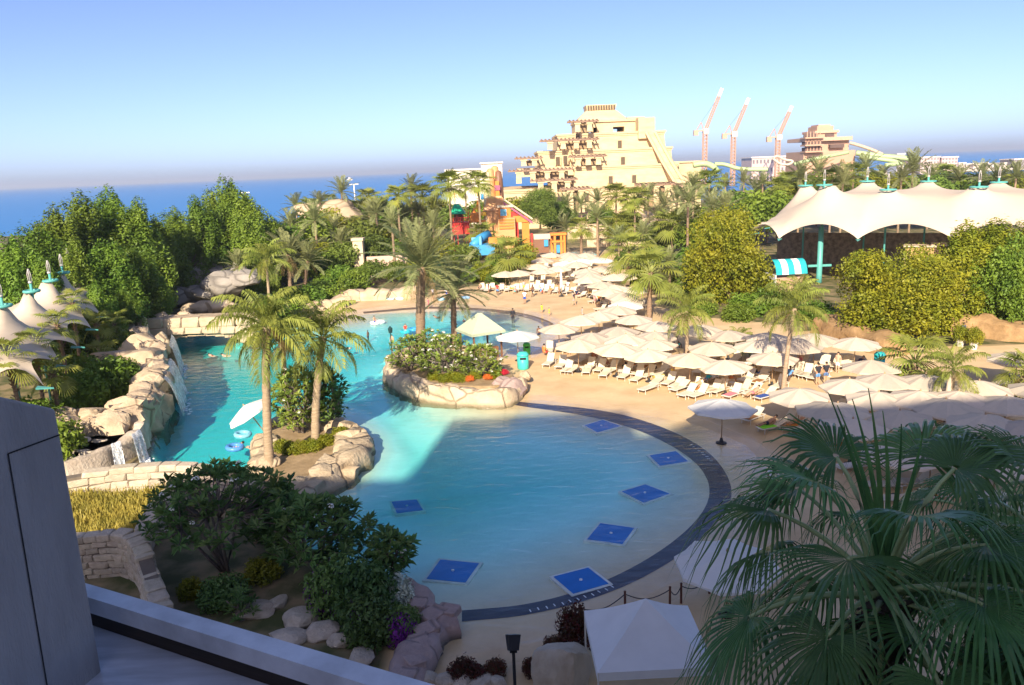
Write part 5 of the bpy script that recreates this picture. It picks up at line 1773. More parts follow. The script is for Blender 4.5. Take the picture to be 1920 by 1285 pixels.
def skin_mesh(name, J, edges, rad, root='pelvis', grow=1.0):
    names = sorted({n for e in edges for n in e})
    me = bpy.data.meshes.new(name)
    me.from_pydata([J[n] for n in names], [(names.index(a), names.index(b)) for a, b in edges], [])
    o = bpy.data.objects.new(name, me)
    col.objects.link(o)
    m = o.modifiers.new('s', 'SKIN')
    m.use_smooth_shade = True
    for i, n in enumerate(names):
        r = rad.get(n, rad.get(n[:-1], .05)) * grow
        me.skin_vertices[0].data[i].radius = (r, r)
        me.skin_vertices[0].data[i].use_root = (n == root)
    sb = o.modifiers.new('d', 'SUBSURF'); sb.levels = 1; sb.render_levels = 1
    dg = bpy.context.evaluated_depsgraph_get()
    out = bpy.data.meshes.new_from_object(o.evaluated_get(dg))
    bpy.data.objects.remove(o)
    out.name = name
    return out


RAD = {'pelvis': .135, 'waist': .125, 'chest': .15, 'neck': .055, 'head': .09, 'crown': .075, 'shoulder': .07, 'elbow': .045, 'wrist': .033, 'hand': .036, 'finger': .02, 'hip': .095, 'knee': .062, 'ankle': .04, 'toe': .034}
ED = [('pelvis', 'waist'), ('waist', 'chest'), ('chest', 'neck'), ('neck', 'head'), ('head', 'crown')]
for s_ in 'lr': ED += [('chest', 'shoulder' + s_), ('shoulder' + s_, 'elbow' + s_), ('elbow' + s_, 'wrist' + s_), ('wrist' + s_, 'hand' + s_), ('hand' + s_, 'finger' + s_), ('pelvis', 'hip' + s_), ('hip' + s_, 'knee' + s_), ('knee' + s_, 'ankle' + s_), ('ankle' + s_, 'toe' + s_)]


def pose(**k):
    J = {'pelvis': (0, 0, .96), 'waist': (0, 0, 1.12), 'chest': (0, 0, 1.33), 'neck': (0, 0, 1.50), 'head': (0, -.02, 1.61), 'crown': (0, -.01, 1.70)}
    for s_, g in (('l', 1), ('r', -1)):
        J.update({'shoulder' + s_: (.18 * g, 0, 1.43), 'elbow' + s_: (.25 * g, .02, 1.14), 'wrist' + s_: (.25 * g, -.06, .92), 'hand' + s_: (.25 * g, -.08, .85), 'finger' + s_: (.25 * g, -.1, .77), 'hip' + s_: (.095 * g, 0, .90),
                  'knee' + s_: (.10 * g, -.02, .50), 'ankle' + s_: (.10 * g, .02, .08), 'toe' + s_: (.11 * g, -.14, .035)})
    J.update(k)
    return J


POSES = {
    'stand': pose(),
    'walk': pose(kneel=(.1, -.14, .52), anklel=(.1, -.2, .10), toel=(.1, -.36, .05), kneer=(-.1, .06, .5), ankler=(-.1, .26, .12), toer=(-.1, .14, .03), elbowl=(.25, .12, 1.15), wristl=(.25, .1, .93), handl=(.25, .09, .86), fingerl=(.25, .07, .79)),
    'hips': pose(elbowl=(.36, .06, 1.2), wristl=(.2, -.05, 1.05), handl=(.16, -.06, 1.03), fingerl=(.1, -.08, 1.0)),
    'sit': pose(pelvis=(0, .1, .45), waist=(0, .13, .6), chest=(0, .14, .82), neck=(0, .12, 1.0), head=(0, .08, 1.11), crown=(0, .09, 1.2), shoulderl=(.18, .12, .92), shoulderr=(-.18, .12, .92), elbowl=(.25, .02, .68), elbowr=(-.25, .02, .68), wristl=(.15, -.18, .6), wristr=(-.15, -.18, .6),
                handl=(.13, -.24, .58), handr=(-.13, -.24, .58), fingerl=(.12, -.3, .56), fingerr=(-.12, -.3, .56), hipl=(.1, .08, .45), hipr=(-.1, .08, .45), kneel=(.12, -.36, .48), kneer=(-.12, -.36, .48), anklel=(.12, -.42, .08), ankler=(-.12, -.42, .08), toel=(.12, -.56, .04), toer=(-.12, -.56, .04)),
    'lie': pose(pelvis=(0, 0, .48), waist=(0, .16, .5), chest=(0, .36, .6), neck=(0, .5, .72), head=(0, .6, .80), crown=(0, .68, .86), shoulderl=(.18, .44, .64), shoulderr=(-.18, .44, .64), elbowl=(.27, .22, .5), elbowr=(-.27, .22, .5), wristl=(.25, 0, .46), wristr=(-.25, 0, .46), handl=(.24, -.07, .45), handr=(-.24, -.07, .45),
                fingerl=(.23, -.14, .44), fingerr=(-.23, -.14, .44), hipl=(.1, -.04, .47), hipr=(-.1, -.04, .47), kneel=(.11, -.44, .56), kneer=(-.11, -.44, .48), anklel=(.11, -.84, .42), ankler=(-.11, -.86, .42), toel=(.11, -.9, .52), toer=(-.11, -.92, .52)),
}
POSES['swim'] = {k: (x, z * .55 - .45 if k not in ('head', 'crown') else .5, .02 + max(0, z - 1.15) * .42) for k, (x, y, z) in POSES['stand'].items()}
CLOTH_E = {'shorts': ([('pelvis', 'hipl'), ('pelvis', 'hipr'), ('hipl', 'kneelm'), ('hipr', 'kneerm'), ('pelvis', 'waistm')], 'pelvis'),
           'shirt': ([('pelvis', 'waist'), ('waist', 'chest'), ('chest', 'neckm'), ('chest', 'shoulderl'), ('chest', 'shoulderr'), ('shoulderl', 'elbowlm'), ('shoulderr', 'elbowrm')], 'waist'),
           'robe': ([('pelvis', 'waist'), ('waist', 'chest'), ('chest', 'neckm'), ('chest', 'shoulderl'), ('chest', 'shoulderr'), ('shoulderl', 'elbowl'), ('shoulderr', 'elbowr'), ('pelvis', 'hipl'), ('pelvis', 'hipr'), ('hipl', 'kneel'), ('hipr', 'kneer'), ('kneel', 'anklel'), ('kneer', 'ankler'), ('elbowl', 'wristl'), ('elbowr', 'wristr')], 'waist')}
BODY, CLO = {}, {}


def person(label, x, y, z, rz, ps='stand', skin=0, bottom=None, top=None, s=1.0, group=None):
    J = POSES[ps]
    t = thing('person', label, 'person', (x, y, z), rz, group, s)
    if ps not in BODY: BODY[ps] = skin_mesh('body', J, ED, RAD)
    body = ob('body', BODY[ps], t, mat=skins[skin])
    mid_ = dict(J)
    V = {k: Vector(v) for k, v in J.items()}
    for nm, a, b, q in (('kneelm', 'hipl', 'kneel', .75), ('kneerm', 'hipr', 'kneer', .75), ('waistm', 'pelvis', 'waist', .5), ('neckm', 'chest', 'neck', .6), ('elbowlm', 'shoulderl', 'elbowl', .6), ('elbowrm', 'shoulderr', 'elbowr', .6)):
        mid_[nm] = tuple(V[a].lerp(V[b], q))
    rad = dict(RAD); rad.update({'kneelm': .085, 'kneerm': .085, 'waistm': .13, 'neckm': .09, 'elbowlm': .06, 'elbowrm': .06})
    for nm, c in (('shorts', bottom), ('shirt', top)):
        if c is None: continue
        kind = 'robe' if (nm == 'shirt' and isinstance(c, tuple) and c[0] == 'robe') else nm
        cc = c[1] if isinstance(c, tuple) and c[0] == 'robe' else c
        key = (ps, kind)
        if key not in CLO:
            e, rt = CLOTH_E[kind]
            CLO[key] = skin_mesh(kind, mid_, e, rad, rt, 1.18)
        ob(kind, CLO[key], t, mat=cc)
    h, cr = V['head'], V['crown']
    hm = ob('hair', HAIR, t, h.lerp(cr, .55) + Vector((0, .018, .008)), (-.25, 0, 0))
    return t


HAIR = MB().add([v * .1 for v in ICO2[0] if True], ICO2[1]).mesh('hair', hairs, True)
for v in HAIR.vertices:
    v.co.z = max(v.co.z, -.035 if v.co.y < .03 else -.09)
f_ = fabric
P_ = [
    ((1448, 928), 'stand', 2, f_('blue', (.02, .08, .45)), f_('white', (.75, .75, .78)), 1.0, 2.6, 'lifeguard in white shirt and bright blue shorts at the shallow edge'),
    ((1533, 722), 'hips', 0, f_('sky', (.12, .28, .55)), f_('black', (.03, .03, .04)), 1.0, 3.3, 'person in dark top and light blue shorts, left of the standing pair'),
    ((1548, 720), 'hips', 0, f_('denim', (.1, .18, .38)), f_('black', (.03, .03, .04)), 1.0, 3.0, 'person in dark vest with hand on hip, right of the standing pair'),
    ((962, 603), 'stand', 2, f_('black', (.03, .03, .04)), ('robe', f_('black', (.03, .03, .04))), 1.02, 0.3, 'person all in black wading in the far pool'),
    ((984, 570), 'stand', 1, f_('blue', (.02, .08, .45)), f_('white', (.75, .75, .78)), 1.0, 3.2, 'attendant in white shirt and blue shorts on the far beach'),
    ((1016, 586), 'stand', 0, f_('yellow', (.75, .55, .03)), f_('yellow', (.75, .55, .03)), .62, 0.5, 'child in yellow on the far pool edge, the left of two'),
    ((1030, 592), 'walk', 0, f_('yellow', (.75, .55, .03)), f_('yellow', (.75, .55, .03)), .60, 1.5, 'child in yellow on the far pool edge, the right of two'),
    ((1076, 574), 'walk', 0, f_('grey', (.35, .34, .33)), f_('navy', (.02, .025, .06)), 1.0, 1.2, 'person in dark shirt and grey shorts walking on the far beach'),
    ((1123, 575), 'stand', 0, f_('navy', (.02, .025, .06)), f_('orange', (.6, .2, .06)), 1.0, 0, 'person in orange top beside the bright towels'),
    ((1115, 573), 'stand', 3, f_('pink', (.6, .2, .25)), f_('pink', (.6, .2, .25)), .95, 1, 'person in pink behind the one in orange'),
    ((1092, 596), 'stand', 0, f_('grey', (.35, .34, .33)), f_('grey', (.35, .34, .33)), .7, 2, 'child in grey at the bend of the far pool'),
    ((1022, 668), 'sit', 0, f_('red', (.55, .05, .04)), f_('orange', (.6, .2, .06)), 1.0, 2.4, 'person in orange sitting at the end of a lounger by the peninsula'),
    ((1062, 664), 'sit', 1, f_('navy', (.02, .025, .06)), f_('navy', (.02, .025, .06)), 1.0, 0.4, 'person in dark clothes sitting under a parasol by the peninsula'),
    ((760, 618), 'sit', 0, f_('red', (.55, .05, .04)), f_('red', (.55, .05, .04)), .8, 0, 'child in red sitting on a float in the far pool'),
    ((703, 603), 'sit', 0, f_('blue', (.02, .08, .45)), None, .85, 1, 'bare chested swimmer on a white tube in the far pool'),
    ((803, 576), 'stand', 0, f_('pink', (.6, .2, .25)), f_('pink', (.6, .2, .25)), .75, 1, 'child in pink at the far pool edge behind the date palm'),
    ((812, 562), 'stand', 0, f_('navy', (.02, .025, .06)), f_('stripe', (.5, .5, .6)), 1.0, 1, 'person in striped top on the far beach left of the short date palm'),
    ((838, 556), 'sit', 1, f_('blue', (.02, .08, .45)), f_('white', (.75, .75, .78)), 1.0, 1, 'person in white and blue seated on the far beach'),
    ((470, 833), 'swim', 0, f_('navy', (.02, .025, .06)), None, 1.0, 4.4, 'swimmer upright in the channel right of the floating one'),
    ((440, 832), 'swim', 0, f_('blue', (.02, .08, .45)), None, 1.0, 5.1, 'swimmer floating on a blue board left of the island'),
    ((507, 812), 'sit', 1, f_('redshorts', (.45, .03, .05)), f_('white', (.75, .75, .78)), 1.0, 1.4, 'person in white and red sitting on the island shore'),
    ((425, 664), 'swim', 3, f_('navy', (.02, .025, .06)), None, 1.0, 1.6, 'swimmer in the shade of the rock bridge'),
    ((398, 664), 'swim', 3, f_('red', (.55, .05, .04)), None, .9, 1.2, 'second swimmer just under the bridge arch'),
    ((1440, 806), 'lie', 1, f_('navy', (.02, .025, .06)), None, 1.0, None, 'sunbather lying beside the lime green towel'),
    ((1497, 803), 'lie', 0, f_('orange', (.6, .2, .06)), None, 1.0, None, 'sunbather on the orange towel at the shadow edge'),
    ((1412, 748), 'lie', 0, f_('pink', (.6, .2, .25)), None, 1.0, None, 'sunbather on a lounger behind the lone parasol'),
    ((1305, 735), 'lie', 0, f_('sky', (.12, .28, .55)), None, 1.0, None, 'sunbather in the front row of loungers'),
    ((1113, 676), 'sit', 0, f_('orange', (.6, .2, .06)), f_('orange', (.6, .2, .06)), 1.0, .5, 'person in orange under the leftmost front parasol'),
    ((1415, 672), 'stand', 1, f_('black', (.03, .03, .04)), f_('white', (.75, .75, .78)), 1.0, .5, 'waiter in white shirt among the back parasols'),
    ((1780, 740), 'sit', 1, f_('navy', (.02, .025, .06)), f_('navy', (.02, .025, .06)), 1.0, .5, 'person in dark clothes behind the stout fan palm'),
    ((1805, 640), 'stand', 1, f_('blue', (.02, .08, .45)), f_('blue', (.02, .08, .45)), 1.0, .5, 'attendant in blue by the pots at the right'),
]
cols_ = ['white', 'navy', 'red', 'aqua', 'pink', 'grey', 'yellow', 'sky', 'orange', 'black']
CV = {'white': (.75, .75, .78), 'navy': (.02, .025, .06), 'red': (.55, .05, .04), 'aqua': (.05, .4, .45), 'pink': (.6, .2, .25), 'grey': (.35, .34, .33), 'yellow': (.75, .55, .03), 'sky': (.12, .28, .55), 'orange': (.6, .2, .06), 'black': (.03, .03, .04)}
pr_ = random.Random(21)
for k in range(16):
    a_, b2_ = cols_[k % 10], cols_[(k * 3 + 1) % 10]
    u = 900 + k * 16.5; v = 549 + max(0, u - 1010) * .09 + pr_.uniform(-6, 8)
    P_.append(((u, v), ['sit', 'stand', 'walk', 'sit'][k % 4], k % 4, f_(b2_, CV[b2_]), f_(a_, CV[a_]) if k % 3 else None, pr_.uniform(.85, 1.02), pr_.uniform(0, 6), 'far beach guest, ' + ordinal(k) + ' from the left, with ' + b2_ + ' shorts among the far loungers'))
for k, (u, v) in enumerate([(1135, 690), (1190, 690), (1262, 712), (1325, 722), (1370, 718), (1480, 716), (1570, 700), (1610, 690), (1345, 650), (1270, 655), (1500, 690), (1430, 690)]):
    a_, b2_ = cols_[(k * 7 + 2) % 10], cols_[(k + 4) % 10]
    P_.append(((u, v), ['sit', 'sit', 'stand', 'lie'][k % 4], (k + 1) % 4, f_(b2_, CV[b2_]), f_(a_, CV[a_]) if k % 2 else None, 1.0, None if k % 4 == 3 else pr_.uniform(0, 6), 'beach guest in ' + b2_ + ', ' + ordinal(k) + ' among the front and back parasol rows'))
for k, (u, v) in enumerate([(735, 640), (870, 600), (690, 630), (655, 650), (900, 610), (820, 592), (1010, 625)]):
    P_.append(((u, v), 'swim' if k % 2 else 'stand', k % 4, f_('navy', (.02, .025, .06)), None, pr_.uniform(.7, 1), pr_.uniform(0, 6), 'bather, ' + ordinal(k) + ' of the scattered ones in the far pool'))
for (uv, ps, sk, bt, tp, s, rz, lab) in P_:
    p = G(*uv)
    z = fz(p.x, p.y)
    if ps == 'swim': z = WATER_Z - .12
    if lab.startswith('bather') and ps == 'stand': z = WATER_Z - .75 * s
    if 'float in' in lab or 'tube' in lab: z = WATER_Z - .25
    if rz is None: rz = face(p.x, p.y, -4, 38) + math.pi / 2
    person(lab, p.x, p.y, z, rz, ps, sk, bt, tp, s, 'people at the pools')
# floats
def torus(R, r, n=20, m=8):
    mb = MB()
    for i in range(n):
        a = 2 * math.pi * i / n
        for k in range(m):
            b_ = 2 * math.pi * k / m
            mb.v.append(((R + r * math.cos(b_)) * math.cos(a), (R + r * math.cos(b_)) * math.sin(a), r * math.sin(b_)))
    for i in range(n):
        for k in range(m):
            mb.f.append((i * m + k, ((i + 1) % n) * m + k, ((i + 1) % n) * m + (k + 1) % m, i * m + (k + 1) % m))
    return mb
TUBE = torus(.42, .14).mesh('tube', M('tube_blue', (.06, .32, .55), rough=.25), True)
for (u, v, c, lab) in [(703, 604, (.75, .78, .8), 'white swim tube under the bare chested swimmer'), (713, 602, (.75, .78, .8), 'second white swim tube beside the first'), (760, 620, (.03, .40, .50), 'teal swim tube under the child in red'), (775, 616, (.05, .3, .6), 'blue swim tube right of the child in red'),
                       (440, 836, (.08, .25, .6), 'blue swim tube beside the floating swimmer'), (455, 812, (.2, .5, .65), 'pale blue swim tube in the channel'), (827, 563, (.3, .55, .7), 'pale blue tube lying behind the date palm'), (873, 560, (.3, .5, .75), 'pale blue tube on the far beach'), (750, 562, (.4, .6, .7), 'pale tube drying on the far bank, the right one'), (732, 562, (.45, .6, .65), 'pale tube drying on the far bank, the left one'),
                       (1233, 706, (.6, .6, .1), 'yellow rimmed tube leaning on a front lounger'), (1140, 572, (.03, .35, .5), 'bright blue float beside the person in orange'), (1150, 575, (.6, .1, .05), 'red float on the sand beside the blue one')]:
    p = G(u, v)
    z = max(fz(p.x, p.y) + .13, WATER_Z + .02)
    o = ob('swim_tube', TUBE, None, (p.x, p.y, z), (0, .1, 0), 1.1, M('tube_%s' % lab[:22], c, rough=.3, var=.05)); tag(o, lab, 'swim ring', 'swim rings')

# ================================================================== NEAR CANOPY, ROPE POSTS, FLOODLIGHT, POTS
cv = M('canvas_white', (0.82, 0.83, 0.84), rough=.7, var=.04, transl=.2, bump=.08, bscale=3)
cn = thing('canopy_tent', 'white square canopy tent at the bottom beside the near palm', 'tent', (3.85, 21.75, 0), .02)
V = [(-1.75, -1.65, 2.4), (1.75, -1.65, 2.4), (1.75, 1.65, 2.4), (-1.75, 1.65, 2.4), (0, 0, 3.75)]
mb = MB()
n = 6
for a, b_ in ((0, 1), (1, 2), (2, 3), (3, 0)):
    A_, B_, T_ = Vector(V[a]), Vector(V[b_]), Vector(V[4])
    base = len(mb.v)
    for i in range(n + 1):
        for k in range(n + 1):
            t = i / n
            p = A_.lerp(B_, k / n).lerp(T_, t)
            p.z -= .16 * math.sin(math.pi * t) * (1) * (.4 + .6 * math.sin(math.pi * k / n))
            mb.v.append(tuple(p))
    for i in range(n):
        for k in range(n):
            q = base + i * (n + 1) + k
            mb.f.append((q, q + 1, q + n + 2, q + n + 1))
ob('roof', mb.mesh('canopy_roof', cv, True), cn)
vl = MB()
for (a, b_) in ((0, 1), (1, 2), (2, 3), (3, 0)):
    A_, B_ = Vector(V[a]), Vector(V[b_])
    vl.add([A_, B_, B_ - Vector((0, 0, .28)), A_ - Vector((0, 0, .28))], [(0, 1, 2, 3)])
ob('valance', vl.mesh('valance', cv), cn)
for k in range(4): ob('leg', MB().tube([(0, 0, 0), (0, 0, 2.4)], .03, 8).mesh('tent_leg', frame_w), cn, (V[k][0] * .985, V[k][1] * .985, 0))
rp = thing('rope_barrier', 'dark rope on brown posts in the shallow water behind the canopy tent', 'barrier')
posts = [G(u, v) for u, v in [(1090, 1170), (1172, 1142), (1256, 1135), (1277, 1128), (1330, 1110)]]
for p in posts: ob('post', MB().lathe([(.05, 0), (.045, .85), (.055, .87), (.02, .9)], 10).mesh('rope_post', M('post_brown', (.12, .05, .03))), rp, (p.x, p.y, fz(p.x, p.y)))
for a, b_ in zip(posts[:-1], posts[1:]):
    pts = []
    for k in range(9):
        q = a.lerp(b_, k / 8); pts.append((q.x, q.y, fz(q.x, q.y) + .75 - .3 * math.sin(math.pi * k / 8)))
    ob('rope', MB().tube(pts, .02, 6).mesh('rope', dark_metal), rp)
c_ = AT(962, 1205, 18.5)
fl_ = thing('floodlight', 'black garden floodlight on a post at the bottom centre', 'lamp', (c_.x, c_.y, 0), 0)
ob('post', MB().tube([(0, 0, 0), (0, 0, c_.z - .15)], .045, 8).mesh('flood_post', dark_metal), fl_)
ob('bracket', MB().b2(-.1, .1, -.03, .03, c_.z - .3, c_.z - .05).mesh('bracket', dark_metal), fl_)
hd = ob('head', MB().frustum((-.13, .13, -.1, .1, -.2), (-.17, .17, -.15, .15, .2)).mesh('flood_head', dark_metal), fl_, (0, 0, c_.z), (-.5, .2, .3))
ob('lens', MB().b2(-.15, .15, -.13, .13, .2, .21).mesh('flood_lens', M('lens', (.25, .3, .3), rough=.1)), hd)
for sx_ in (-.35, .35): ob('stay', MB().tube([(sx_ * .5, -.1, 0), (0, 0, c_.z * .75)], .02, 6).mesh('stay', dark_metal), fl_)
pt = thing('potted_shrub', 'white pot with red leaved shrub beside the canopy tent', 'potted plant', (*G(1078, 1228).xy, 0))
ob('pot', MB().lathe([(.2, 0), (.3, .45), (.33, .5), (.3, .5)], 16).mesh('pot', M('pot_white', (.6, .6, .58))), pt)
lm_redleaf = leafmat('leaf_red', (0.16, 0.02, 0.02), (0.05, 0.06, 0.02), scale=3)
ob('foliage', CR_BUSH[0], pt, (0, 0, .4), scale=(.55, .55, 1.0), mat=lm_redleaf)
for k, (u, v, s) in enumerate([(870, 1272, .45), (1000, 1262, .35), (930, 1265, .35), (1040, 1225, .4), (890, 1275, .35)]):
    p = G(u, v); bush('small red flowering plant, ' + ordinal(k) + ' along the edge at the bottom', p.x, p.y, s, s * 1.1, 'red plants at the bottom edge', lm_redleaf, 0, 'flowering_shrub')
# two pots at the right terrace
for k, (u, v, lab) in enumerate([(1825, 655, 'white pot with green plant on the right terrace'), (1800, 650, 'brown pot with yellow plant on the right terrace')]):
    p = G(u, v); t = thing('plant_pot', lab, 'potted plant', (p.x, p.y, 0))
    ob('pot', MB().lathe([(.25, 0), (.36, .6), (.38, .65)], 14).mesh('pot2', M('pot_white', (.6, .6, .58))), t); ob('foliage', CR_BUSH[1], t, (0, 0, .6), scale=(.6, .6, .9), mat=lm_round)

# ================================================================== TENSILE TENTS
membrane = M('membrane', (0.62, 0.52, 0.41), rough=.75, var=.03, scale=.4, transl=.12)
teal = M('teal_steel', (0.10, 0.36, 0.33), rough=.4, var=.08)
mast_m = M('mast_grey', (0.45, 0.42, 0.40), rough=.4)


def tensile(root, O, e1, e2, s_rng, t_rng, step, peaks, corners, zc, zm, prad=1.0, scal=1.4, iters=900, fs_=.8):
    """relaxed membrane: peaks [(s,t,z)], scalloped edges hung from corners; O,e1,e2 plan frame"""
    S = np.arange(s_rng[0], s_rng[1] + step / 2, step)
    T = np.arange(t_rng[0], t_rng[1] + step / 2, step)
    ss, tt = np.meshgrid(S, T)
    fix = np.zeros(ss.shape, bool)
    Zg = np.full(ss.shape, zc + 1.5)

    def edge_profile(x, cs):
        cs = sorted(cs)
        z, inn = np.zeros_like(x), np.zeros_like(x)
        for i, q in enumerate(x):
            a = max([c for c in cs if c <= q + 1e-6], default=cs[0]); b_ = min([c for c in cs if c > q + 1e-6], default=cs[-1])
            f = 0 if b_ <= a else (q - a) / (b_ - a)
            z[i] = zc + (zm - zc) * math.sin(math.pi * f) ** .8 if b_ > a else zc
            inn[i] = scal * math.sin(math.pi * f) if b_ > a else 0
        return z, inn
    cs_s, cs_t = corners
    zf, inf = edge_profile(S, cs_s)
    zt, int_ = edge_profile(T, cs_t)
    Zg[0, :] = zf; Zg[-1, :] = zf; Zg[:, 0] = np.maximum(zt, zc); Zg[:, -1] = zt
    fix[0, :] = fix[-1, :] = True; fix[:, 0] = fix[:, -1] = True
    for (ps, pt_, pz) in peaks:
        d = np.hypot(ss - ps, tt - pt_)
        m = d <= prad
        Zg[m] = pz; fix |= m
    for _ in range(iters):
        avg = np.zeros_like(Zg)
        avg[1:-1, 1:-1] = (Zg[:-2, 1:-1] + Zg[2:, 1:-1] + Zg[1:-1, :-2] + Zg[1:-1, 2:]) / 4
        Zg = np.where(fix, Zg, avg)
        Zg[0, :] = zf; Zg[-1, :] = zf; Zg[:, 0] = zt; Zg[:, -1] = zt
    # scalloped plan
    ts, te = t_rng; s0, s1 = s_rng
    ft = (tt - ts) / (te - ts); fs = (ss - s0) / (s1 - s0)
    tt2 = tt + inf[None, :] * ((1 - ft) ** 3 - ft ** 3)
    ss2 = ss + int_[:, None] * ((1 - fs) ** 3 - fs ** 3)
    Xw = O[0] + e1[0] * ss2 + e2[0] * tt2
    Yw = O[1] + e1[1] * ss2 + e2[1] * tt2
    me = grid_mesh('membrane', Xw, Yw, Zg, membrane)
    ob('membrane', me, root)
    for (ps, pt_, pz) in peaks:
        x, y = O[0] + e1[0] * ps + e2[0] * pt_, O[1] + e1[1] * ps + e2[1] * pt_
        ob('ring', torus(prad * .95, .12, 20, 6).mesh('ring', teal, True), root, (x, y, pz + .12))
        ob('mast', MB().tube([(0, 0, 0), (0, 0, pz + .9)], .16 * fs_, 10).mesh('mast', teal, True), root, (x, y, 0))
        f = MB()
        for k in range(4):
            a = k * math.pi / 2 + .4
            f.tube([(.16 * math.cos(a), .16 * math.sin(a), 0), (.2 * math.cos(a), .2 * math.sin(a), 1.0), (.03 * math.cos(a), .03 * math.sin(a), 1.7)], .05, 5)
        f.lathe([(.24, -.1), (.24, .12), (.1, .14)], 10)
        ob('finial', f.mesh('mast_finial', mast_m, True), root, (x, y, pz + .8), scale=fs_)
        sp = MB()
        for k in range(6):
            a = k * math.pi / 3
            sp.tube([(0, 0, .12), (prad * .95 * math.cos(a), prad * .95 * math.sin(a), .12)], .05, 5)
        ob('spokes', sp.mesh('ring_spokes', teal), root, (x, y, pz))
    # corner plates and struts
    for (sq, tq) in [(c, ts) for c in cs_s] + [(c, te) for c in cs_s] + [(s0, c) for c in cs_t[1:-1]]:
        x, y = O[0] + e1[0] * sq + e2[0] * tq, O[1] + e1[1] * sq + e2[1] * tq
        sg = -1 if tq == ts else 1
        d = Vector((e2[0] * sg, e2[1] * sg, 0)) if tq in (ts, te) else Vector((-e1[0], -e1[1], 0))
        c = Vector((x, y, zc))
        sd = Vector((-d.y, d.x, 0)) * .3
        ob('corner_plate', MB().add([c - sd - d * .4, c + sd - d * .4, c + d * .5 - Vector((0, 0, .15)), c - sd - d * .4 - Vector((0, 0, .1)), c + sd - d * .4 - Vector((0, 0, .1)), c + d * .5 - Vector((0, 0, .25))],
                                    [(0, 1, 2), (5, 4, 3), (0, 2, 5, 3), (1, 4, 5, 2), (0, 3, 4, 1)]).mesh('corner_plate', teal), root)


rt = thing('tensile_tent', 'large cream tensile tent with many peaks on the right', 'tent')
E1, E2 = Vector((.88, -.47)).normalized(), Vector((.47, .88)).normalized()
O_ = Vector((42.9, 106.0))
def pk(s, t, u, v):
    p = O_ + E1 * s + E2 * t
    return (s, t, AT(u, v, p.y).z)
peaks = [pk(0, 0, 1545, 349), pk(7.8, 0, 1658, 358), pk(18, 0, 1827, 353), pk(-3.8, 11, 1505, 350), pk(4.6, 11, 1620, 342), pk(12.4, 11, 1737, 342), pk(20.8, 11, 1867, 344), (28, 0, 13.0), (29, 11, 13.2)]
tensile(rt, O_, E1, E2, (-9, 34.5), (-7, 18), .5, peaks, ([-9, -4.5, 5, 15.5, 25, 34.5], [-7, 2, 11, 18]), 6.6, 8.4, prad=1.0)
cx_, cy_ = G(1535, 530).xy
ob('column_arm', MB().b2(-1.6, 1.6, -.12, .12, 2.2, 2.5).mesh('column_arm', teal), rt, (cx_, cy_, 0))
ob('column', MB().lathe([(.42, 0), (.38, 1), (.34, 7.6)], 12).mesh('column', teal, True), rt, (cx_, cy_, 0))
# shop floor and dark back under the tent
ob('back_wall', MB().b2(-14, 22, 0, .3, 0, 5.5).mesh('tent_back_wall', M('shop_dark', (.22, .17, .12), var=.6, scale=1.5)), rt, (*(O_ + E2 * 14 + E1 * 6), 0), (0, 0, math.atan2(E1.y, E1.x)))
# counters glimpsed below
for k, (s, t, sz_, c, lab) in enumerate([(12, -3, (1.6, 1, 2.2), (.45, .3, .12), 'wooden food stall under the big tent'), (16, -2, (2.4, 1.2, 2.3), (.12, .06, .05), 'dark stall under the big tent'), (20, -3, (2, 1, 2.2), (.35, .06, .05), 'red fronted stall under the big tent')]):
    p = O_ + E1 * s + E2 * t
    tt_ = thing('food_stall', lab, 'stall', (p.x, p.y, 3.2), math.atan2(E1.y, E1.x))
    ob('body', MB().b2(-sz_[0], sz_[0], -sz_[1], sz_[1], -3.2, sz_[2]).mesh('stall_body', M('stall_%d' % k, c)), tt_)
    ob('counter', MB().b2(-sz_[0] * 1.1, sz_[0] * 1.1, -sz_[1] * 1.3, -sz_[1], .6, .8).mesh('stall_counter', M('stall_top', (.5, .4, .3))), tt_)
    ob('roof', MB().b2(-sz_[0] * 1.15, sz_[0] * 1.15, -sz_[1] * 1.3, sz_[1], sz_[2], sz_[2] + .15).mesh('stall_roof', M('stall_top', (.5, .4, .3))), tt_)
# striped kiosk
kx, ky = AT(1475, 500, 100).xy
kz = AT(1475, 520, 100).z
ks = thing('striped_kiosk', 'small kiosk with curved teal and white striped roof by the tent entrance', 'kiosk', (kx, ky, 0), .1)
for k in range(5):
    st = MB()
    x0, x1 = -2.1 + k * .84, -2.1 + (k + 1) * .84
    for i in range(6):
        a0, a1 = R_(10 + i * 16), R_(10 + (i + 1) * 16)
        q = lambda a: (-math.cos(a) * 1.6, kz + .2 + math.sin(a) * 2.2)
        (y0, z0), (y1, z1) = q(a0), q(a1)
        st.add([(x0, y0, z0), (x1, y0, z0), (x1, y1, z1), (x0, y1, z1)], [(0, 1, 2, 3)])
    ob('roof_stripe', st.mesh('roof_stripe', M('kiosk_teal', (.02, .36, .40)) if k % 2 == 0 else M('kiosk_white', (.75, .75, .73)), True), ks)
ob('body', MB().b2(-1.9, 1.9, -.9, 1.4, 0, kz + .1).mesh('kiosk_body', M('kiosk_wood', (.45, .28, .2))), ks)
ob('side_panel', MB().b2(-2.25, -2.13, -1.7, 1.4, 0, kz + .6).mesh('kiosk_side', M('kiosk_white', (.75, .75, .73))), ks)

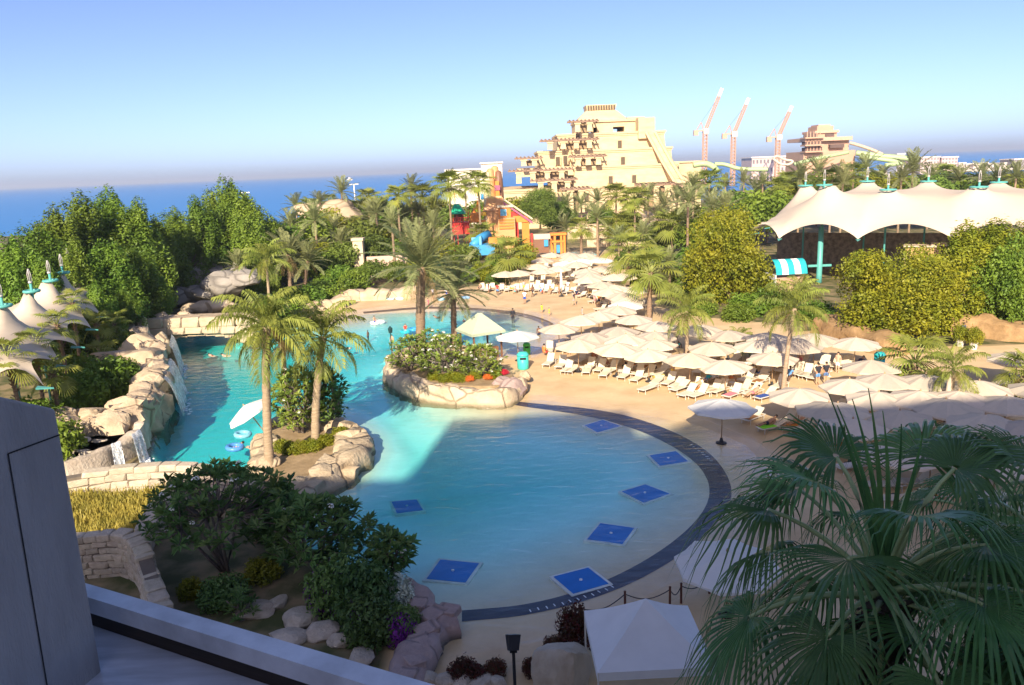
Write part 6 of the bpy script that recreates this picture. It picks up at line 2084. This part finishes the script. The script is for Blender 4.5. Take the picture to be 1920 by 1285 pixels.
lt = thing('tensile_tent', 'cream tensile tent with a row of five peaks at the left edge', 'tent')
pw_ = [G(u, v, 9) for u, v in [(5, 577), (60, 549), (95, 529), (118, 514), (130, 501)]]
d = (pw_[4] - pw_[0]).xy.normalized()
O2 = pw_[0].xy
e2 = Vector((d.y, -d.x))          # towards the pool
pk2 = []
for i, p in enumerate(pw_):
    q = p.xy - O2
    pk2.append((q.dot(d), q.dot(e2), 9.0))
cs = [-9.0] + [(pk2[i][0] + pk2[i + 1][0]) / 2 for i in range(4)] + [pk2[4][0] + 3.2]
cs.insert(1, -3.0)
cs = [round(c * 2) / 2 for c in cs]
tensile(lt, O2, d, e2, (-9, round(cs[-1] * 2) / 2), (-6, 3.5), .5, pk2 + [(-6.3, 0, 9.0)], (cs, [-6, 0, 3.5]), 5.2, 6.3, prad=.55, scal=1.0, iters=600, fs_=.62)
# ================================================================== STEPPED TEMPLE
tm = thing('stepped_temple', 'tall cream stepped temple with terraces and steep slide ramp', 'building')
YP = 230.0
tstone = M('temple_stone', (0.60, 0.48, 0.30), c2=(0.48, 0.37, 0.21), rough=.85, scale=.25, streak=(1, 1, 3), bump=.25, bscale=1.2)
ttrim = M('temple_trim', (0.56, 0.42, 0.25), rough=.85, var=.06)
tdark = M('temple_opening', (0.10, 0.075, 0.05), rough=.9)
twood = M('temple_timber', (0.26, 0.17, 0.12), rough=.85, var=.2)
def TX(u, y=YP): return AT(u, 300, y).x
def TZ(v, u=1140, y=YP): return AT(u, v, y).z
def tier(ul, ur, vt, vb, yf, yb, name='tier', bat=.4):
    x0, x1, z1, z0 = TX(ul), TX(ur), TZ(vt), TZ(vb)
    ob(name, MB().frustum((x0 - bat, x1 + bat, yf - bat, yb, z0), (x0, x1, yf, yb, z1)).mesh(name, tstone), tm)
    ob('cornice', MB().b2(x0 - .5, x1 + .5, yf - .5, yb + .1, z1, z1 + .55).b2(x0 - .25, x1 + .25, yf - .25, yb, z1 - .5, z1 - .003).mesh('cornice', ttrim), tm)
    return x0, x1, z0, z1
tier(940, 1264, 351, 420, 222, 262)
tier(1075, 1264, 314, 350, 226, 262)
tier(973, 1075, 313, 326, 229, 260)
tier(1075, 1258, 283, 313, 230, 260)
tier(1011, 1077, 282, 312, 232, 258)
tier(1049, 1250, 251, 281, 234, 258)
# top storey with through openings: piers and lintel
zb, zt = TZ(250), TZ(226)
def pier(ul, ur, zl=None, zh=None, yf=238, yb=254):
    ob('wall_pier', MB().b2(TX(ul), TX(ur), yf, yb, zl if zl is not None else zb, zh if zh is not None else zt).mesh('wall_pier', tstone), tm)
pier(1086, 1110); pier(1126, 1157); pier(1179, 1231)
zo0, zo1 = TZ(246.5), TZ(236)
pier(1110, 1126, zb, zo0); pier(1157, 1179, zb, zo0); pier(1110, 1126, zo1, zt); pier(1157, 1179, zo1, zt)
ob('cornice', MB().b2(TX(1084), TX(1233), 237.4, 254.6, zt, zt + .6).mesh('cornice', ttrim), tm)
ob('roof', MB().frustum((TX(1088), TX(1185), 238, 254, TZ(225)), (TX(1092), TX(1182), 239, 253, TZ(218))).frustum((TX(1091), TX(1183), 239, 253, TZ(218) + .003), (TX(1109), TX(1166), 242, 250, TZ(201))).mesh('temple_roof', tstone), tm)
ob('crown_drum', MB().frustum((TX(1110), TX(1165), 242, 250, TZ(200.5)), (TX(1108), TX(1168), 241.5, 250.5, TZ(190))).mesh('crown_drum', ttrim), tm)
dent = MB().b2(-.25, .25, -.05, .05, -.7, .7).mesh('notch', tdark)
for k in range(11):
    ob('notch', dent, tm, (TX(1113 + k * 5), 241.6, TZ(195)), (-.05, 0, 0))
ob('side_roof', MB().frustum((TX(1185), TX(1230), 239, 253, TZ(225)), (TX(1187), TX(1220), 241, 251, TZ(217))).mesh('side_roof', tstone), tm)
# steep slide ramp on the right
V = []
for (ul, ur, v, y) in [(1214, 1232, 252, 232), (1222, 1240, 272, 230), (1236, 1254, 310, 225), (1252, 1272, 350, 219)]:
    V += [(TX(ul), y, TZ(v)), (TX(ur), y, TZ(v))]
nb_ = len(V)
V += [(x, 245, z) for (x, y, z) in V]
Fc = []
for i in range(3):
    a = i * 2
    Fc += [(a, a + 1, a + 3, a + 2), (a + nb_, a, a + 2, a + 2 + nb_), (a + 1, a + 1 + nb_, a + 3 + nb_, a + 3)]
Fc += [(0, nb_, nb_ + 1, 1)]
ob('slide_ramp', MB().add(V, Fc).mesh('slide_ramp', tstone), tm)
for du in (0, 16.5):
    rl = [(TX(1214 + du), 231.6, TZ(251)), (TX(1222 + du), 229.6, TZ(271)), (TX(1236 + du), 224.6, TZ(309)), (TX(1253 + du), 218.6, TZ(350))]
    ob('ramp_kerb', MB().tube(rl, .55, 5).mesh('ramp_kerb', ttrim), tm)
ob('tower_block', MB().b2(TX(1200), TX(1231), 232.5, 240, TZ(262), TZ(222)).mesh('tower_block', tstone), tm)
ob('wing', MB().b2(TX(1250), TX(1264), 236, 255, TZ(310), TZ(287)).mesh('wing', tstone), tm)
ob('wing', MB().b2(TX(1257), TX(1312), 228, 255, 0, TZ(311)).mesh('wing_low', tstone), tm)
ob('cornice', MB().b2(TX(1256), TX(1313), 227.5, 255.2, TZ(311), TZ(308)).mesh('cornice', ttrim), tm)
stair = MB()
for k in range(9):
    stair.b2(TX(1240) + k * 1.0, TX(1240) + k * 1.0 + .15, 234, 235, TZ(285), TZ(259 + k * 3))
    stair.b2(TX(1236), TX(1252), 234, 234.2, TZ(262 + k * 3), TZ(262 + k * 3) + .12)

# windows
win = MB().b2(-.6, .6, -.05, .05, -1.1, 1.1).mesh('window', tdark)
wfr = MB().b2(-.85, -.6, -.15, .05, -1.3, 1.3).b2(.6, .85, -.15, .05, -1.3, 1.3).b2(-.85, .85, -.16, .05, 1.1, 1.35).mesh('window_frame', ttrim)
for (u, v, y) in [(1145, 338, 225.7), (1189, 336, 225.7), (1168, 302, 229.7), (1162, 271, 233.7), (1083, 258, 233.7), (1275, 335, 227.8), (1100, 370, 221.5), (1200, 372, 221.5), (1230, 375, 221.5), (1060, 300, 229), (1046, 302, 231)]:
    p = AT(u, v, y - .15); w_ = ob('window', win, tm, p); ob('frame', wfr, w_)
# pergolas with pillars and timber beams
def pergola(u0, u1, v, vfloor, n, yf, depth=6):
    x0, x1 = TX(u0, yf), TX(u1, yf)
    zt_, zf_ = AT(u0, v, yf).z, AT(u0, vfloor, yf).z
    for k in range(n):
        x = x0 + (x1 - x0) * (k + .5) / n
        ob('pillar', MB().frustum((x - .8, x + .8, yf, yf + 1.4, zf_), (x - .65, x + .65, yf + .1, yf + 1.3, zt_ - .5)).b2(x - .95, x + .95, yf - .1, yf + 1.5, zt_ - .5, zt_ - .003).mesh('pillar', tstone), tm)
    ob('beam', MB().b2(x0 - 1, x1 + 1, yf - .3, yf + .2, zt_, zt_ + .45).b2(x0 - 1, x1 + 1, yf + depth * .5, yf + depth * .5 + .4, zt_, zt_ + .45).mesh('beam', twood), tm)
    nb = int((x1 - x0 + 2) / 1.1)
    sl = MB().b2(-.16, .16, -.6, depth, 0, .3).mesh('slat', twood)
    for k in range(nb): ob('slat', sl, tm, (x0 - 1 + (x1 - x0 + 2) * (k + .5) / nb, yf, zt_ + .453))
    ob('recess_shade', MB().b2(x0 + (x1 - x0) * .35, x1, yf + depth * .8, yf + depth, zf_, zt_ - .3).mesh('recess_shade', M('temple_recess_shade', (.30, .21, .12), rough=.9)), tm)  # brown slab, the shade under the pergola put into its colour
pergola(1073, 1118, 230, 248, 2, 229, 8)
pergola(1020, 1118, 266, 281, 4, 227, 8)
pergola(972, 1012, 299, 312, 2, 224, 7)
pergola(1074, 1132, 296, 311, 3, 223, 7)
pergola(958, 1066, 323, 345, 4, 219, 4)
pergola(1000, 1076, 341, 362, 3, 210, 4)
pergola(1058, 1100, 357, 400, 2, 206, 6)
pergola(1200, 1262, 349, 390, 3, 212, 6)
pergola(1280, 1320, 350, 405, 2, 205, 6)

# white flat building left of the temple
wb = thing('white_building', 'white flat roofed building left of the stepped temple', 'building')
wm = M('white_render', (0.66, 0.60, 0.50), rough=.8, var=.04)
yw = 250
ob('wall', MB().b2(AT(837, 330, yw).x, AT(905, 330, yw).x, yw, yw + 14, 0, AT(870, 320, yw).z).mesh('wb_wall', wm), wb)
ob('wall', MB().b2(AT(903, 330, yw).x, AT(942, 330, yw).x, yw - 1, yw + 14, 0, AT(920, 307, yw).z).mesh('wb_wall2', wm), wb)
ob('parapet', MB().b2(AT(834, 330, yw).x, AT(904, 330, yw).x, yw - .6, yw + 14.3, AT(870, 320, yw).z, AT(870, 317, yw).z).b2(AT(901, 330, yw).x, AT(944, 330, yw).x, yw - 1.6, yw + 14.3, AT(920, 307, yw).z, AT(920, 304.5, yw).z).mesh('wb_parapet', M('white_trim', (.72, .66, .56))), wb)

# ================================================================== SECOND TOWER WITH SLIDES
YT = 400.0
tw = thing('slide_tower', 'distant pinkish stepped tower with water slides to its right', 'building')
pst = M('tower_pink', (0.46, 0.29, 0.20), rough=.85, var=.08, scale=.2)
pdk = M('tower_dark', (0.12, 0.08, 0.07), rough=.9)
def bx_(name, u0, u1, v0, v1, y0, y1, m):
    p, q = AT(u0, v0, YT), AT(u1, v1, YT)
    ob(name, MB().b2(p.x, q.x, y0, y1, min(p.z, q.z), max(p.z, q.z)).mesh(name, m), tw)
bx_('base', 1507, 1600, 285, 350, 400, 425, pst)
bx_('storey', 1540, 1594, 262, 285, 402, 422, pst)
bx_('cornice', 1508, 1597, 259, 262.5, 399, 424, M('tower_trim', (.52, .33, .23)))
bx_('upper', 1536, 1575, 248, 259, 404, 420, pst)
bx_('cap', 1533, 1578, 245, 248, 403, 421, MATS['tower_trim'])
bx_('top', 1541, 1572, 236, 245, 406, 418, pst)
bx_('top_cap', 1545, 1568, 232.5, 236, 407, 417, MATS['tower_trim'])
for (u0, u1, v0, v1) in [(1553, 1569, 251, 257), (1556, 1582, 271, 277), (1512, 1538, 250, 258), (1509, 1540, 265, 272), (1509, 1540, 277, 283), (1513, 1536, 293, 298)]:
    bx_('window', u0, u1, v0, v1, 399.4 if v0 > 260 else 403.2, 404, pdk)
for k in range(5):
    for v0 in (249, 264, 276): bx_('balcony_post', 1512 + k * 6, 1513 + k * 6, v0 - 2, v0 + 9, 399, 399.3, pst)
for v0 in (258, 272, 284): bx_('balcony_slab', 1506, 1541, v0, v0 + 1.5, 397, 404, pst)
slide_m = M('slide_pale_green', (0.36, 0.46, 0.24), rough=.4, var=.05)
def slide(label, pts, r, y, m=slide_m, cat='water slide'):
    P = smooth([AT(u, v, yy) for (u, v, yy) in pts], 2)
    o = ob('water_slide', MB().tube(P, r, 8).mesh('water_slide', m, True)); tag(o, label, cat, 'distant water slides')
slide('long pale green slide running right from the distant tower', [(1605, 287, 395), (1650, 293, 392), (1690, 296, 388), (1722, 300, 384)], 1.3, 395)
slide('upper tan slide descending from the distant tower', [(1593, 268, 400), (1612, 273, 398), (1640, 283, 395), (1655, 290, 393)], .8, 395, M('slide_tan', (.5, .38, .28)))
slide('second pale green slide below the long one', [(1612, 294, 388), (1660, 300, 385), (1700, 306, 380), (1660, 310, 378)], 1.0, 390)
slide('looped cream slide left of the distant tower', [(1450, 296, 380), (1458, 292, 380), (1470, 300, 380), (1490, 302, 380), (1478, 310, 378), (1462, 308, 378), (1450, 298, 378)], .55, 380, M('slide_cream', (.6, .5, .38)))
slide('pale green slide in front of the distant tower', [(1490, 308, 380), (1520, 300, 385), (1560, 292, 388), (1590, 286, 390)], .9, 385)
slide('broad arched green slide right of the temple', [(1300, 310, 215), (1320, 306, 215), (1338, 312, 213), (1345, 322, 212)], .8, 215)
slide('second arched green slide farther right of the temple', [(1340, 308, 220), (1360, 308, 220), (1385, 318, 218), (1440, 318, 216)], .55, 215)
slide('small arched green slide above the tent', [(1455, 345, 180), (1475, 328, 180), (1495, 338, 178)], .9, 180)

# ================================================================== CRANES
crane_m = M('crane_tan', (0.50, 0.30, 0.20), rough=.6, var=.1)
crane_w = M('crane_white', (.75, .72, .68))
def truss(a, b, w_, n, r=.16):
    mb = MB()
    a, b = Vector(a), Vector(b)
    d = (b - a).normalized(); s = d.cross(Vector((0, 1, 0))).normalized() * w_ / 2; t = d.cross(s).normalized() * w_ / 2
    cs_ = [s + t, s - t, -s - t, -s + t]
    for c in cs_: mb.tube([a + c, b + c], r, 4)
    for i in range(n):
        p, q = a.lerp(b, i / n), a.lerp(b, (i + 1) / n)
        for k in range(4):
            c, e = cs_[k], cs_[(k + 1) % 4]
            mb.tube([p + c, q + e], r * .6, 3); mb.tube([p + c, p + e], r * .6, 3)
    return mb
for (ub, vb, uc, vc, uj, vj, lab) in [(1321, 312, 1318, 246, 1354, 166, 'tall tan luffing crane, nearest the temple'), (1374, 312, 1372, 252, 1404, 184, 'tan luffing crane in the middle of the three'), (1457, 312, 1456, 258, 1485, 199, 'tan luffing crane nearest the distant tower')]:
    yc = 520
    cr = thing('tower_crane', lab, 'crane', (0, 0, 0), 0, 'construction cranes on the horizon')
    pb, pc, pj = AT(ub, vb, yc), AT(uc, vc, yc), AT(uj, vj, yc)
    pb.z = 0
    ob('mast', truss((pb.x, yc, 0), (pb.x, yc, pc.z), 2.4, 16, .3).mesh('crane_mast', crane_m), cr)
    q = pc.lerp(pj, .84); q0 = Vector((pb.x, yc, pc.z))
    ob('jib', truss(q0, q0.lerp(pj, .82), 1.7, 16, .24).mesh('crane_jib', crane_m), cr)
    ob('jib_tip', truss(q0.lerp(pj, .82), pj, 1.3, 5, .3).mesh('jib_tip', crane_w), cr)
    ob('cab', MB().b2(-1.6, 1.6, -1.4, 1.4, -1.5, 1.6).mesh('crane_cab', crane_w), cr, (pb.x + .5, yc, pc.z))
    ob('counter_jib', MB().b2(-7.5, 0, -1, 1, -.5, .4).b2(-7.5, -4.5, -1.2, 1.2, -3, -.503).mesh('counter_jib', crane_m), cr, (pb.x, yc, pc.z + .3))
    ob('a_frame', MB().tube([(-1, 0, 0), (-2.6, 0, 5.5)], .3, 4).tube([(-6, 0, 0), (-2.6, 0, 5.5)], .3, 4).mesh('a_frame', crane_m), cr, (pb.x, yc, pc.z))
    top = Vector((pb.x - 2.6, yc, pc.z + 5.5))
    ob('stay_cable', MB().tube([top, q0.lerp(pj, .8)], .08, 3).mesh('stay_cable', dark_metal), cr)

# ================================================================== FAR BUILDINGS
fb_m = M('far_pink', (0.52, 0.38, 0.34), rough=.8, var=.04); fb_w = M('far_white', (0.62, 0.55, 0.50), rough=.8, var=.04); fwin = M('far_window', (.16, .14, .15))
def far_block(lab, u0, u1, vt, y, depth, m, cols, rows):
    p, q = AT(u0, vt, y), AT(u1, vt, y)
    t = thing('far_building', lab, 'building', (p.x, y, 0), 0, 'buildings on the far shore')
    w_, h = q.x - p.x, p.z
    ob('wall', MB().b2(0, w_, 0, depth, 0, h).mesh('far_wall', m), t)
    ob('roof', MB().b2(-.6, w_ + .6, -.6, depth + .6, h, h + .9).mesh('far_roof', fb_w), t)
    wn_ = MB().b2(-.5, .5, -.06, .06, -.5, .5).mesh('far_window', fwin)
    for i in range(cols):
        for k in range(rows): ob('window', wn_, t, (w_ * (i + .5) / cols, -.03, h * (k + .55) / rows), scale=(w_ / cols * .5, 1, h / rows * .45))
far_block('long low pink building left of the distant tower', 1410, 1505, 297, 560, 25, fb_m, 14, 3)
far_block('pink apartment block left of a pair right of the slides', 1727, 1762, 296.5, 620, 25, fb_m, 6, 5)
far_block('pink apartment block right of a pair beyond the slides', 1766, 1796, 296.5, 625, 25, fb_m, 5, 5)
far_block('small pale block with dome beyond the slides', 1683, 1696, 290, 640, 15, fb_w, 3, 3)
for k in range(9):
    u = 1798 + k * 14
    far_block('low white villa, ' + ordinal(k) + ' from the left along the far shore', u, u + 12, 307 + (k % 3) * 1.5, 700 + (k % 2) * 8, 12, fb_w, 3, 2)
far_block('dark grey unfinished block at the right edge of the horizon', 1902, 1935, 300, 690, 20, M('far_grey', (.22, .2, .2)), 7, 4)
# small boat on the sea
bt_ = thing('boat', 'small white boat on the sea horizon', 'boat', (*AT(655, 330, 2500).xy, -1.3))
ob('hull', MB().frustum((-8, 8, -2, 2, 0), (-10, 10, -3, 3, 4)).mesh('hull', fb_w), bt_); ob('cabin', MB().b2(-4, 3, -1.8, 1.8, 4, 9).mesh('cabin', fb_w), bt_)

# ================================================================== TERRACES BEHIND THE BEACH
ter_m = M('terrace_stone', (0.58, 0.46, 0.32), c2=(.42, .31, .2), rough=.88, scale=.8, bump=.5, bscale=3, crack=.4, cscale=.5)
pink_m = M('pink_wall', (0.58, 0.42, 0.33), rough=.85, var=.08, bump=.1)
def wall_px(lab, u0, v0, u1, v1, h, th=.6, m=ter_m, name='terrace_wall', bank=True):
    a, b_ = G(u0, v0), G(u1, v1)
    if bank:
        o = rock_bank(name, [(a.x, a.y, h), (a.x * .7 + b_.x * .3, a.y * .7 + b_.y * .3 + .5, h * 1.1), (a.x * .3 + b_.x * .7, a.y * .3 + b_.y * .7 - .4, h * .9), (b_.x, b_.y, h)], th, h, None, m, amp=.3, step=.6, seed=u0 % 50, zb=-.3, lean=.2)
    else:
        d = (b_ - a).xy; t_ = Vector((-d.y, d.x)).normalized() * th
        o = ob(name, MB().prism([a.xy, b_.xy, b_.xy + t_, a.xy + t_], -.2, h).mesh(name, m))
    tag(o, lab, 'wall', 'terrace walls behind the pools')
wall_px('lowest sandstone terrace behind the far parasols', 1100, 462, 1260, 458, 1.4, 2.5)
wall_px('middle sandstone terrace behind the far parasols', 1060, 448, 1280, 440, 3.0, 3)
wall_px('upper sandstone terrace below the temple', 1090, 430, 1290, 425, 4.2, 4)
wall_px('sandstone bank behind the round tree', 1250, 470, 1330, 462, 3.0, 3)
wall_px('long pale rock bank between the far pool and hedge', 640, 566, 790, 556, 1.3, 1.6)
wall_px('pale rock bank right of the bridge behind the island', 450, 600, 640, 575, 1.2, 2.0)
wall_px('brown rock bank under the wide yellow green tree', 1545, 622, 1680, 668, 1.6, 2.0, M('bank_brown', (.40, .25, .12), c2=(.24, .15, .07), bump=.6, bscale=4))
wall_px('reddish rock bank on the right terrace', 1780, 625, 1960, 640, 1.8, 2.0, MATS['bank_brown'])
wall_px('pink planter wall with flat top', 690, 520, 770, 516, 3.4, .8, pink_m, bank=False)
wall_px('upper pink wall behind the planter wall', 735, 472, 830, 468, 3.2, .8, pink_m, bank=False)
wall_px('low cream wall left of the pink walls', 640, 492, 700, 486, 3.0, .8, M('cream_wall', (.6, .48, .33), var=.06), bank=False)
tag(ob('gate_pillar', MB().b2(-.8, .8, -.8, .8, 0, 6.2).b2(-1, 1, -1, 1, 6.2, 6.6).mesh('gate_pillar', MATS['cream_wall']), None, (*G(677, 520).xy, 0)), 'cream square pillar at the left end of the pink wall', 'pillar')
for k, (u, v) in enumerate([(620, 400), (650, 395), (600, 412), (590, 385), (635, 382)]):
    p = AT(u, v, 175); o = boulder(None, p.x, p.y, max(.5, p.z - 1), 5, 3, 2.4, k, ter_m, name='shore_rock', small=True); tag(o, 'pale seaside rock, ' + ordinal(k) + ' of the group behind the left palms', 'rock', 'rocks by the sea')
for k, (u, v) in enumerate([(548, 357), (715, 343)]):
    p = AT(u, v, 330); t = thing('beach_lamp', 'thin white beach mast against the sea, ' + ('left' if k == 0 else 'right') + ' of two', 'mast', (p.x, 330 * 0 + p.y - 60, 0)); ob('pole', MB().tube([(0, 0, 0), (0, 0, AT(u, v, 270).z)], .18, 6).mesh('mast_pole', crane_w), t); ob('crossbar', MB().b2(-1.6, 1.6, -.15, .15, AT(u, v, 270).z - .3, AT(u, v, 270).z).mesh('crossbar', crane_w), t)

# ================================================================== PLAY STRUCTURE
YQ = 165.0
def Q(u, v, y=YQ): return AT(u, v, y)
pm = {k: M('play_' + k, c, rough=.45, var=.08) for k, c in {'red': (.55, .04, .03), 'orange': (.62, .22, .04), 'green': (.02, .36, .20), 'blue': (.05, .28, .55), 'yellow': (.70, .40, .04), 'purple': (.30, .09, .16), 'tan': (.58, .30, .13), 'cream': (.62, .52, .36), 'brown': (.20, .10, .06), 'lightblue': (.15, .45, .60)}.items()}
pt = thing('play_tower', 'colourful water playground with tan tower and red, orange and green turrets', 'playground', (0, 0, 0))
def pbox(name, u0, u1, v0, v1, m, y0=YQ, d=3.0, ground=False, par=None):
    a, b_ = Q(u0, v0), Q(u1, v1)
    return ob(name, MB().b2(a.x, b_.x, y0, y0 + d, 0 if ground else min(a.z, b_.z), max(a.z, b_.z)).mesh(name, pm[m]), par or pt)
def pcone(name, u, v0, v1, r, m, n=8, y=YQ, r1=.05):
    a, b_ = Q(u, v0), Q(u, v1)
    return ob(name, MB().lathe([(r, b_.z), (r * .45, (a.z * .5 + b_.z * .5)), (r1, a.z)], n, (a.x, y + 1.5, 0)).mesh(name, pm[m]), pt)
def prail(name, u0, u1, v0, v1, m, y=YQ - .2):
    a, b_ = Q(u0, v0), Q(u1, v1)
    mb = MB()
    n = max(3, int((b_.x - a.x) / .35))
    for k in range(n + 1):
        x = a.x + (b_.x - a.x) * k / n
        mb.b2(x - .06, x + .06, y, y + .12, b_.z, a.z)
    mb.b2(a.x, b_.x, y - .04, y - .003, a.z - .15, a.z).b2(a.x, b_.x, y - .04, y - .003, b_.z, b_.z + .12)
    return ob(name, mb.mesh(name, pm[m]), pt)
# tan rock spire
for (u, r, vt, m, ys) in [(918, .95, 316, 'tan', 2.0), (927, 1.0, 311, 'tan', 3.0), (934, .9, 320, 'brown', 2.2), (912, .8, 322, 'cream', 1.2)]:
    a = Q(u, vt)
    ob('spire_column', MB().lathe([(r * 1.5, 0), (r * 1.15, a.z * .55), (r, a.z * .85), (r * .75, a.z - .3), (r * .3, a.z)], 9, (a.x, YQ + ys, 0)).mesh('spire_column', pm[m], True), pt)
pbox('tower_body', 912, 944, 372, 395, 'tan', YQ, 4, True)
pbox('tower_upper', 928, 937, 340, 372, 'orange', YQ + .5, 2.4)
pbox('tower_band', 927, 938, 348, 357, 'purple', YQ + .3, .3)
ob('tower_cone', MB().frustum((Q(905, 395).x, Q(952, 395).x, YQ - .3, YQ + 4.5, Q(930, 395).z), (Q(916, 372).x, Q(940, 372).x, YQ + .5, YQ + 3.5, Q(930, 368).z)).mesh('tower_cone', pm['tan']), pt)
pbox('porch', 935, 958, 388, 408, 'orange', YQ - 1.2, 1.4)
pbox('porch_roof', 932, 962, 385, 388, 'cream', YQ - 1.5, 2)
pbox('window', 938, 950, 392, 404, 'lightblue', YQ - 1.26, .1)
pbox('steps', 934, 966, 408, 428, 'tan', YQ - 2.5, 2.6, True)
for k in range(4): pbox('step', 936, 964, 410 + k * 5, 412 + k * 5, 'orange', YQ - 2.62 - .05 * k, .1)
# purple covered slide
a, b_ = Q(944, 378), Q(998, 415)
sl = MB().add([(a.x, YQ - 1.2, a.z), (a.x, YQ + .6, a.z), (b_.x, YQ + .6, b_.z), (b_.x, YQ - 1.2, b_.z), (a.x, YQ - 1.2, a.z - .5), (a.x, YQ + .6, a.z - .5), (b_.x, YQ + .6, b_.z - .5), (b_.x, YQ - 1.2, b_.z - .5)],
              [(0, 3, 2, 1), (4, 5, 6, 7), (0, 4, 7, 3), (1, 2, 6, 5), (0, 1, 5, 4), (3, 7, 6, 2)])
ob('slide_deck', sl.mesh('slide_deck', pm['purple']), pt)
for yy in (YQ - 1.3, YQ + .7): ob('slide_rail', MB().tube([(a.x, yy, a.z + .5), (b_.x, yy, b_.z + .5)], .16, 5).mesh('slide_rail', pm['cream']), pt)
pbox('slide_support', 958, 972, 397, 425, 'red', YQ - .6, .8, True); pbox('slide_support', 978, 992, 410, 425, 'orange', YQ - .6, .8, True)
pbox('slide_side', 962, 990, 405, 416, 'orange', YQ - .9, .5)
# red tower with green roof
pbox('red_deck', 845, 880, 418, 438, 'red', YQ - 1, 4)
prail('railing', 845, 880, 408, 420, 'red', YQ - 1.2)
for u in (846, 857, 868, 879): pbox('red_post', u, u + 1.6, 398, 445, 'red', YQ - .8, .3, True)
for u in (848, 875): pbox('red_post', u, u + 1.6, 398, 445, 'red', YQ + 2.5, .3, True)
ob('green_roof', MB().frustum((Q(844, 401).x, Q(873, 401).x, YQ - 1.4, YQ + 3, Q(858, 401).z), (Q(851, 384).x, Q(860, 384).x, YQ + .4, YQ + 1.4, Q(858, 383).z)).mesh('green_roof', pm['green']), pt)
pbox('net_wall', 850, 868, 402, 416, 'brown', YQ + 1.5, .2)
for (u, v0, v1, r, m) in [(895, 377, 394, .9, 'yellow'), (888, 390, 402, .7, 'orange')]: pcone('turret_roof', u, v0, v1, r, m)
pbox('orange_deck', 882, 900, 400, 416, 'orange', YQ - .6, 3); prail('railing', 882, 900, 403, 414, 'orange', YQ - .8)
pbox('yellow_deck', 900, 912, 398, 404, 'yellow', YQ - .4, 2)
for (u, vt, m) in [(852, 360, 'red'), (894, 360, 'red'), (905, 362, 'red'), (872, 384, 'red'), (878, 390, 'red')]: pbox('flag_pole', u, u + 1, vt, 400, m, YQ + 1, .15)
pbox('blue_panel', 901, 907, 364, 374, 'blue', YQ + .2, .4)
for u in (873, 883, 893): pbox('support_post', u, u + 1.3, 416, 450, 'red', YQ, .3, True)
pbox('bridge_deck', 878, 914, 414, 417, 'orange', YQ + .5, 1.5)
# blue slides in front
bs = thing('blue_pool_slide', 'bright blue open slide and splash basin behind the fan palms', 'water slide')
p0, p1 = AT(905, 447, 150), AT(880, 470, 146)
def bxw(name, u0, u1, v0, v1, y, d, m, par): 
    a, b_ = AT(u0, v0, y), AT(u1, v1, y); ob(name, MB().b2(a.x, b_.x, y, y + d, min(a.z, b_.z), max(a.z, b_.z)).mesh(name, pm[m]), par)
bxw('basin', 880, 928, 461, 478, 146, 4, 'blue', bs); bxw('chute_wall', 884, 905, 446, 460, 149, .4, 'lightblue', bs); bxw('chute_wall', 898, 903, 444, 461, 147, 3, 'lightblue', bs)
ob('chute', MB().tube([AT(915, 440, 152), AT(900, 448, 150), AT(886, 462, 147.5)], [.9, .9, .8], 8).mesh('chute', pm['blue'], True), bs)
bxw('orange_rim', 916, 932, 446, 456, 149, 1.5, 'orange', bs)
# orange timber frame
of = thing('orange_frame', 'orange timber play frame with climbing net at the far beach', 'playground')
for u in (1035, 1040, 1052, 1058):
    a = AT(u, 438, 146); ob('post', MB().b2(a.x - .2, a.x + .2, 146 + (u % 2) * 2, 146.4 + (u % 2) * 2, 0, a.z).mesh('frame_post', pm['orange']), of)
bxw('beam', 1032, 1062, 438, 441, 145.8, 2.6, 'orange', of); bxw('beam', 1034, 1060, 452, 454, 145.9, 2.4, 'orange', of)
bxw('panel', 1000, 1030, 450, 474, 147, .4, 'brown', of); bxw('panel', 1020, 1028, 450, 462, 146.6, .3, 'blue', of); bxw('panel', 1041, 1050, 460, 474, 146.5, .3, 'blue', of); bxw('ramp', 1000, 1034, 440, 448, 148, 1.2, 'cream', of); bxw('post_red', 995, 1000, 438, 478, 147, .5, 'red', of)
rp_ = [G(u, v, .06).xy for u, v in [(1035, 480), (1120, 478), (1110, 472), (1040, 472)]]
tag(ob('splash_pool', MB().prism(rp_, -.2, .06).mesh('splash_pool', M('splash_water', (.12, .45, .55), rough=.15, var=.1, bump=.2))), kind='structure')

# ================================================================== AIR
hz = bpy.data.materials.new('haze_air')
hz.use_nodes = True
N, L = hz.node_tree.nodes, hz.node_tree.links
N.clear()
o_ = N.new('ShaderNodeOutputMaterial')
pv = N.new('ShaderNodeVolumePrincipled')
pv.inputs['Color'].default_value = (0.78, 0.86, 1.0, 1)
pv.inputs['Density'].default_value = 0.00018
pv.inputs['Anisotropy'].default_value = 0.2
L.new(pv.outputs[0], o_.inputs['Volume'])
tag(ob('haze', MB().b2(-29000, 29000, -310, 29000, -8, 58).mesh('haze', hz)), 'thin pale haze filling the air over sea and park', 'haze', kind='stuff')
